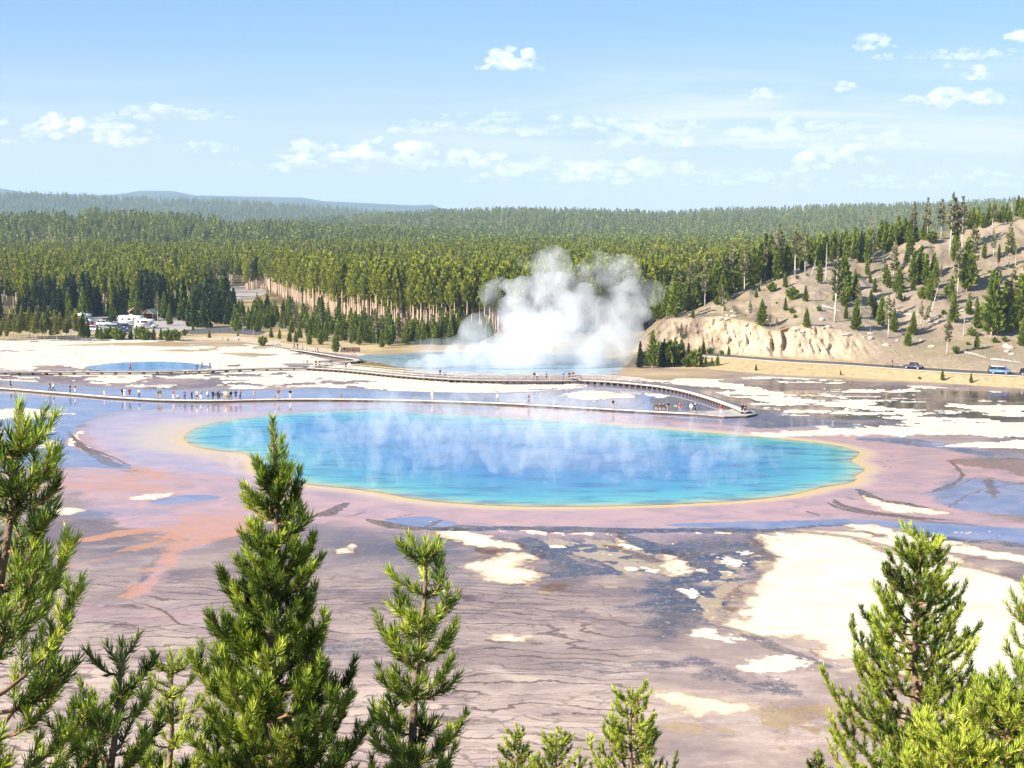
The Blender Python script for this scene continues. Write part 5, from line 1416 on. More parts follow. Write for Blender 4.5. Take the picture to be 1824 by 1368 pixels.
def ground_z(px, d):
    """height of the ground behind the brow of the hill (0 elsewhere)"""
    j = np.clip(np.searchsorted(hcols, px), 0, len(hcols) - 1)
    zC = LC[j, 2]; dc = dC[j]
    z = np.where(d < dc + offD[j], zC, zC + (-2 - zC) * np.clip((d - dc - offD[j]) / (offE[j] - offD[j]), 0, 1)) * hill_fade[j]
    return np.where(px > 1150, np.maximum(z, 0), 0.0)
ppx, pd = sample_plain(15000, 430, 1150, -420, 2300)
ne = 3200
epx = rng.uniform(440, 1420, ne); ed = edge_depth(epx) + rng.uniform(6, 60, ne)
jj = np.clip(np.searchsorted(hcols, epx), 0, len(hcols) - 1)
ok = ~((epx > 1090) & (ed < dC[jj] + 5))
ppx = np.concatenate([ppx, epx[ok]]); pd = np.concatenate([pd, ed[ok]])
zz = ground_z(ppx, pd)
pts = np.stack([(ppx - CX) / FOC * pd * 1.005, pd, zz - 0.2], -1)
lp = [far_crown("pine_tree", 18.0, random.uniform(1.7, 2.2), needles_tall, 18, 6, 1.05, random.uniform(.34, .46)) for _ in range(5)]
fo = []
for k, m in enumerate(lp):
    q = at(560 + 80 * k, 540, 0); fo.append(forest_proto(m, (q[0], q[1] + 40, 0), random.uniform(.95, 1.05), "tall lodgepole pine standing a little behind the pale-trunked forest edge", "tall pines behind the forest edge"))
sn = link(bpy.data.objects.new('dead_tree', bpy.data.meshes.new('dead_tree'))); sn.data = PR['snag'][0][2]; q = at(700, 545, 0); sn.location = (q[0], q[1] + 30, 0); sn.scale = (1.0, 1.0, 1.6); tag(sn, "grey dead trunk standing among the tall pines of the plain", "dead tree")
osp = far_crown("old_pine", 17.0, 1.3, needles_sparse, 14, 4, 0.9, 0.45); q = at(820, 560, 0); fo.append(forest_proto(osp, (q[0], q[1] + 30, 0), 1.0, "thin greyish pine among the tall pines of the plain", None)); fo.append(sn)
stuff_forest("forest", pts, (0.55 + 0.62 * rng.beta(2.2, 1.6, len(pts))) * np.where(ppx > 1350, 0.62, 1.0) * np.where(ppx < 470, 0.92, 1), fo, "dense lodgepole forest covering the plain behind the flats")

lf = [far_crown("pine_tree", 15.0, random.uniform(2.0, 2.6), needles_far, 9, 5, 1.7, 0.15) for _ in range(4)]
fo2 = []
for k, m in enumerate(lf):
    j = 60 + k * 12; q = g1[12, j]; fo2.append(forest_proto(m, tuple(q), random.uniform(.9, 1.1), "blue-green pine high on the low forested hill", "pines on the low forested hill"))
def on_ridge(g, n, smax, seed):
    nr, nc = g.shape[:2]
    top = int(15 * smax)
    r = rng.uniform(0, top, n); c = rng.uniform(0, nc - 1.001, n)
    # keep area density even: rows are evenly spaced in depth, columns widen with depth
    keep = rng.uniform(0, 1, n) < (g[0, 0, 1] + (g[15, 0, 1] - g[0, 0, 1]) * r / 15) / g[15, 0, 1]
    r = r[keep]; c = c[keep]
    i = np.floor(r).astype(int); j = np.floor(c).astype(int); fr = (r - i)[:, None]; fc = (c - j)[:, None]
    p = (g[i, j] * (1 - fc) + g[i, j + 1] * fc) * (1 - fr) + (g[i + 1, j] * (1 - fc) + g[i + 1, j + 1] * fc) * fr
    dens = fbm(p[:, 0] * .012, p[:, 1] * .012, 3, seed) > -0.2
    return p[dens]
p1 = on_ridge(g1, 17000, 1.34, 301)
# bare patches of earth on the low hill
bx, by = project(p1)
for cx_, cy_, rx, ry in ((420, 412, 26, 8), (135, 398, 18, 5), (785, 424, 20, 7)):
    k = ((bx - cx_) / rx) ** 2 + ((by - cy_) / ry) ** 2 > 1; p1 = p1[k]; bx = bx[k]; by = by[k]
stuff_forest("forest", p1, rng.uniform(0.7, 1.15, len(p1)), fo2, "forest covering the low hill behind the plain")
p2 = on_ridge(g2, 24000, 1.2, 302)
stuff_forest("forest", p2, rng.uniform(0.85, 1.4, len(p2)), fo2, "hazy forest covering the long ridge at the right")
p3 = on_ridge(g3, 16000, 1.1, 303)
stuff_forest("forest", p3, rng.uniform(1.0, 1.7, len(p3)), fo2, "blue hazy forest covering the far ridge at the left")
# between plain and ridges
ppx, pd = sample_plain(12000, 1150, 1900, 700, 2500)
pts = np.stack([(ppx - CX) / FOC * pd, pd, np.zeros_like(pd) - 0.2], -1)
stuff_forest("forest", pts, rng.uniform(0.8, 1.2, len(pts)), fo2, "forest on the far plain below the long ridge")

# ================================================================== BOARDWALKS
wood_pale = simple_mat("weathered_wood", (0.60, 0.53, 0.45), 0.85, 0.2, 1.5)
wood_gray = simple_mat("gray_wood", (0.40, 0.36, 0.33), 0.85, 0.25, 1.5)
wood_dark = simple_mat("wet_wood", (0.09, 0.065, 0.05), 0.8, 0.3, 2.0)

def polyline(pts, z, step=1.5):
    w = np.array([at(x, y, z)[:2] for x, y in pts])
    # Catmull-Rom, resampled to even steps
    out = []
    for i in range(len(w) - 1):
        p0 = w[max(i - 1, 0)]; p1 = w[i]; p2 = w[i + 1]; p3 = w[min(i + 2, len(w) - 1)]
        for k in range(10):
            t = k / 10
            out.append(0.5 * (2 * p1 + (p2 - p0) * t + (2 * p0 - 5 * p1 + 4 * p2 - p3) * t * t + (3 * p1 - p0 - 3 * p2 + p3) * t ** 3))
    out.append(w[-1]); out = np.array(out)
    s = np.concatenate([[0], np.cumsum(np.hypot(*np.diff(out, axis=0).T))])
    q = np.linspace(0, s[-1], int(s[-1] / step) + 2)
    return np.stack([np.interp(q, s, out[:, 0]), np.interp(q, s, out[:, 1])], -1)

def normals2(p):
    d = np.gradient(p, axis=0); d /= np.linalg.norm(d, axis=1, keepdims=True)
    return np.stack([-d[:, 1], d[:, 0]], -1)

def strip(name, p, off, width, z0, z1, mat, parent):
    n = normals2(p); a = p + n * (off - width / 2); b = p + n * (off + width / 2)
    m = len(p)
    V = np.concatenate([np.column_stack([a, np.full(m, z0)]), np.column_stack([b, np.full(m, z0)]), np.column_stack([b, np.full(m, z1)]), np.column_stack([a, np.full(m, z1)])])
    F = []
    for k in range(4):
        k2 = (k + 1) % 4
        i = np.arange(m - 1)
        F.append(np.stack([k * m + i, k * m + i + 1, k2 * m + i + 1, k2 * m + i], -1))
    F = np.concatenate(F)
    F = np.concatenate([F, [[0, m, 2 * m, 3 * m], [m - 1, 4 * m - 1, 3 * m - 1, 2 * m - 1]]])
    return np_mesh(name, V, F[:, ::-1], mat, parent)

def scatter(name, spots, off, size, zc, mat, parent):
    """the hundred nearest of a small part as parts of their own (one shared mesh), what is left as one piece"""
    spots = sorted(spots, key=lambda s: (s[0] + off[0]) ** 2 * 9 + (s[1] + off[1]) ** 2)
    b = MB().box((0, 0, 0), size); me = bpy.data.meshes.new(name); me.from_pydata(b.v, [], b.f); me.materials.append(mat)
    for x, y, a in spots[:100]:
        o = link(bpy.data.objects.new(name, me), parent); o.location = (x, y, zc); o.rotation_euler = (0, 0, a)
    if spots[100:]:
        m = MB()
        for x, y, a in spots[100:]: m.box((x, y, zc), size, a)
        o = m.build(name, mat, parent); o['kind'] = 'stuff'

def boardwalk(label, pts, z, width, post_gap, post_mat, deck_mat, edge=True, rail=None, step=1.5):
    p = polyline(pts, z, step)
    c = p[len(p) // 2]
    e = empty("boardwalk", (c[0], c[1], 0)); tag(e, label, "boardwalk", None)
    off = np.array([c[0], c[1]]); q = p - off
    strip("deck", q, 0, width, z - 0.10, z, deck_mat, e)
    if edge:
        for sgn in (-1, 1): strip("edge_beam", q, sgn * (width / 2 - 0.06), 0.12, z - 0.30, z - 0.103, post_mat, e)
    n = normals2(q)
    k = max(1, int(post_gap / step))
    sp = [(q[i][0], q[i][1], math.atan2(n[i][1], n[i][0])) for i in range(0, len(q), k)]
    scatter("footing", sp, off, (width * 0.96, 0.45, z - 0.31 + 0.2), (z - 0.31) / 2 - 0.1, post_mat, e)
    if rail:
        i0, i1 = int(rail[0] * len(q)), int(rail[1] * len(q))
        for sgn in (-1, 1):
            for hgt in (0.55, 1.05):
                strip("rail", q[i0:i1], sgn * (width / 2 - 0.05), 0.08, z + hgt - 0.06, z + hgt + 0.05, wood_gray, e)
        sp = []
        for i in range(i0, i1, 2):
            for sgn in (-1, 1):
                pp = q[i] + n[i] * sgn * (width / 2 - 0.05); sp.append((pp[0], pp[1], 0.0))
        scatter("rail_post", sp, off, (0.11, 0.11, 1.0), z + 0.5, wood_gray, e)
    return p

NZ, RZ = 0.36, 0.70
near_pts = [(-260, 668), (-60, 687), (19, 691.5), (95, 697.5), (134, 700.5), (186, 705), (231, 708), (286, 711), (342, 712), (400, 712), (453, 711), (517, 710), (609, 710), (700, 711.5), (770, 713), (887, 717), (942, 719.5), (1092, 728), (1190, 733.5), (1240, 736), (1284, 738), (1318, 738.5), (1338, 737)]
near_path = boardwalk("long low pale boardwalk running close past the far shore of the blue spring", near_pts, NZ, 1.7, 3.0, wood_dark, wood_pale)
rear_pts = [(1330, 733), (1318, 727), (1300, 720), (1262, 707), (1222, 696), (1180, 688), (1130, 682.5), (1080, 678.5), (1020, 676)]
boardwalk("curving boardwalk on many dark footings climbing from the turning platform to the steam terrace", rear_pts, RZ, 1.9, 2.4, wood_dark, wood_pale, rail=(0.72, 1.0))
terr_pts = [(1030, 676.5), (980, 677), (900, 676.5), (830, 675), (760, 671), (700, 666), (660, 662), (610, 657.5), (552, 654)]
boardwalk("railed boardwalk terrace running in front of the steaming crater", terr_pts, RZ, 2.6, 2.6, wood_dark, wood_gray, rail=(0.0, 1.0))
left_pts = [(548, 653.8), (480, 655), (430, 656.5), (370, 659), (300, 660.7), (200, 661.3), (100, 661.7), (0, 661.8), (-160, 662), (-320, 664)]
boardwalk("narrow boardwalk on dark footings crossing behind the flats past the small blue pool", left_pts, 0.7, 1.6, 3.0, wood_dark, wood_gray)
link_pts = [(556, 652.5), (600, 646), (640, 641), (600, 634), (545, 625), (520, 622)]
boardwalk("short boardwalk leading from the terrace up to the path", link_pts, 0.5, 1.8, 4.0, wood_dark, wood_gray, edge=False)
# turning platform at the right end
e = empty("viewing_platform", at(1300, 737, 0)); tag(e, "wide dark-edged platform where the two boardwalks meet at the right", "platform")
pl = [(1200, 734), (1290, 741.5), (1330, 740.5), (1348, 736.5), (1340, 731.5), (1312, 727), (1290, 731)]
w = np.array([at(x, y, NZ)[:2] for x, y in pl]) - np.array(e.location[:2])
def prism(name, w, z0, z1, mat, parent):
    m = len(w); V = [(*p, z0) for p in w] + [(*p, z1) for p in w]
    F = [tuple(range(m))[::-1], tuple(range(m, 2 * m))] + [(i, (i + 1) % m, m + (i + 1) % m, m + i) for i in range(m)]
    o = mesh_obj(name, V, F, mat, parent)
    bm = bmesh.new(); bm.from_mesh(o.data); bmesh.ops.recalc_face_normals(bm, faces=bm.faces); bm.to_mesh(o.data); bm.free()
    return o
prism("deck", w, NZ - 0.09, NZ + 0.012, wood_gray, e)
prism("skirt", w * 0.985 + w.mean(0) * 0.015, 0.02, NZ - 0.094, wood_dark, e)

def bench(pos, rz, label, n=1.8):
    e = empty("bench", pos, rz); tag(e, label, "bench", "benches on the boardwalks")
    m = MB()
    for k in range(3): m.box((0, -0.16 + 0.16 * k, 0.45), (n, 0.13, 0.05))
    m.build("seat", wood_dark, e)
    m = MB()
    for k in range(2): m.box((0, 0.27, 0.62 + 0.18 * k), (n, 0.04, 0.13))
    m.build("backrest", wood_dark, e)
    for sx in (-1, 1):
        MB().box((sx * n * .42, 0, 0.21), (0.08, 0.40, 0.42)).box((sx * n * .42, 0.25, 0.60), (0.07, 0.05, 0.42)).build("leg", wood_dark, e)
    return e
bench(at(385, 709, NZ), 0.05, "dark wooden bench on the near boardwalk between the crowd, left of the pair", 1.7)
bench(at(398, 709, NZ), 0.05, "dark wooden bench on the near boardwalk between the crowd, right of the pair", 1.7)
b_right = at(1178, 731.2, NZ)
bench(b_right, math.pi - 0.1, "wooden bench with seated visitors near the right end of the near boardwalk", 2.6)
# low railings (barriers) and a viewing shelter by the path
def sign(pos, label, w=0.7, h=0.5):
    e = empty("sign", pos, random.uniform(-.3, .3)); tag(e, label, "sign")
    MB().tube([(0, 0, 0), (0, 0, 0.95)], 0.045, 6).build("post", wood_dark, e)
    MB().box((0, -0.03, 1.05), (w, 0.04, h)).build("panel", wood_gray, e)
sign(at(1203, 734, NZ), "small post with panel on the near boardwalk, left of the visitor in red", .4, .3)
sign(at(541, 652, 0.6), "lone post with small panel where the narrow boardwalk reaches the terrace", .3, .3)
e = empty("shade_wall", at(624, 628, 0)); tag(e, "low dark wooden viewing screen beside the path at the crater rim", "screen")
m = MB()
for k in range(9): m.box((-2.2 + .55 * k, 0, 0.75), (0.50, 0.06, 1.1))
m.build("boards", wood_dark, e)
m = MB()
for k in range(4): m.box((-2.3 + 1.53 * k, 0.08, 0.7), (0.12, 0.10, 1.4))
m.build("frame", wood_dark, e)

# ================================================================== PEOPLE
def fingers(hand, d, side, curl=0.35):
    """five finger chains: four unequal bent fingers and a thumb from the side of the palm"""
    d = Vector(d).normalized(); s = Vector(side).normalized(); nrm = d.cross(s).normalized()
    ch = []
    for k, (o, L) in enumerate(((-0.030, .072), (-0.010, .085), (0.010, .080), (0.030, .062))):
        b = Vector(hand) + s * o + d * 0.05
        m = b + d * L * .55 + nrm * L * curl * .3; t = m + (d * .75 + nrm * curl * 1.2).normalized() * L * .5
        ch.append([(b, .010), (m, .009), (t, .0075)])
    b = Vector(hand) + s * 0.036
    ch.append([(b, .011), (b + s * .025 + d * .025, .010), (b + s * .032 + d * .055, .008)])
    return ch

def body_mesh(name, J):
    """skin-modifier body from named joints"""
    verts = []; rad = []; edges = []
    idx = {}
    def add(n, p, r):
        idx[n] = len(verts); verts.append(Vector(p)); rad.append(r)
    def ed(a, b): edges.append((idx[a], idx[b]))
    for n, (p, r) in J['joints'].items(): add(n, p, r)
    for a, b in J['bones']: ed(a, b)
    for side in 'lr':
        h = J['joints']['hand_' + side][0]; wri = J['joints']['wrist_' + side][0]
        d = (Vector(h) - Vector(wri)); sd = Vector((0, -1, 0)) if abs(d.normalized().y) < .8 else Vector((0, 0, 1))
        for c, chain in enumerate(fingers(h, d, sd.cross(d).cross(d) * -1 if False else sd)):
            prev = 'hand_' + side
            for k, (p, r) in enumerate(chain):
                n = f"f{side}{c}{k}"; add(n, p, r); ed(prev, n); prev = n
    me = bpy.data.meshes.new(name); me.from_pydata(verts, edges, [])
    o = bpy.data.objects.new(name, me); col.objects.link(o)
    md = o.modifiers.new('skin', 'SKIN'); md.use_smooth_shade = True
    sv = me.skin_vertices[0].data
    for i, r in enumerate(rad): sv[i].radius = (r, r); sv[i].use_root = (i == idx['pelvis'])
    sb = o.modifiers.new('sub', 'SUBSURF'); sb.levels = 1; sb.render_levels = 1
    dg = bpy.context.evaluated_depsgraph_get(); dg.update()
    ev = bpy.data.meshes.new_from_object(o.evaluated_get(dg)); ev.name = name
    bpy.data.objects.remove(o); bpy.data.meshes.remove(me)
    # a face: brow, nose, chin and ears pushed out of the head
    hc = Vector(J['joints']['head'][0]); fd = Vector(J.get('face', (0, -1, 0))).normalized()
    sdv = fd.cross(Vector((0, 0, 1))).normalized()
    for v in ev.vertices:
        r = v.co - hc
        if r.length < 0.17 and r.z > -0.13:
            f = r.dot(fd); s = abs(r.dot(sdv))
            if f > 0.05 and s < 0.03: v.co += fd * (0.022 if -0.05 < r.z < 0.02 else 0.008)
            if f > 0.05 and 0.02 < s < 0.05 and 0 < r.z < 0.05: v.co -= fd * 0.008
            if s > 0.07 and abs(f) < 0.04 and abs(r.z) < 0.04: v.co += (r - fd * f).normalized() * 0.012
    return ev

def joints(arms='down', legs='stand', crouch=0.0, lean=0.0):
    J = {}
    hip = 0.93
    if legs == 'sit': hip = 0.52
    if legs == 'crouch': hip = 0.38
    def t(x, y, z): # torso point leaned forward (-y)
        return (x, y - (z - hip) * math.sin(lean), hip + (z - hip) * math.cos(lean))
    dz = hip - 0.93
    J['pelvis'] = ((0, 0, hip), 0.135)
    J['belly'] = (t(0, 0, hip + .17), 0.125); J['chest'] = (t(0, 0, hip + .37), 0.150); J['neckbase'] = (t(0, 0, hip + .52), 0.085)
    J['neck'] = (t(0, -.01, hip + .60), 0.055); J['head'] = (t(0, -.03, hip + .71), 0.095); J['crown'] = (t(0, -.02, hip + .78), 0.080)
    for sd, s in (('l', 1), ('r', -1)):
        J['shoulder_' + sd] = (t(.17 * s, 0, hip + .47), 0.070)
        if arms == 'down':
            J['elbow_' + sd] = (t(.24 * s, .03, hip + .20), 0.047); J['wrist_' + sd] = (t(.25 * s, -.05, hip - .03), 0.033); J['hand_' + sd] = (t(.25 * s, -.07, hip - .10), 0.036)
        elif arms == 'photo':
            J['elbow_' + sd] = (t(.27 * s, -.16, hip + .33), 0.047); J['wrist_' + sd] = (t(.10 * s, -.30, hip + .58), 0.033); J['hand_' + sd] = (t(.07 * s, -.31, hip + .66), 0.036)
        elif arms == 'swing':
            J['elbow_' + sd] = (t(.23 * s, .09 * s, hip + .22), 0.047); J['wrist_' + sd] = (t(.22 * s, .09 * s - .12, hip + .02), 0.033); J['hand_' + sd] = (t(.21 * s, .09 * s - .15, hip - .04), 0.036)
        elif arms == 'fold':
            J['elbow_' + sd] = (t(.25 * s, -.02, hip + .22), 0.047); J['wrist_' + sd] = (t(.12 * s, -.21, hip + .20), 0.033); J['hand_' + sd] = (t(.06 * s, -.23, hip + .21), 0.036)
        elif arms == 'head':
            J['elbow_' + sd] = (t(.34 * s, -.02, hip + .58), 0.047); J['wrist_' + sd] = (t(.17 * s, -.09, hip + .73), 0.033); J['hand_' + sd] = (t(.12 * s, -.11, hip + .78), 0.036)
        if legs == 'stand':
            J['hip_' + sd] = ((.095 * s, 0, hip - .08), .095); J['knee_' + sd] = ((.11 * s, -.01, .49), .060); J['ankle_' + sd] = ((.11 * s, .03, .09), .042); J['toe_' + sd] = ((.13 * s, -.13, .04), .036)
        elif legs == 'walk':
            J['hip_' + sd] = ((.09 * s, 0, hip - .08), .095); J['knee_' + sd] = ((.10 * s, -.12 * s - .05, .50), .060); J['ankle_' + sd] = ((.10 * s, -.24 * s + .06, .11), .042); J['toe_' + sd] = ((.11 * s, -.24 * s - .10, .05), .036)
        elif legs == 'sit':
            J['hip_' + sd] = ((.10 * s, -.03, hip), .095); J['knee_' + sd] = ((.12 * s, -.45, .50), .062); J['ankle_' + sd] = ((.12 * s, -.43, .09), .042); J['toe_' + sd] = ((.13 * s, -.58, .04), .036)
        elif legs == 'crouch':
            J['hip_' + sd] = ((.10 * s, -.02, hip), .095); J['knee_' + sd] = ((.17 * s, -.36, .50), .062); J['ankle_' + sd] = ((.14 * s, -.08, .09), .042); J['toe_' + sd] = ((.15 * s, -.24, .04), .036)
    B = [('pelvis', 'belly'), ('belly', 'chest'), ('chest', 'neckbase'), ('neckbase', 'neck'), ('neck', 'head'), ('head', 'crown')]
    for sd in 'lr':
        B += [('chest', 'shoulder_' + sd), ('shoulder_' + sd, 'elbow_' + sd), ('elbow_' + sd, 'wrist_' + sd), ('wrist_' + sd, 'hand_' + sd),
              ('pelvis', 'hip_' + sd), ('hip_' + sd, 'knee_' + sd), ('knee_' + sd, 'ankle_' + sd), ('ankle_' + sd, 'toe_' + sd)]
    return dict(joints=J, bones=B)

def seg_dist(p, a, b):
    a = Vector(a); b = Vector(b); d = b - a
    t = max(0, min(1, (p - a).dot(d) / d.length_squared))
    return (p - (a + d * t)).length

def clothes(body, J, name, bones, grow, cut=None):
    """cloth shell: the faces of the body nearest to the named bones, moved out along their normals"""
    Jn = J['joints']; allb = J['bones']
    keep = set(bones)
    bm = bmesh.new(); bm.from_mesh(body)
    rm = []
    for f in bm.faces:
        c = f.calc_center_median()
        best = min(allb, key=lambda b: seg_dist(c, Jn[b[0]][0], Jn[b[1]][0]))
        hands = min((c - Vector(Jn['hand_l'][0])).length, (c - Vector(Jn['hand_r'][0])).length) < 0.15
        if best not in keep or hands or (cut and cut(c, best)): rm.append(f)
    bmesh.ops.delete(bm, geom=rm, context='FACES')
    bm.normal_update()
    for v in bm.verts: v.co += v.normal * grow
    me = bpy.data.meshes.new(name); bm.to_mesh(me); bm.free(); me.shade_smooth()
    return me

POSES = {}
def pose(key, **kw):
    J = joints(**kw)
    body = body_mesh("person_body", J)
    T = [('pelvis', 'belly'), ('belly', 'chest'), ('chest', 'neckbase'), ('chest', 'shoulder_l'), ('chest', 'shoulder_r'), ('shoulder_l', 'elbow_l'), ('shoulder_r', 'elbow_r'), ('elbow_l', 'wrist_l'), ('elbow_r', 'wrist_r')]
    L = [('pelvis', 'hip_l'), ('pelvis', 'hip_r'), ('hip_l', 'knee_l'), ('hip_r', 'knee_r')]
    S = [('knee_l', 'ankle_l'), ('knee_r', 'ankle_r')]
    F = [('ankle_l', 'toe_l'), ('ankle_r', 'toe_r')]
    shirt = clothes(body, J, "shirt", T, 0.016)
    tee = clothes(body, J, "shirt", T[:-2], 0.016)
    trousers = clothes(body, J, "trousers", L + S, 0.012)
    shorts = clothes(body, J, "shorts", L, 0.018, cut=lambda c, b: c.z < .2)
    shoes = clothes(body, J, "shoes", F, 0.014, cut=lambda c, b: c.z > 0.13)
    hc = Vector(J['joints']['head'][0])
    hair = clothes(body, J, "hair", [('neck', 'head'), ('head', 'crown')], 0.016, cut=lambda c, b: (c.y < hc.y - 0.02 and c.z < hc.z + 0.055) or c.z < hc.z - 0.09)
    POSES[key] = dict(body=body, shirt=shirt, tee=tee, trousers=trousers, shorts=shorts, shoes=shoes, hair=hair, J=J)
pose('stand', arms='down'); pose('fold', arms='fold'); pose('photo', arms='photo'); pose('walk', arms='swing', legs='walk', lean=.06)
pose('head', arms='head'); pose('sit', arms='fold', legs='sit', lean=.12); pose('crouch', arms='fold', legs='crouch', lean=.45)

CLOTH = dict(black=(.015, .015, .018), dark=(.035, .033, .04), navy=(.02, .03, .09), blue=(.06, .13, .36), teal=(.05, .24, .24), red=(.55, .035, .045), maroon=(.17, .03, .045),
             white=(.80, .79, .77), cream=(.72, .62, .45), tan=(.45, .32, .20), brown=(.15, .09, .06), grey=(.28, .27, .30), mauve=(.30, .22, .32), pink=(.68, .28, .32), denim=(.07, .11, .22))
CM = {k: simple_mat("cloth_" + k, v, 0.85, 0.12, 8.0) for k, v in CLOTH.items()}
SKIN = simple_mat("skin", (0.52, 0.33, 0.24), 0.6, 0.08, 6.0)
HAIR = {k: simple_mat("hair_" + k, v, 0.7, 0.15, 12.0) for k, v in dict(brown=(.07, .04, .025), black=(.015, .012, .01), blond=(.38, .26, .12), grey=(.35, .34, .33)).items()}
HAT = {'white': CM['white'], 'dark': CM['black'], 'red': CM['red'], 'tan': CM['tan']}

def person(pos, label, pose_k, top, bottom, rz=None, h=1.72, group=None, hair=None, hat=None, short=None, tee=None):
    P = POSES[pose_k]
    e = empty("person", pos, random.uniform(0, 6.28) if rz is None else rz, h / 1.74)
    tag(e, label, "person", group)
    def part(name, me, mat):
        o = bpy.data.objects.new(name, me)
        link(o, e)
        if not me.materials: me.materials.append(mat)
        o.material_slots[0].link = 'OBJECT'; o.material_slots[0].material = mat
        return o
    part("body", P['body'], SKIN)
    t = random.random() < .5 if tee is None else tee
    part("shirt", P['tee' if t else 'shirt'], CM[top])
    sh = random.random() < .35 if short is None else short
    part("shorts" if sh else "trousers", P['shorts' if sh else 'trousers'], CM[bottom])
    part("shoes", P['shoes'], CM['dark'])
    if hat: part("hat", P['hair'], HAT[hat])
    else: part("hair", P['hair'], HAIR[hair or random.choice(list(HAIR))])
    return e
S = math.pi     # bodies face -Y (the viewer); the crowd looks at the spring, so towards the viewer
N = 0.0
NEAR = [
 (19, 691.5, 'walk', 'dark', 'dark', 1.7, None, "person in dark clothes walking alone at the far left end of the near boardwalk"),
 (89, 697, 'walk', 'black', 'dark', 1.75, None, "person in black walking beside a companion in white on the near boardwalk"),
 (95.5, 697.5, 'walk', 'white', 'dark', 1.75, None, "person in white top and dark trousers walking beside a companion in black"),
 (125, 700, 'stand', 'navy', 'dark', 1.7, None, "person in navy standing left of the visitor with dark red top and white shorts"),
 (134, 700.7, 'stand', 'maroon', 'white', 1.7, None, "person in dark red top and white shorts on the left of the near boardwalk"),
 (186, 705, 'stand', 'cream', 'white', 1.1, None, "small child in pale clothes standing alone on the near boardwalk"),
 (218.5, 707.3, 'stand', 'black', 'dark', 1.7, None, "person in black half hidden behind a visitor all in white"),
 (222, 707.6, 'fold', 'white', 'white', 1.65, None, "person all in white beside a companion in black on the near boardwalk"),
 (231, 708, 'stand', 'maroon', 'navy', 1.75, None, "person in dark red top and navy trousers right of the visitor all in white"),
 (248, 709, 'fold', 'white', 'navy', 1.7, 'dark', "person in white top and navy trousers with dark cap on the near boardwalk"),
 (281.5, 711, 'stand', 'teal', 'tan', 1.75, None, "person in teal top beside a companion in brown"),
 (286, 711, 'photo', 'brown', 'tan', 1.75, None, "person in brown top beside a companion in teal"),
 (309, 711.7, 'photo', 'red', 'white', 1.72, None, "person in bright red top and white trousers in the crowd on the near boardwalk"),
 (318, 711.8, 'crouch', 'white', 'grey', 1.6, None, "person in white crouching right of the visitor in bright red"),
 (329, 712, 'fold', 'maroon', 'dark', 1.65, None, "person in maroon top and dark bottoms standing alone between the croucher and the crowd"),
 (341.5, 712, 'photo', 'maroon', 'black', 1.72, None, "person in maroon top taking a photo, at the left end of the crowd"),
 (351, 712, 'stand', 'cream', 'black', 1.75, None, "person in cream top and black trousers left of the visitor in a white outfit"),
 (358, 712, 'photo', 'grey', 'white', 1.68, None, "person in grey top and white trousers in the crowd"),
 (370.5, 712, 'stand', 'white', 'denim', 1.7, None, "person in white top and blue jeans left of the benches"),
 (379.5, 712, 'photo', 'black', 'black', 1.72, None, "person in black taking a photo in front of the left bench"),
 (388.5, 712, 'head', 'black', 'black', 1.75, None, "person in black with both elbows raised, between the two benches"),
 (400, 712, 'fold', 'cream', 'tan', 1.7, 'white', "person in cream with white hat in front of the right bench"),
 (403.5, 712.2, 'stand', 'white', 'tan', 1.72, None, "person in white top and tan trousers right of the visitor with white hat"),
 (407.5, 712.4, 'photo', 'tan', 'brown', 1.66, None, "person in tan clothes in the thick of the crowd right of the benches"),
 (411.5, 712, 'stand', 'black', 'tan', 1.74, None, "person in black top and tan trousers at the right of the thick crowd"),
 (420, 712, 'stand', 'navy', 'navy', 1.78, 'dark', "tall person all in navy with dark cap right of the crowd"),
 (428, 712, 'fold', 'grey', 'dark', 1.7, None, "person in grey top right of the tall visitor in navy"),
 (453, 711, 'stand', 'mauve', 'mauve', 1.7, None, "person in greyish purple standing alone right of the crowd"),
 (489.5, 710.4, 'crouch', 'grey', 'maroon', 1.3, None, "crouching child in grey at the feet of a visitor in maroon"),
 (496, 710.4, 'head', 'maroon', 'tan', 1.75, None, "person in maroon with raised elbows next to a crouching child"),
 (517, 710.2, 'photo', 'black', 'white', 1.75, None, "person in black top and white trousers right of the visitor in maroon"),
 (608, 710.2, 'crouch', 'brown', 'brown', 1.6, None, "person in brown crouching alone on the near boardwalk"),
 (770, 713, 'stand', 'white', 'cream', 1.65, None, "pale figure in white seen through the steam on the near boardwalk"),
 (887, 717, 'stand', 'white', 'grey', 1.75, None, "person in white top and grey trousers alone on the near boardwalk behind the pool"),
 (942, 719.7, 'walk', 'dark', 'maroon', 1.75, None, "person in dark top walking alone on the near boardwalk behind the middle of the pool"),
 (1092, 728.5, 'photo', 'black', 'tan', 1.75, None, "person in black top and tan trousers alone right of the steam"),
 (1190, 733.2, 'stand', 'navy', 'tan', 1.75, None, "person in navy top standing at the right end of the occupied bench"),
 (1211, 734.7, 'stand', 'red', 'grey', 1.7, None, "person in red top and grey trousers right of the occupied bench"),
 (1231, 735.5, 'stand', 'white', 'grey', 1.72, None, "person in white shirt beside a companion in navy with a white hat"),
 (1238, 735.9, 'walk', 'navy', 'navy', 1.7, 'white', "person in navy with a white hat beside a companion in white"),
 (1284, 738, 'stand', 'red', 'white', 1.72, None, "person in red top and white trousers left of the platform"),
 (1322, 737.6, 'photo', 'black', 'black', 1.8, None, "left person of the couple in black on the platform, taking a photo"),
 (1327, 737.9, 'fold', 'black', 'dark', 1.75, None, "right person of the couple in black on the platform, arms folded"),
]
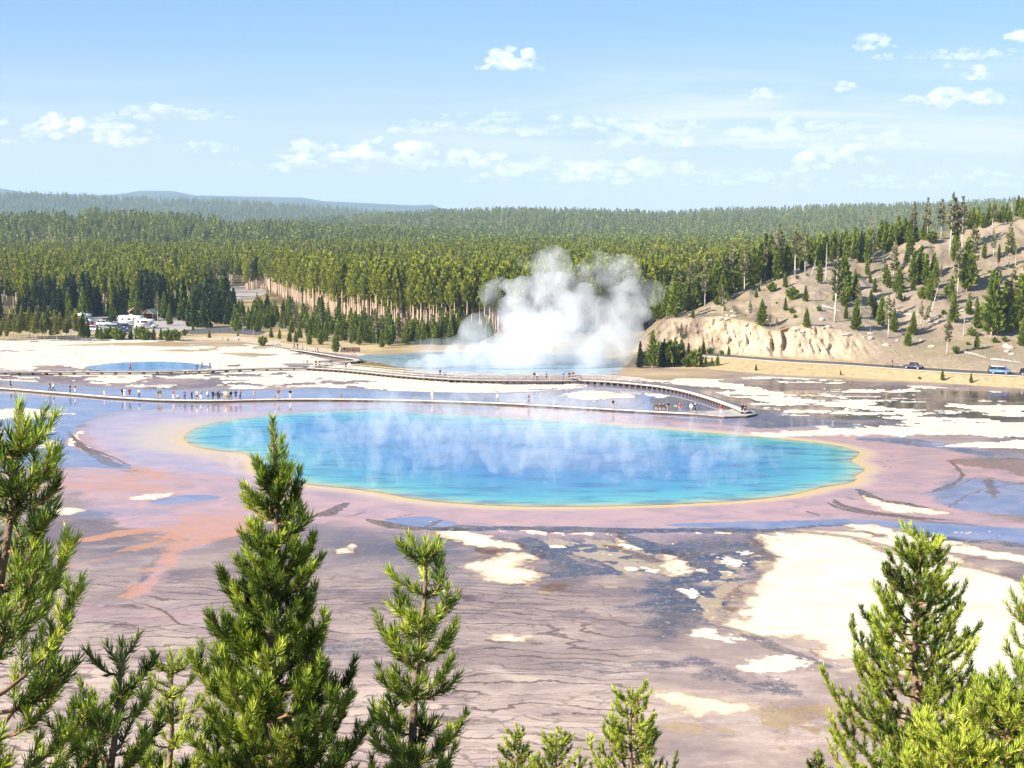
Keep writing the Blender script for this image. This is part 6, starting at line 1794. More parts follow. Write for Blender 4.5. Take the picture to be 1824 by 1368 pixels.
for px, py, pk, top, bot, h, hat, lab in NEAR:
    facing = random.gauss(0, 0.35)
    if pk == 'walk': facing = random.choice([1.5, -1.5]) + random.uniform(-.2, .2)
    person(at(px, py - 0.3, NZ + (0.012 if px > 1285 else 0.0)), lab, pk, top, bot, facing, h, "visitors on the near boardwalk", hat=hat, short=('white shorts' in lab) if bot == 'white' else None)
bx_, by_, bz_ = b_right
for k, (top, lab) in enumerate([('black', "person in black seated at the left end of the occupied bench"), ('maroon', "person in maroon seated second from the left on the occupied bench"), ('dark', "person in dark grey seated third from the left on the occupied bench")]):
    person((bx_ - 0.9 + 0.62 * k, by_ - 0.0, NZ), lab, 'sit', top, 'tan', 0.0, 1.72, "visitors on the near boardwalk")
REAR = [
 (232, 660.5, 0.7, 'walk', 'red', 'maroon', 1.75, "person in red walking in front of the small blue pool"),
 (351, 659, 0.7, 'stand', 'navy', 'dark', 1.2, "child in navy walking ahead of two adults on the narrow rear boardwalk"),
 (360, 659, 0.7, 'walk', 'black', 'dark', 1.8, "tall person in black on the narrow rear boardwalk, right of the child"),
 (374, 658.3, 0.7, 'walk', 'navy', 'denim', 1.75, "person in navy walking last on the narrow rear boardwalk"),
 (547.5, 653.5, 0.7, 'walk', 'dark', 'brown', 1.72, "person in dark clothes where the narrow boardwalk meets the terrace"),
 (563, 655, RZ, 'stand', 'black', 'black', 1.75, "left person of the dark pair at the left end of the railed terrace"),
 (569, 655.3, RZ, 'fold', 'maroon', 'dark', 1.75, "right person in maroon of the dark pair at the left end of the railed terrace"),
 (589, 647.5, 0.5, 'walk', 'maroon', 'dark', 1.72, "person in maroon on the short boardwalk behind the railed terrace"),
 (616, 658.2, RZ, 'photo', 'black', 'maroon', 1.72, "person in black leaning to the rail next to a companion in white"),
 (623, 658.8, RZ, 'stand', 'white', 'tan', 1.7, "person in white next to a companion in black on the railed terrace"),
 (784, 672.2, RZ, 'stand', 'navy', 'dark', 1.8, "tall person in navy on the terrace before the left part of the steam"),
 (793, 672.7, RZ, 'stand', 'dark', 'dark', 1.2, "child in dark clothes beside the tall visitor in navy at the steam"),
 (952, 676.7, RZ, 'stand', 'black', 'black', 1.72, "person in black beside a companion in white on the terrace before the steam"),
 (957, 676.8, RZ, 'photo', 'white', 'dark', 1.72, "person in white beside a companion in black on the terrace before the steam"),
 (973, 676.8, RZ, 'fold', 'grey', 'dark', 1.6, "person in grey alone on the terrace before the steam"),
 (1004, 676.8, RZ, 'stand', 'blue', 'denim', 1.75, "person in blue left of the dark red pair on the terrace"),
 (1014, 676.6, RZ, 'stand', 'maroon', 'black', 1.78, "left person in maroon of the pair at the right end of the terrace"),
 (1020, 676.5, RZ, 'photo', 'maroon', 'maroon', 1.75, "right person in maroon taking a photo at the right end of the terrace"),
 (492, 617, 0.06, 'walk', 'white', 'white', 1.75, "left person in white of a pair walking on the dry path"),
 (498, 617.3, 0.06, 'walk', 'white', 'grey', 1.7, "right person in white top and grey trousers of a pair on the dry path"),
 (524, 621.5, 0.06, 'walk', 'dark', 'maroon', 1.7, "person in dark top, first of four walkers on the dry path"),
 (530, 622.2, 0.06, 'stand', 'black', 'dark', 1.7, "person in black, second of four walkers on the dry path"),
 (538.5, 623, 0.5, 'walk', 'pink', 'tan', 1.7, "person in pink top, third of four walkers on the dry path"),
 (545, 624.5, 0.5, 'walk', 'cream', 'cream', 1.65, "person in cream, last of four walkers on the dry path"),
 (561, 630, 0.06, 'walk', 'white', 'tan', 1.7, "person in white top beside a companion in black, right of the four walkers"),
 (566, 630, 0.06, 'walk', 'black', 'tan', 1.7, "person in black top beside a companion in white, right of the four walkers"),
 (606.5, 629, 0.0, 'stand', 'white', 'cream', 1.7, "person in white standing at the left end of the dark viewing screen"),
 (613, 629.6, 0.0, 'stand', 'black', 'dark', 1.7, "person in black in front of the dark viewing screen"),
 (632, 629.4, 0.0, 'fold', 'dark', 'maroon', 1.7, "person in dark grey in front of the right end of the viewing screen"),
 (396, 606.5, 0.06, 'walk', 'cream', 'tan', 1.7, "person in cream on the path at the left, nearest to the car park"),
 (407, 607, 0.06, 'crouch', 'tan', 'brown', 1.6, "person in tan sitting low beside the path at the left"),
 (425, 609, 0.06, 'stand', 'white', 'black', 1.7, "person in white top and black trousers beside the left path"),
]
for px, py, z, pk, top, bot, h, lab in REAR:
    facing = random.gauss(0, 0.5) if pk != 'walk' else random.choice([1.4, -1.4])
    person(at(px, py, z), lab, pk, top, bot, facing, h, "visitors on the rear boardwalks and path")

# ================================================================== VEHICLES AND SHELTERS
def paint(name, c, rough=0.25): return simple_mat(name, c, rough, 0.04, 0.5, spec=0.5)
glass_dark = simple_mat("car_glass", (0.02, 0.025, 0.03), 0.06, 0.1, 1.0, spec=0.6)
tyre_m = simple_mat("tyre", (0.02, 0.02, 0.02), 0.9); rim_m = simple_mat("rim", (0.55, 0.55, 0.56), 0.35, metallic=0.7)
trim_m = simple_mat("trim", (0.03, 0.03, 0.03), 0.7); lamp_m = simple_mat("lamp_glass", (0.75, 0.75, 0.72), 0.1); tail_m = simple_mat("tail_lamp", (0.5, 0.02, 0.02), 0.2)

def loft_y(prof, widths, name, mat, parent, bevel=0.05):
    """side outline in (y, z) given a half width per point, closed and bevelled"""
    n = len(prof)
    V = [(w, p[0], p[1]) for p, w in zip(prof, widths)] + [(-w, p[0], p[1]) for p, w in zip(prof, widths)]
    bm = bmesh.new(); vs = [bm.verts.new(v) for v in V]
    bm.faces.new(vs[:n]); bm.faces.new(vs[n:][::-1])
    for i in range(n):
        j = (i + 1) % n; bm.faces.new((vs[i], vs[n + i], vs[n + j], vs[j]))
    bmesh.ops.recalc_face_normals(bm, faces=bm.faces)
    bmesh.ops.bevel(bm, geom=bm.edges[:], offset=bevel, segments=2, affect='EDGES', clamp_overlap=True)
    me = bpy.data.meshes.new(name); bm.to_mesh(me); bm.free(); me.shade_smooth(); me.materials.append(mat)
    return link(bpy.data.objects.new(name, me), parent)

VEH = {  # length, body outline (front at -y), half width, cabin outline, wheel positions, wheel radius
 'sedan': dict(body=[(-2.25, .30), (-2.28, .60), (-2.15, .72), (-1.0, .90), (1.5, .95), (2.2, .88), (2.28, .60), (2.22, .30)], w=.88, cab=[(-1.05, .89), (-.35, 1.38), (.75, 1.42), (1.55, .93)], wh=(-1.4, 1.35), wr=.33),
 'suv': dict(body=[(-2.3, .36), (-2.33, .75), (-2.15, .95), (-1.1, 1.05), (2.1, 1.08), (2.3, .95), (2.32, .60), (2.25, .36)], w=.94, cab=[(-1.15, 1.04), (-.55, 1.66), (1.95, 1.70), (2.2, 1.06)], wh=(-1.42, 1.38), wr=.38),
 'van': dict(body=[(-2.5, .38), (-2.52, .80), (-2.3, 1.02), (-1.7, 1.12), (2.35, 1.14), (2.5, 1.05), (2.5, .60), (2.45, .38)], w=.98, cab=[(-1.75, 1.10), (-1.05, 1.85), (2.2, 1.92), (2.45, 1.12)], wh=(-1.6, 1.5), wr=.36),
 'pickup': dict(body=[(-2.75, .42), (-2.78, .85), (-2.6, 1.02), (-1.35, 1.12), (.95, 1.15), (2.7, 1.12), (2.78, .85), (2.72, .45)], w=.97, cab=[(-1.4, 1.11), (-.75, 1.78), (.75, 1.80), (.98, 1.13)], wh=(-1.75, 1.75), wr=.41),
}
def car(kind, pos, rz, mat, label, group=None, roof_mat=None, name='parked_car', cat='car'):
    d = VEH[kind]; e = empty(name, pos, rz); tag(e, label, cat, group)
    n = len(d['body']); loft_y(d['body'], [d['w']] * n, "body", mat, e, .07)
    c = d['cab']; cw = [d['w'] * .93, d['w'] * .76, d['w'] * .76, d['w'] * .92]
    loft_y(c, cw, "windows", glass_dark, e, .03)
    rf = [(c[1][0] - .03, c[1][1] - .015), (c[1][0] + .1, c[1][1] + .045), (c[2][0] - .08, c[2][1] + .05), (c[2][0] + .04, c[2][1] - .015)]
    loft_y(rf, [d['w'] * .785] * 4, "roof", roof_mat or mat, e, .02)
    m = MB()
    for sx in (-1, 1):
        for (a, b, wa, wb) in ((c[0], c[1], cw[0], cw[1]), (c[3], c[2], cw[3], cw[2])):
            m.tube([(sx * wa * .985, a[0], a[1] - .02), (sx * wb * 1.0, b[0], b[1])], .05, 5)
        ym = (c[1][0] + c[2][0]) / 2 + .1; m.tube([(sx * d['w'] * .94, ym, c[0][1] - .02), (sx * d['w'] * .785, ym, c[1][1])], .05, 5)
    m.build("pillars", mat, e)
    for y in d['wh']:
        for sx in (-1, 1):
            w = MB().lathe_x((sx * (d['w'] - .10), y, d['wr']), [(-.11, d['wr'] * .75), (-.10, d['wr'] * .97), (-.04, d['wr']), (.06, d['wr']), (.11, d['wr'] * .95), (.115, d['wr'] * .7)]).build("wheel", tyre_m, e, True)
            MB().lathe_x((sx * (d['w'] + .012), y, d['wr']), [(-.03, d['wr'] * .62), (0.0, d['wr'] * .60), (.008, d['wr'] * .2)]).build("rim", rim_m, w)
    f = d['body'][1]; r = d['body'][-2]
    for sx in (-1, 1):
        MB().box((sx * d['w'] * .72, f[0] + .06, f[1] + .04), (.32, .12, .15)).build("headlight", lamp_m, e)
        MB().box((sx * d['w'] * .82, r[0] - .02, r[1] + .08), (.20, .10, .24)).build("tail_light", tail_m, e)
    MB().box((0, d['body'][0][0] + .02, d['body'][0][1] + .08), (d['w'] * 1.7, .12, .16)).build("bumper", trim_m, e)
    return e

white_p = paint("paint_white", (.80, .80, .80)); navy_p = paint("paint_navy", (.02, .03, .12)); black_p = paint("paint_black", (.02, .02, .022)); silver_p = paint("paint_silver", (.45, .47, .50), .3)
blue_p = paint("paint_blue", (.04, .10, .35)); grey_p = paint("paint_grey", (.16, .18, .22)); purple_p = paint("paint_slate", (.07, .065, .12)); red_p = paint("paint_red", (.32, .02, .03))
# van with a turquoise and purple painted side
wrap = bpy.data.materials.new("painted_side"); wrap.use_nodes = True
t = NT(wrap.node_tree); p_ = wrap.node_tree.nodes['Principled BSDF']
oc = t.n('ShaderNodeTexCoord').outputs['Object']
cr = t.n('ShaderNodeValToRGB', {0: t.noise(t.mapping(oc, (1, 1.1, 1.4)), 1.3, 3, .5)})
e_ = cr.color_ramp.elements; e_[0].position = .38; e_[0].color = (.05, .25, .26, 1); e_[1].position = .66; e_[1].color = (.32, .12, .36, 1)
x = e_.new(.52); x.color = (.10, .22, .46, 1)
t.l.new(cr.outputs[0], p_.inputs['Base Color']); p_.inputs['Roughness'].default_value = .3

def road_pt(px, k):
    j = int(np.argmin(np.abs(hcols - px)))
    return Vector((L1[j, 0] + (L2[j, 0] - L1[j, 0]) * k, d1[j] + 7 * k, ROAD_Z + 0.03))
def heading(px):
    a = road_pt(px - 12, .3); b = road_pt(px + 12, .3); return math.atan2((b - a).y, (b - a).x)
car('pickup', road_pt(1628, .28), heading(1628) + math.pi / 2, purple_p, "dark slate-coloured pickup on the road at the foot of the hill", name='pickup_truck', cat='pickup', roof_mat=black_p).scale = (.74,) * 3
car('van', road_pt(1783, .28), heading(1783) + math.pi / 2, wrap, "van with turquoise and purple painted side and white roof on the hill road", name='van', cat='van', roof_mat=white_p).scale = (.82,) * 3
car('suv', road_pt(1834, .28), heading(1834) + math.pi / 2, black_p, "dark vehicle cut off by the right edge on the hill road", name='car', cat='car').scale = (.8,) * 3

def bicycle(pos, rz, label):
    e = empty('bicycle', pos, rz); tag(e, label, 'bicycle', 'bicycles on the road')
    fm = black_p
    for y, nm in ((-.52, 'wheel'), (.52, 'wheel')):
        m = MB(); n = 16
        m.tube([(0, y + .34 * math.cos(2 * math.pi * k / n), .34 + .34 * math.sin(2 * math.pi * k / n)) for k in range(n + 1)], .022, 5)
        for k in range(6):
            a = math.pi * k / 6; m.tube([(0, y - .33 * math.cos(a), .34 - .33 * math.sin(a)), (0, y + .33 * math.cos(a), .34 + .33 * math.sin(a))], .004, 3)
        m.build(nm, tyre_m, e)
    MB().tube([(0, -.52, .34), (0, -.36, .88), (0, .18, .82), (0, .05, .30), (0, -.36, .80)], .022, 5).tube([(0, .18, .82), (0, .52, .34), (0, .05, .30)], .018, 5).tube([(0, .18, .82), (0, .20, .95)], .018, 5).build('frame', fm, e)
    MB().box((0, .20, .97), (.14, .26, .06)).build('saddle', trim_m, e)
    MB().tube([(-.27, -.32, .98), (0, -.38, .96), (.27, -.32, .98)], .018, 5).build('handlebar', trim_m, e)
bicycle(road_pt(1583, .12), heading(1583) + math.pi / 2, "left one of two parked bicycles at the roadside left of the dark pickup")
bicycle(road_pt(1594, .12), heading(1594) + math.pi / 2, "right one of two bicycles at the roadside, nearer to the dark pickup")
person(road_pt(1589, .25), "person in black standing between two bicycles on the hill road", 'stand', 'black', 'black', 1.2, 1.75)

# car park
CARS = [(128, 586, 'van', 1.35, silver_p, "silver van at the left end of the car park, half hidden by the slender pines"), (152, 579, 'sedan', 1.2, blue_p, "blue car below the camper at the left of the car park"), (161, 583, 'sedan', 1.3, red_p, "dark red car right of the blue car at the left of the car park"),
        (168, 590, 'suv', 1.5, white_p, "white car in the front row behind the small green pine"), (186, 580, 'suv', 1.45, white_p, "white car in the rear row left of the motorhome"), (196, 576, 'suv', 1.6, black_p, "black car in the rear row left of the motorhome"),
        (194, 586, 'sedan', 1.5, grey_p, "grey car in the front row left of the navy cars"), (206, 588, 'suv', 1.45, grey_p, "dark grey car in front of the motorhome's left end"), (216, 591, 'sedan', 1.3, navy_p, "navy car in the front row before the motorhome"), (222, 586, 'suv', 1.4, navy_p, "navy car tucked against the front of the motorhome"), (206, 581, 'sedan', 1.5, silver_p, "silver car in the middle row left of the motorhome")]
for px, py, k, rz, m, lab in CARS:
    car(k, at(px, py, 0.05), rz, m, lab, "cars parked in the lot")

def motorhome(pos, rz, label, L=8.5, H=3.2, mat=white_p):
    e = empty('motorhome', pos, rz); tag(e, label, 'motorhome')
    hl = L / 2
    loft_y([(-hl + 1.9, .55), (-hl + 1.9, 1.9), (-hl + .9, 2.3), (-hl + 1.1, H), (hl, H), (hl, .55)], [1.2] * 6, 'body', mat, e, .10)
    loft_y([(-hl, .5), (-hl - .02, 1.05), (-hl + .8, 1.25), (-hl + 1.5, 1.95), (-hl + 1.91, 1.95), (-hl + 1.91, .5)], [.98] * 6, 'cab', mat, e, .06)
    loft_y([(-hl + .83, 1.25), (-hl + 1.47, 1.90), (-hl + 1.90, 1.90), (-hl + 1.90, 1.25)], [1.0] * 4, 'windshield', glass_dark, e, .02)
    for sx in (-1, 1):
        for y, w in ((-hl + 3.2, .9), (.8, 1.1), (hl - 1.3, .8)):
            MB().box((sx * 1.205, y, 2.1), (.03, w, .6)).build('window', glass_dark, e)
        MB().box((sx * 1.203, 0, 1.3), (.02, L - 3, .16)).build('stripe', navy_p, e)
        for y in (-hl + 1.0, hl - 2.0):
            w_ = MB().lathe_x((sx * 1.0, y, .42), [(-.13, .3), (-.12, .40), (0, .42), (.12, .40), (.13, .3)]).build('wheel', tyre_m, e, True)
            MB().lathe_x((sx * 1.13, y, .42), [(-.02, .26), (.01, .24), (.02, .1)]).build('rim', rim_m, w_)
    MB().box((0, .5, H + .14), (.8, 1.0, .28)).build('roof_unit', mat, e)
motorhome(at(237, 580, .05), 1.42, "long white motorhome in the middle of the car park")
motorhome(at(261, 585, .05), 1.5, "second smaller white motorhome in front of the long one", 6.8, 2.9)
motorhome(at(150, 575, .05), 1.2, "white camper with dark blue front standing at the left of the car park", 6.5, 3.0)

shingle = simple_mat("shingle", (.30, .22, .18), .9, .25, 1.5); greenroof = simple_mat("green_metal_roof", (.26, .33, .27), .6, .15, 1.0); brownwall = simple_mat("brown_boards", (.19, .10, .07), .85, .25, 2.0)
def gable(pos, rz, label, W, D, Hw, Hr, roofm, name, open_front=False):
    e = empty(name, pos, rz); tag(e, label, 'building')
    ov = .35
    if open_front:
        m = MB().box((0, D / 2 - .06, Hw / 2), (W - .3, .12, Hw)); 
        m.box((-W / 2 + .06, 0, Hw / 2), (.12, D, Hw)).box((W / 2 - .06, 0, Hw / 2), (.12, D, Hw))
    else:
        m = MB().box((0, 0, Hw / 2), (W, D, Hw))
        MB().box((W * .2, -D / 2 - .025, 1.02), (.95, .05, 2.04)).build('door', trim_m, e)
        MB().box((-W * .22, -D / 2 - .025, 1.7), (.7, .05, .5)).build('window', glass_dark, e)
    # gable ends
    for y in (-D / 2 + .06, D / 2 - .06):
        b = len(m.v); m.v += [(-W / 2, y - .06, Hw + .002), (W / 2, y - .06, Hw + .002), (0, y - .06, Hr - .06), (-W / 2, y + .06, Hw + .002), (W / 2, y + .06, Hw + .002), (0, y + .06, Hr - .06)]
        m.f += [(b, b + 1, b + 2), (b + 3, b + 5, b + 4), (b, b + 3, b + 4, b + 1), (b + 1, b + 4, b + 5, b + 2), (b + 2, b + 5, b + 3, b)]
    m.build('wall', brownwall, e)
    r = MB()
    for s in (-1, 1):
        x0, z0 = s * (W / 2 + ov), Hw - ov * (Hr - Hw) / (W / 2); 
        vs = [(x0, -D / 2 - ov, z0), (0, -D / 2 - ov, Hr), (0, D / 2 + ov, Hr), (x0, D / 2 + ov, z0)]
        r.add(vs + [(x, y, z + .14) for x, y, z in vs], [(0, 1, 2, 3), (7, 6, 5, 4), (0, 4, 5, 1), (1, 5, 6, 2), (2, 6, 7, 3), (3, 7, 4, 0)])
    r.build('roof', roofm, e)
gable(at(242, 567, .05), .35, "small brown restroom building with shingled gable roof behind the motorhomes", 4.2, 3.6, 2.5, 4.1, shingle, 'restroom')
gable(at(269, 571, .05), -.35, "small open shelter with pale green roof right of the brown restroom", 3.6, 3.2, 2.4, 3.7, greenroof, 'shelter', True)

# ================================================================== FOREGROUND PINES
def fg_needle_mat():
    m = bpy.data.materials.new("pine_needles"); m.use_nodes = True
    t = NT(m.node_tree); t.t.nodes.clear()
    tint = t.attr('tint').outputs['Fac']
    c = t.n('ShaderNodeValToRGB', {0: tint}); e = c.color_ramp.elements
    e[0].position = 0; e[0].color = (.016, .036, .009, 1); e[1].position = 1; e[1].color = (.52, .60, .075, 1)
    x = e.new(.5); x.color = (.14, .215, .03, 1)
    d = t.n('ShaderNodeBsdfPrincipled', {'Base Color': c.outputs[0], 'Roughness': .5, 'Specular IOR Level': .18})
    tr = t.n('ShaderNodeBsdfTranslucent', {0: c.outputs[0]})
    t.l.new(t.n('ShaderNodeMixShader', {0: .16, 1: d.outputs[0], 2: tr.outputs[0]}).outputs[0], t.n('ShaderNodeOutputMaterial').inputs[0])
    return m
FGN = fg_needle_mat()
bark_fg = simple_mat("pine_bark", (.20, .135, .095), .9, .35, 14.0, bump=.6)
twig_m = simple_mat("pine_twig", (.26, .15, .075), .85, .3, 20.0)
cone_m = simple_mat("pine_cone", (.14, .075, .05), .85, .3, 30.0)

class Needles:
    def __init__(self): self.P = []; self.D = []; self.T = []; self.L = []
    def along(self, pts, dens, length, tint, start=0.0):
        """needles round a polyline, leaning towards its tip"""
        pts = np.array(pts, float); seg = np.diff(pts, axis=0); sl = np.linalg.norm(seg, axis=1); tot = sl.sum()
        n = max(4, int(dens * tot * (1 - start)))
        s = rng.uniform(start * tot, tot, n); cs = np.concatenate([[0], np.cumsum(sl)])
        i = np.clip(np.searchsorted(cs, s, side='right') - 1, 0, len(seg) - 1)
        f = ((s - cs[i]) / sl[i])[:, None]
        p = pts[i] + seg[i] * f; d = seg[i] / sl[i][:, None]
        r = rng.normal(size=(n, 3)); r -= (r * d).sum(1, keepdims=True) * d; r /= np.linalg.norm(r, axis=1, keepdims=True)
        tip = (s / tot)[:, None]
        sp = rng.uniform(0.45, 1.0, (n, 1)) * (1.05 - 0.55 * tip ** 3)
        dd = d * (1.0 - 0.35 * sp) + r * sp; dd[:, 2] += 0.12
        dd /= np.linalg.norm(dd, axis=1, keepdims=True)
        self.P.append(p); self.D.append(dd); self.L.append(length * rng.uniform(.7, 1.15, n))
        self.T.append(np.clip(tint + 0.34 * (tip[:, 0] - .55) + rng.normal(0, .10, n), 0, 1))
    def build(self, name, width, parent):
        P = np.concatenate(self.P); D = np.concatenate(self.D); L = np.concatenate(self.L)[:, None]; T = np.concatenate(self.T)
        n = len(P)
        r = rng.normal(size=(n, 3)); s = np.cross(D, r); s /= np.linalg.norm(s, axis=1, keepdims=True)
        w = width * rng.uniform(.8, 1.25, (n, 1))
        bend = np.array([0, 0, 0.12]) * L
        a = P - s * w * .4; b = P + s * w * .4; m1 = P + D * L * .55 + s * w * .5; m2 = P + D * L * .55 - s * w * .5; tp = P + D * L + bend
        V = np.stack([a, b, m1, m2, tp, tp], 1)[:, :5].reshape(-1, 3)
        i = np.arange(n) * 5
        F4 = np.stack([i, i + 1, i + 2, i + 3], -1); F3 = np.stack([i + 3, i + 2, i + 4, i + 4], -1)
        tri = np.concatenate([np.stack([i, i + 1, i + 2], -1), np.stack([i, i + 2, i + 3], -1), np.stack([i + 3, i + 2, i + 4], -1)])
        o = np_mesh(name, V, tri, FGN, parent)
        set_attr(o.data, 'tint', np.repeat(T, 5))
        return o

def fg_pine(label, top_px, depth, bot_px, reach, seed, whorl=0.24, first=0.16, nb=5, nlen=0.055, dens=620, tone=0.5, width=0.0042, hgt=None, tcurve=0.0, low_z=None, shoot=0.13, skip=0.0, sides=None, up0=0.75):
    """a young lodgepole whose leader shows at top_px; bot_px = where its stem leaves the picture (both at the given distance)"""
    global rng
    random.seed(seed); rng = np.random.default_rng(seed)
    top = atd(top_px[0], top_px[1], depth); bot = atd(bot_px[0], bot_px[1], depth)
    gz = float(slope_z(0, depth)) if depth < 44 else 0.0
    ax = (bot - top) / abs(bot.z - top.z)                 # per metre of descent
    foot = top + ax * (top.z - gz)
    foot = Vector((foot.x * .4 + bot.x * .6, foot.y, gz - .1))
    Ht = top.z - foot.z
    e = empty('pine_tree', foot); tag(e, label, 'pine', 'pines in the foreground')
    T_ = top - foot
    B_ = bot - foot
    def stem(h):        # h metres below the tip
        if h <= (T_.z - B_.z):
            t = h / max(.01, (T_.z - B_.z)); p = T_.lerp(B_, t)
        else:
            t = (h - (T_.z - B_.z)) / max(.01, B_.z); p = B_.lerp(Vector((0, 0, 0)), min(1, t))
        return p + Vector((0.012 * math.sin(h * 5 + seed), 0.012 * math.cos(h * 4.1 + seed), 0))
    hs_ = np.concatenate([np.linspace(0, 2.4, 26), np.linspace(2.6, Ht, 12)])
    hs_ = hs_[hs_ <= Ht]
    MB().tube([stem(h) for h in hs_], [0.006 + 0.0165 * h ** 0.9 if h < 3 else 0.0345 + .0195 * h * .5 for h in hs_], 8).build('trunk', bark_fg, e, True)
    nd = Needles(); tw = MB(); cones = MB()
    sun_h = Vector((sun_dir.x, sun_dir.y, 0)).normalized()
    # leader
    nd.along([stem(h) for h in np.linspace(first * 1.6, -0.01, 6)], dens * 1.25, nlen, tone + .12)
    h = first; vis = top.z - atd(bot_px[0], 1368, depth).z
    w = 0
    while h < min(Ht * .82, vis + 1.2):
        R_ = reach(h)
        k_n = nb + random.choice((-1, 0, 0, 1))
        a0 = random.uniform(0, 6.28)
        fine = h < vis + .35
        for k in range(k_n):
            if random.random() < skip: continue
            a = a0 + 6.283 * k / k_n + random.uniform(-.35, .35)
            if sides and random.random() < sides and math.cos(a) < 0: a = math.pi - a
            L = R_ * random.uniform(.72, 1.15)
            dirh = Vector((math.cos(a), math.sin(a), 0))
            base = stem(h + random.uniform(-.05, .05))
            pts = []
            up = up0 * random.uniform(.75, 1.25)
            for q in range(7):
                t = q / 6
                r_ = L * (t - .22 * t * t) * 1.1
                pts.append(base + dirh * r_ + Vector((0, 0, L * (up * .35 * t + up * .62 * t ** 2.2 - .10 * t))) + Vector((random.gauss(0, .006), random.gauss(0, .006), 0)))
            tw.tube(pts, [max(.0035, .0045 + .010 * L * (1 - q / 6)) for q in range(7)], 5, cap=False)
            tn = tone + random.gauss(0, .19)
            dn = dens if fine else dens * .35
            nd.along(pts, dn, nlen, tn - .04, start=.30 if L > .3 else .1)
            # side shoots
            ns = int(L / (shoot * .62)) if fine else int(L / (shoot * 1.2))
            for j in range(ns):
                t = .30 + .68 * (j + random.random() * .6) / max(1, ns)
                i = min(5, int(t * 6)); f = t * 6 - i
                p = pts[i].lerp(pts[i + 1], f); d = (pts[i + 1] - pts[i]).normalized()
                sd = d.cross(Vector((0, 0, 1))).normalized() * (1 if j % 2 else -1)
                dd = (d * random.uniform(.5, .9) + sd * random.uniform(.5, .9) + Vector((0, 0, random.uniform(.15, .75)))).normalized()
                sl = shoot * random.uniform(.7, 1.35) * (1.15 - .4 * t)
                e1 = p + dd * sl * .55; e2 = e1 + (dd + Vector((0, 0, .55))).normalized() * sl * .5
                tw.tube([p, e1, e2], [.004, .0034, .0025], 4, cap=False)
                nd.along([p, e1, e2], dn * 1.15, nlen, tn + random.gauss(.03, .11), start=.12)
            if random.random() < .10 and fine:
                i = random.randrange(2, 5); cp = pts[i] + Vector((0, 0, -.02))
                n_ = 7
                cones.tube([cp, cp + Vector((.008, 0, -.012)), cp + Vector((.012, 0, -.030)), cp + Vector((.010, 0, -.045))], [.008, .016, .014, .004], n_)
        h += whorl * random.uniform(.75, 1.25) * (1 if h < 1.2 else 1.15); w += 1
    tw.build('branches', twig_m, e, True)
    if cones.v: cones.build('cones', cone_m, e, True)
    nd.build('needles', width, e)
    return e

# the big tree right of centre-left
fg_pine("tallest dark-green foreground pine with a thin pointed leader overlapping the pool's left end", (490, 752), 7.0, (487, 1368), lambda h: float(np.interp(h, [0, .25, .66, .93, 1.2, 1.5, 1.9], [.03, .075, .18, .24, .32, .43, .50])), 11, whorl=.115, first=.26, nb=8, tone=.46, shoot=.125, dens=820)
fg_pine("left-edge foreground pine with thick upswept shoots, cut off by the picture's left side", (36, 726), 5.6, (-40, 1368), lambda h: .06 + .40 * h, 12, whorl=.15, first=.16, nb=5, tone=.55, nlen=.058, shoot=.13)
fg_pine("open-branched foreground pine with a blunt thick top, right of the tallest one", (757, 972), 7.0, (736, 1368), lambda h: float(np.interp(h, [0, .25, .5, 1.0, 1.4], [.07, .11, .22, .24, .28])), 13, whorl=.16, first=.08, nb=5, tone=.60, nlen=.060, dens=700, shoot=.14)
fg_pine("broad airy foreground pine standing against the pale flat at the right", (1640, 950), 11.0, (1622, 1368), lambda h: .10 + .40 * h ** .85, 14, whorl=.14, first=.12, nb=7, tone=.62, nlen=.050, dens=600, shoot=.14, width=.005)
fg_pine("small bright yellow-green pine at the bottom edge, right of centre", (1124, 1232), 13.0, (1126, 1368), lambda h: .08 + .40 * h ** .8, 15, whorl=.15, first=.10, nb=6, tone=.80, nlen=.046, dens=420, shoot=.13, width=.006)
fg_pine("little pine tip at the bottom edge, left one of two beside each other", (924, 1300), 16.0, (922, 1368), lambda h: .06 + .34 * h ** .9, 16, whorl=.14, first=.10, nb=6, tone=.62, nlen=.046, dens=380, shoot=.12, width=.0065)
fg_pine("little pine tip at the bottom edge, right one of two beside each other", (993, 1306), 14.0, (991, 1368), lambda h: .06 + .50 * h ** .9, 17, whorl=.15, first=.14, nb=5, tone=.66, nlen=.050, dens=400, shoot=.13, width=.006)
fg_pine("pale yellow-green narrow pine between the left-edge pine and the tallest one", (306, 1164), 8.5, (300, 1368), lambda h: .06 + .24 * h ** .8, 18, whorl=.15, first=.12, nb=5, tone=.84, nlen=.050, dens=520, shoot=.12)
fg_pine("dark feathery pine whose open top stands right of the left-edge pine near the bottom", (214, 1150), 6.0, (196, 1368), lambda h: .07 + .34 * h ** .8, 19, whorl=.16, first=.18, nb=5, tone=.50, nlen=.050, dens=560, shoot=.12)
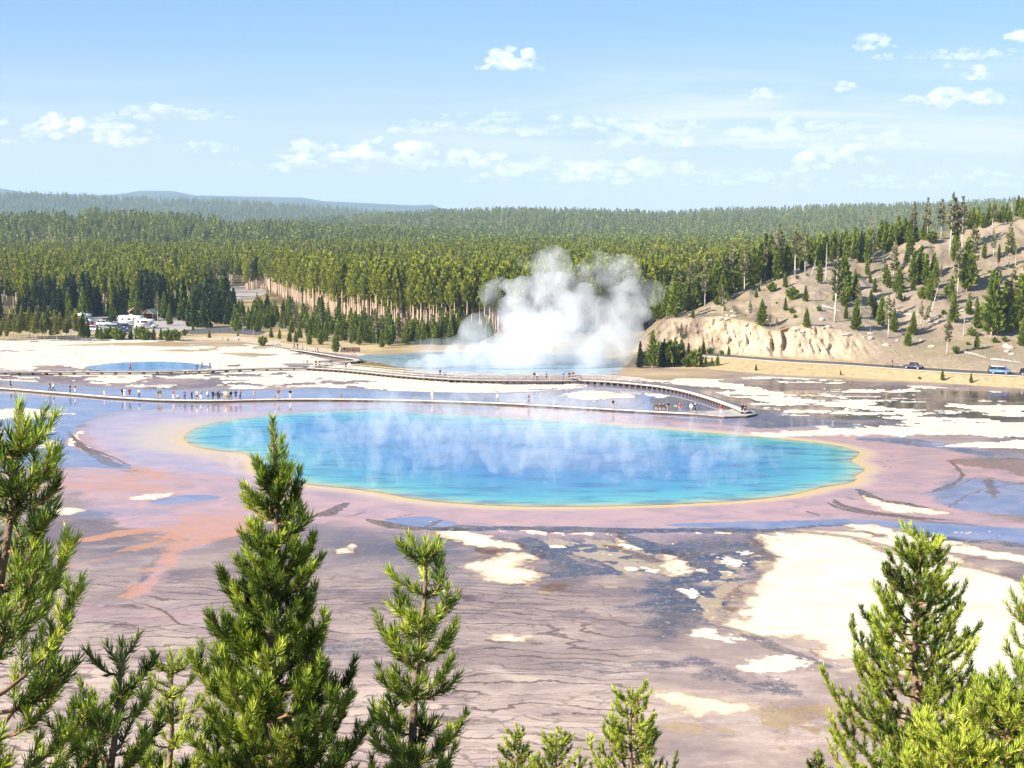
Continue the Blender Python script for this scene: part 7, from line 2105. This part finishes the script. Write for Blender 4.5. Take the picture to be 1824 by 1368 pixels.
fg_pine("foreground pine cut off by the right edge above the corner thicket", (1852, 1040), 9.0, (1862, 1368), lambda h: .08 + .30 * h ** .8, 20, whorl=.17, first=.12, nb=6, tone=.60, nlen=.052, dens=520, shoot=.14)
fg_pine("bushy green pine in the bottom right corner with a broad flat top", (1792, 1222), 8.0, (1796, 1368), lambda h: .12 + .34 * h ** .6, 21, whorl=.13, first=.06, nb=7, tone=.66, nlen=.052, dens=560, shoot=.13)
fg_pine("bright yellow-green low pine at the bottom edge under the broad airy pine", (1700, 1322), 8.0, (1700, 1368), lambda h: .16 + .40 * h ** .6, 22, whorl=.11, first=.04, nb=7, tone=.86, nlen=.050, dens=560, shoot=.12)
fg_pine("tiny dark pine tip at the bottom edge left of the broad airy pine", (1459, 1338), 14.0, (1459, 1368), lambda h: .04 + .22 * h ** .8, 23, whorl=.14, first=.10, nb=6, tone=.50, nlen=.048, dens=400, shoot=.12, width=.006)
# a dry twig poking up at the bottom edge
tp = atd(875, 1328, 12.0); bp = Vector((tp.x, 12.0, float(slope_z(0, 12.0))))
e = empty('dead_sapling', bp); tag(e, "thin bare dry twig poking up at the bottom edge, left of the two pine tips", 'dead sapling')
hh = tp.z - bp.z; m = MB().tube([(0, 0, 0), (.03, 0, hh * .5), (0, 0, hh)], [.02, .012, .003], 5)
for k in range(14):
    z = hh * (.55 + .44 * k / 14); a = k * 2.4; L = .22 * (1 - k / 16)
    m.tube([(0, 0, z), (math.cos(a) * L, math.sin(a) * L, z + L * .5)], [.004, .0015], 4)
m.build('stem', bark_gray, e)

# ---- air
lo_z = min(float(GZ.min()), float(hz.min()), float(SZ.min()), float(g1[..., 2].min()), float(g2[..., 2].min()), float(g3[..., 2].min()), float(g4[..., 2].min())) - 1.0
hz_ = MB().box((0, 6000, (lo_z + 330) / 2), (21000, 13400, 330 - lo_z)).build("haze", None)
hz_.data.materials.append(vol_mat("haze_air", 7.5e-5, (0.56, 0.75, 1.0), 0.0))
tag(hz_, "thin blue haze of the distance", "haze", kind='stuff')
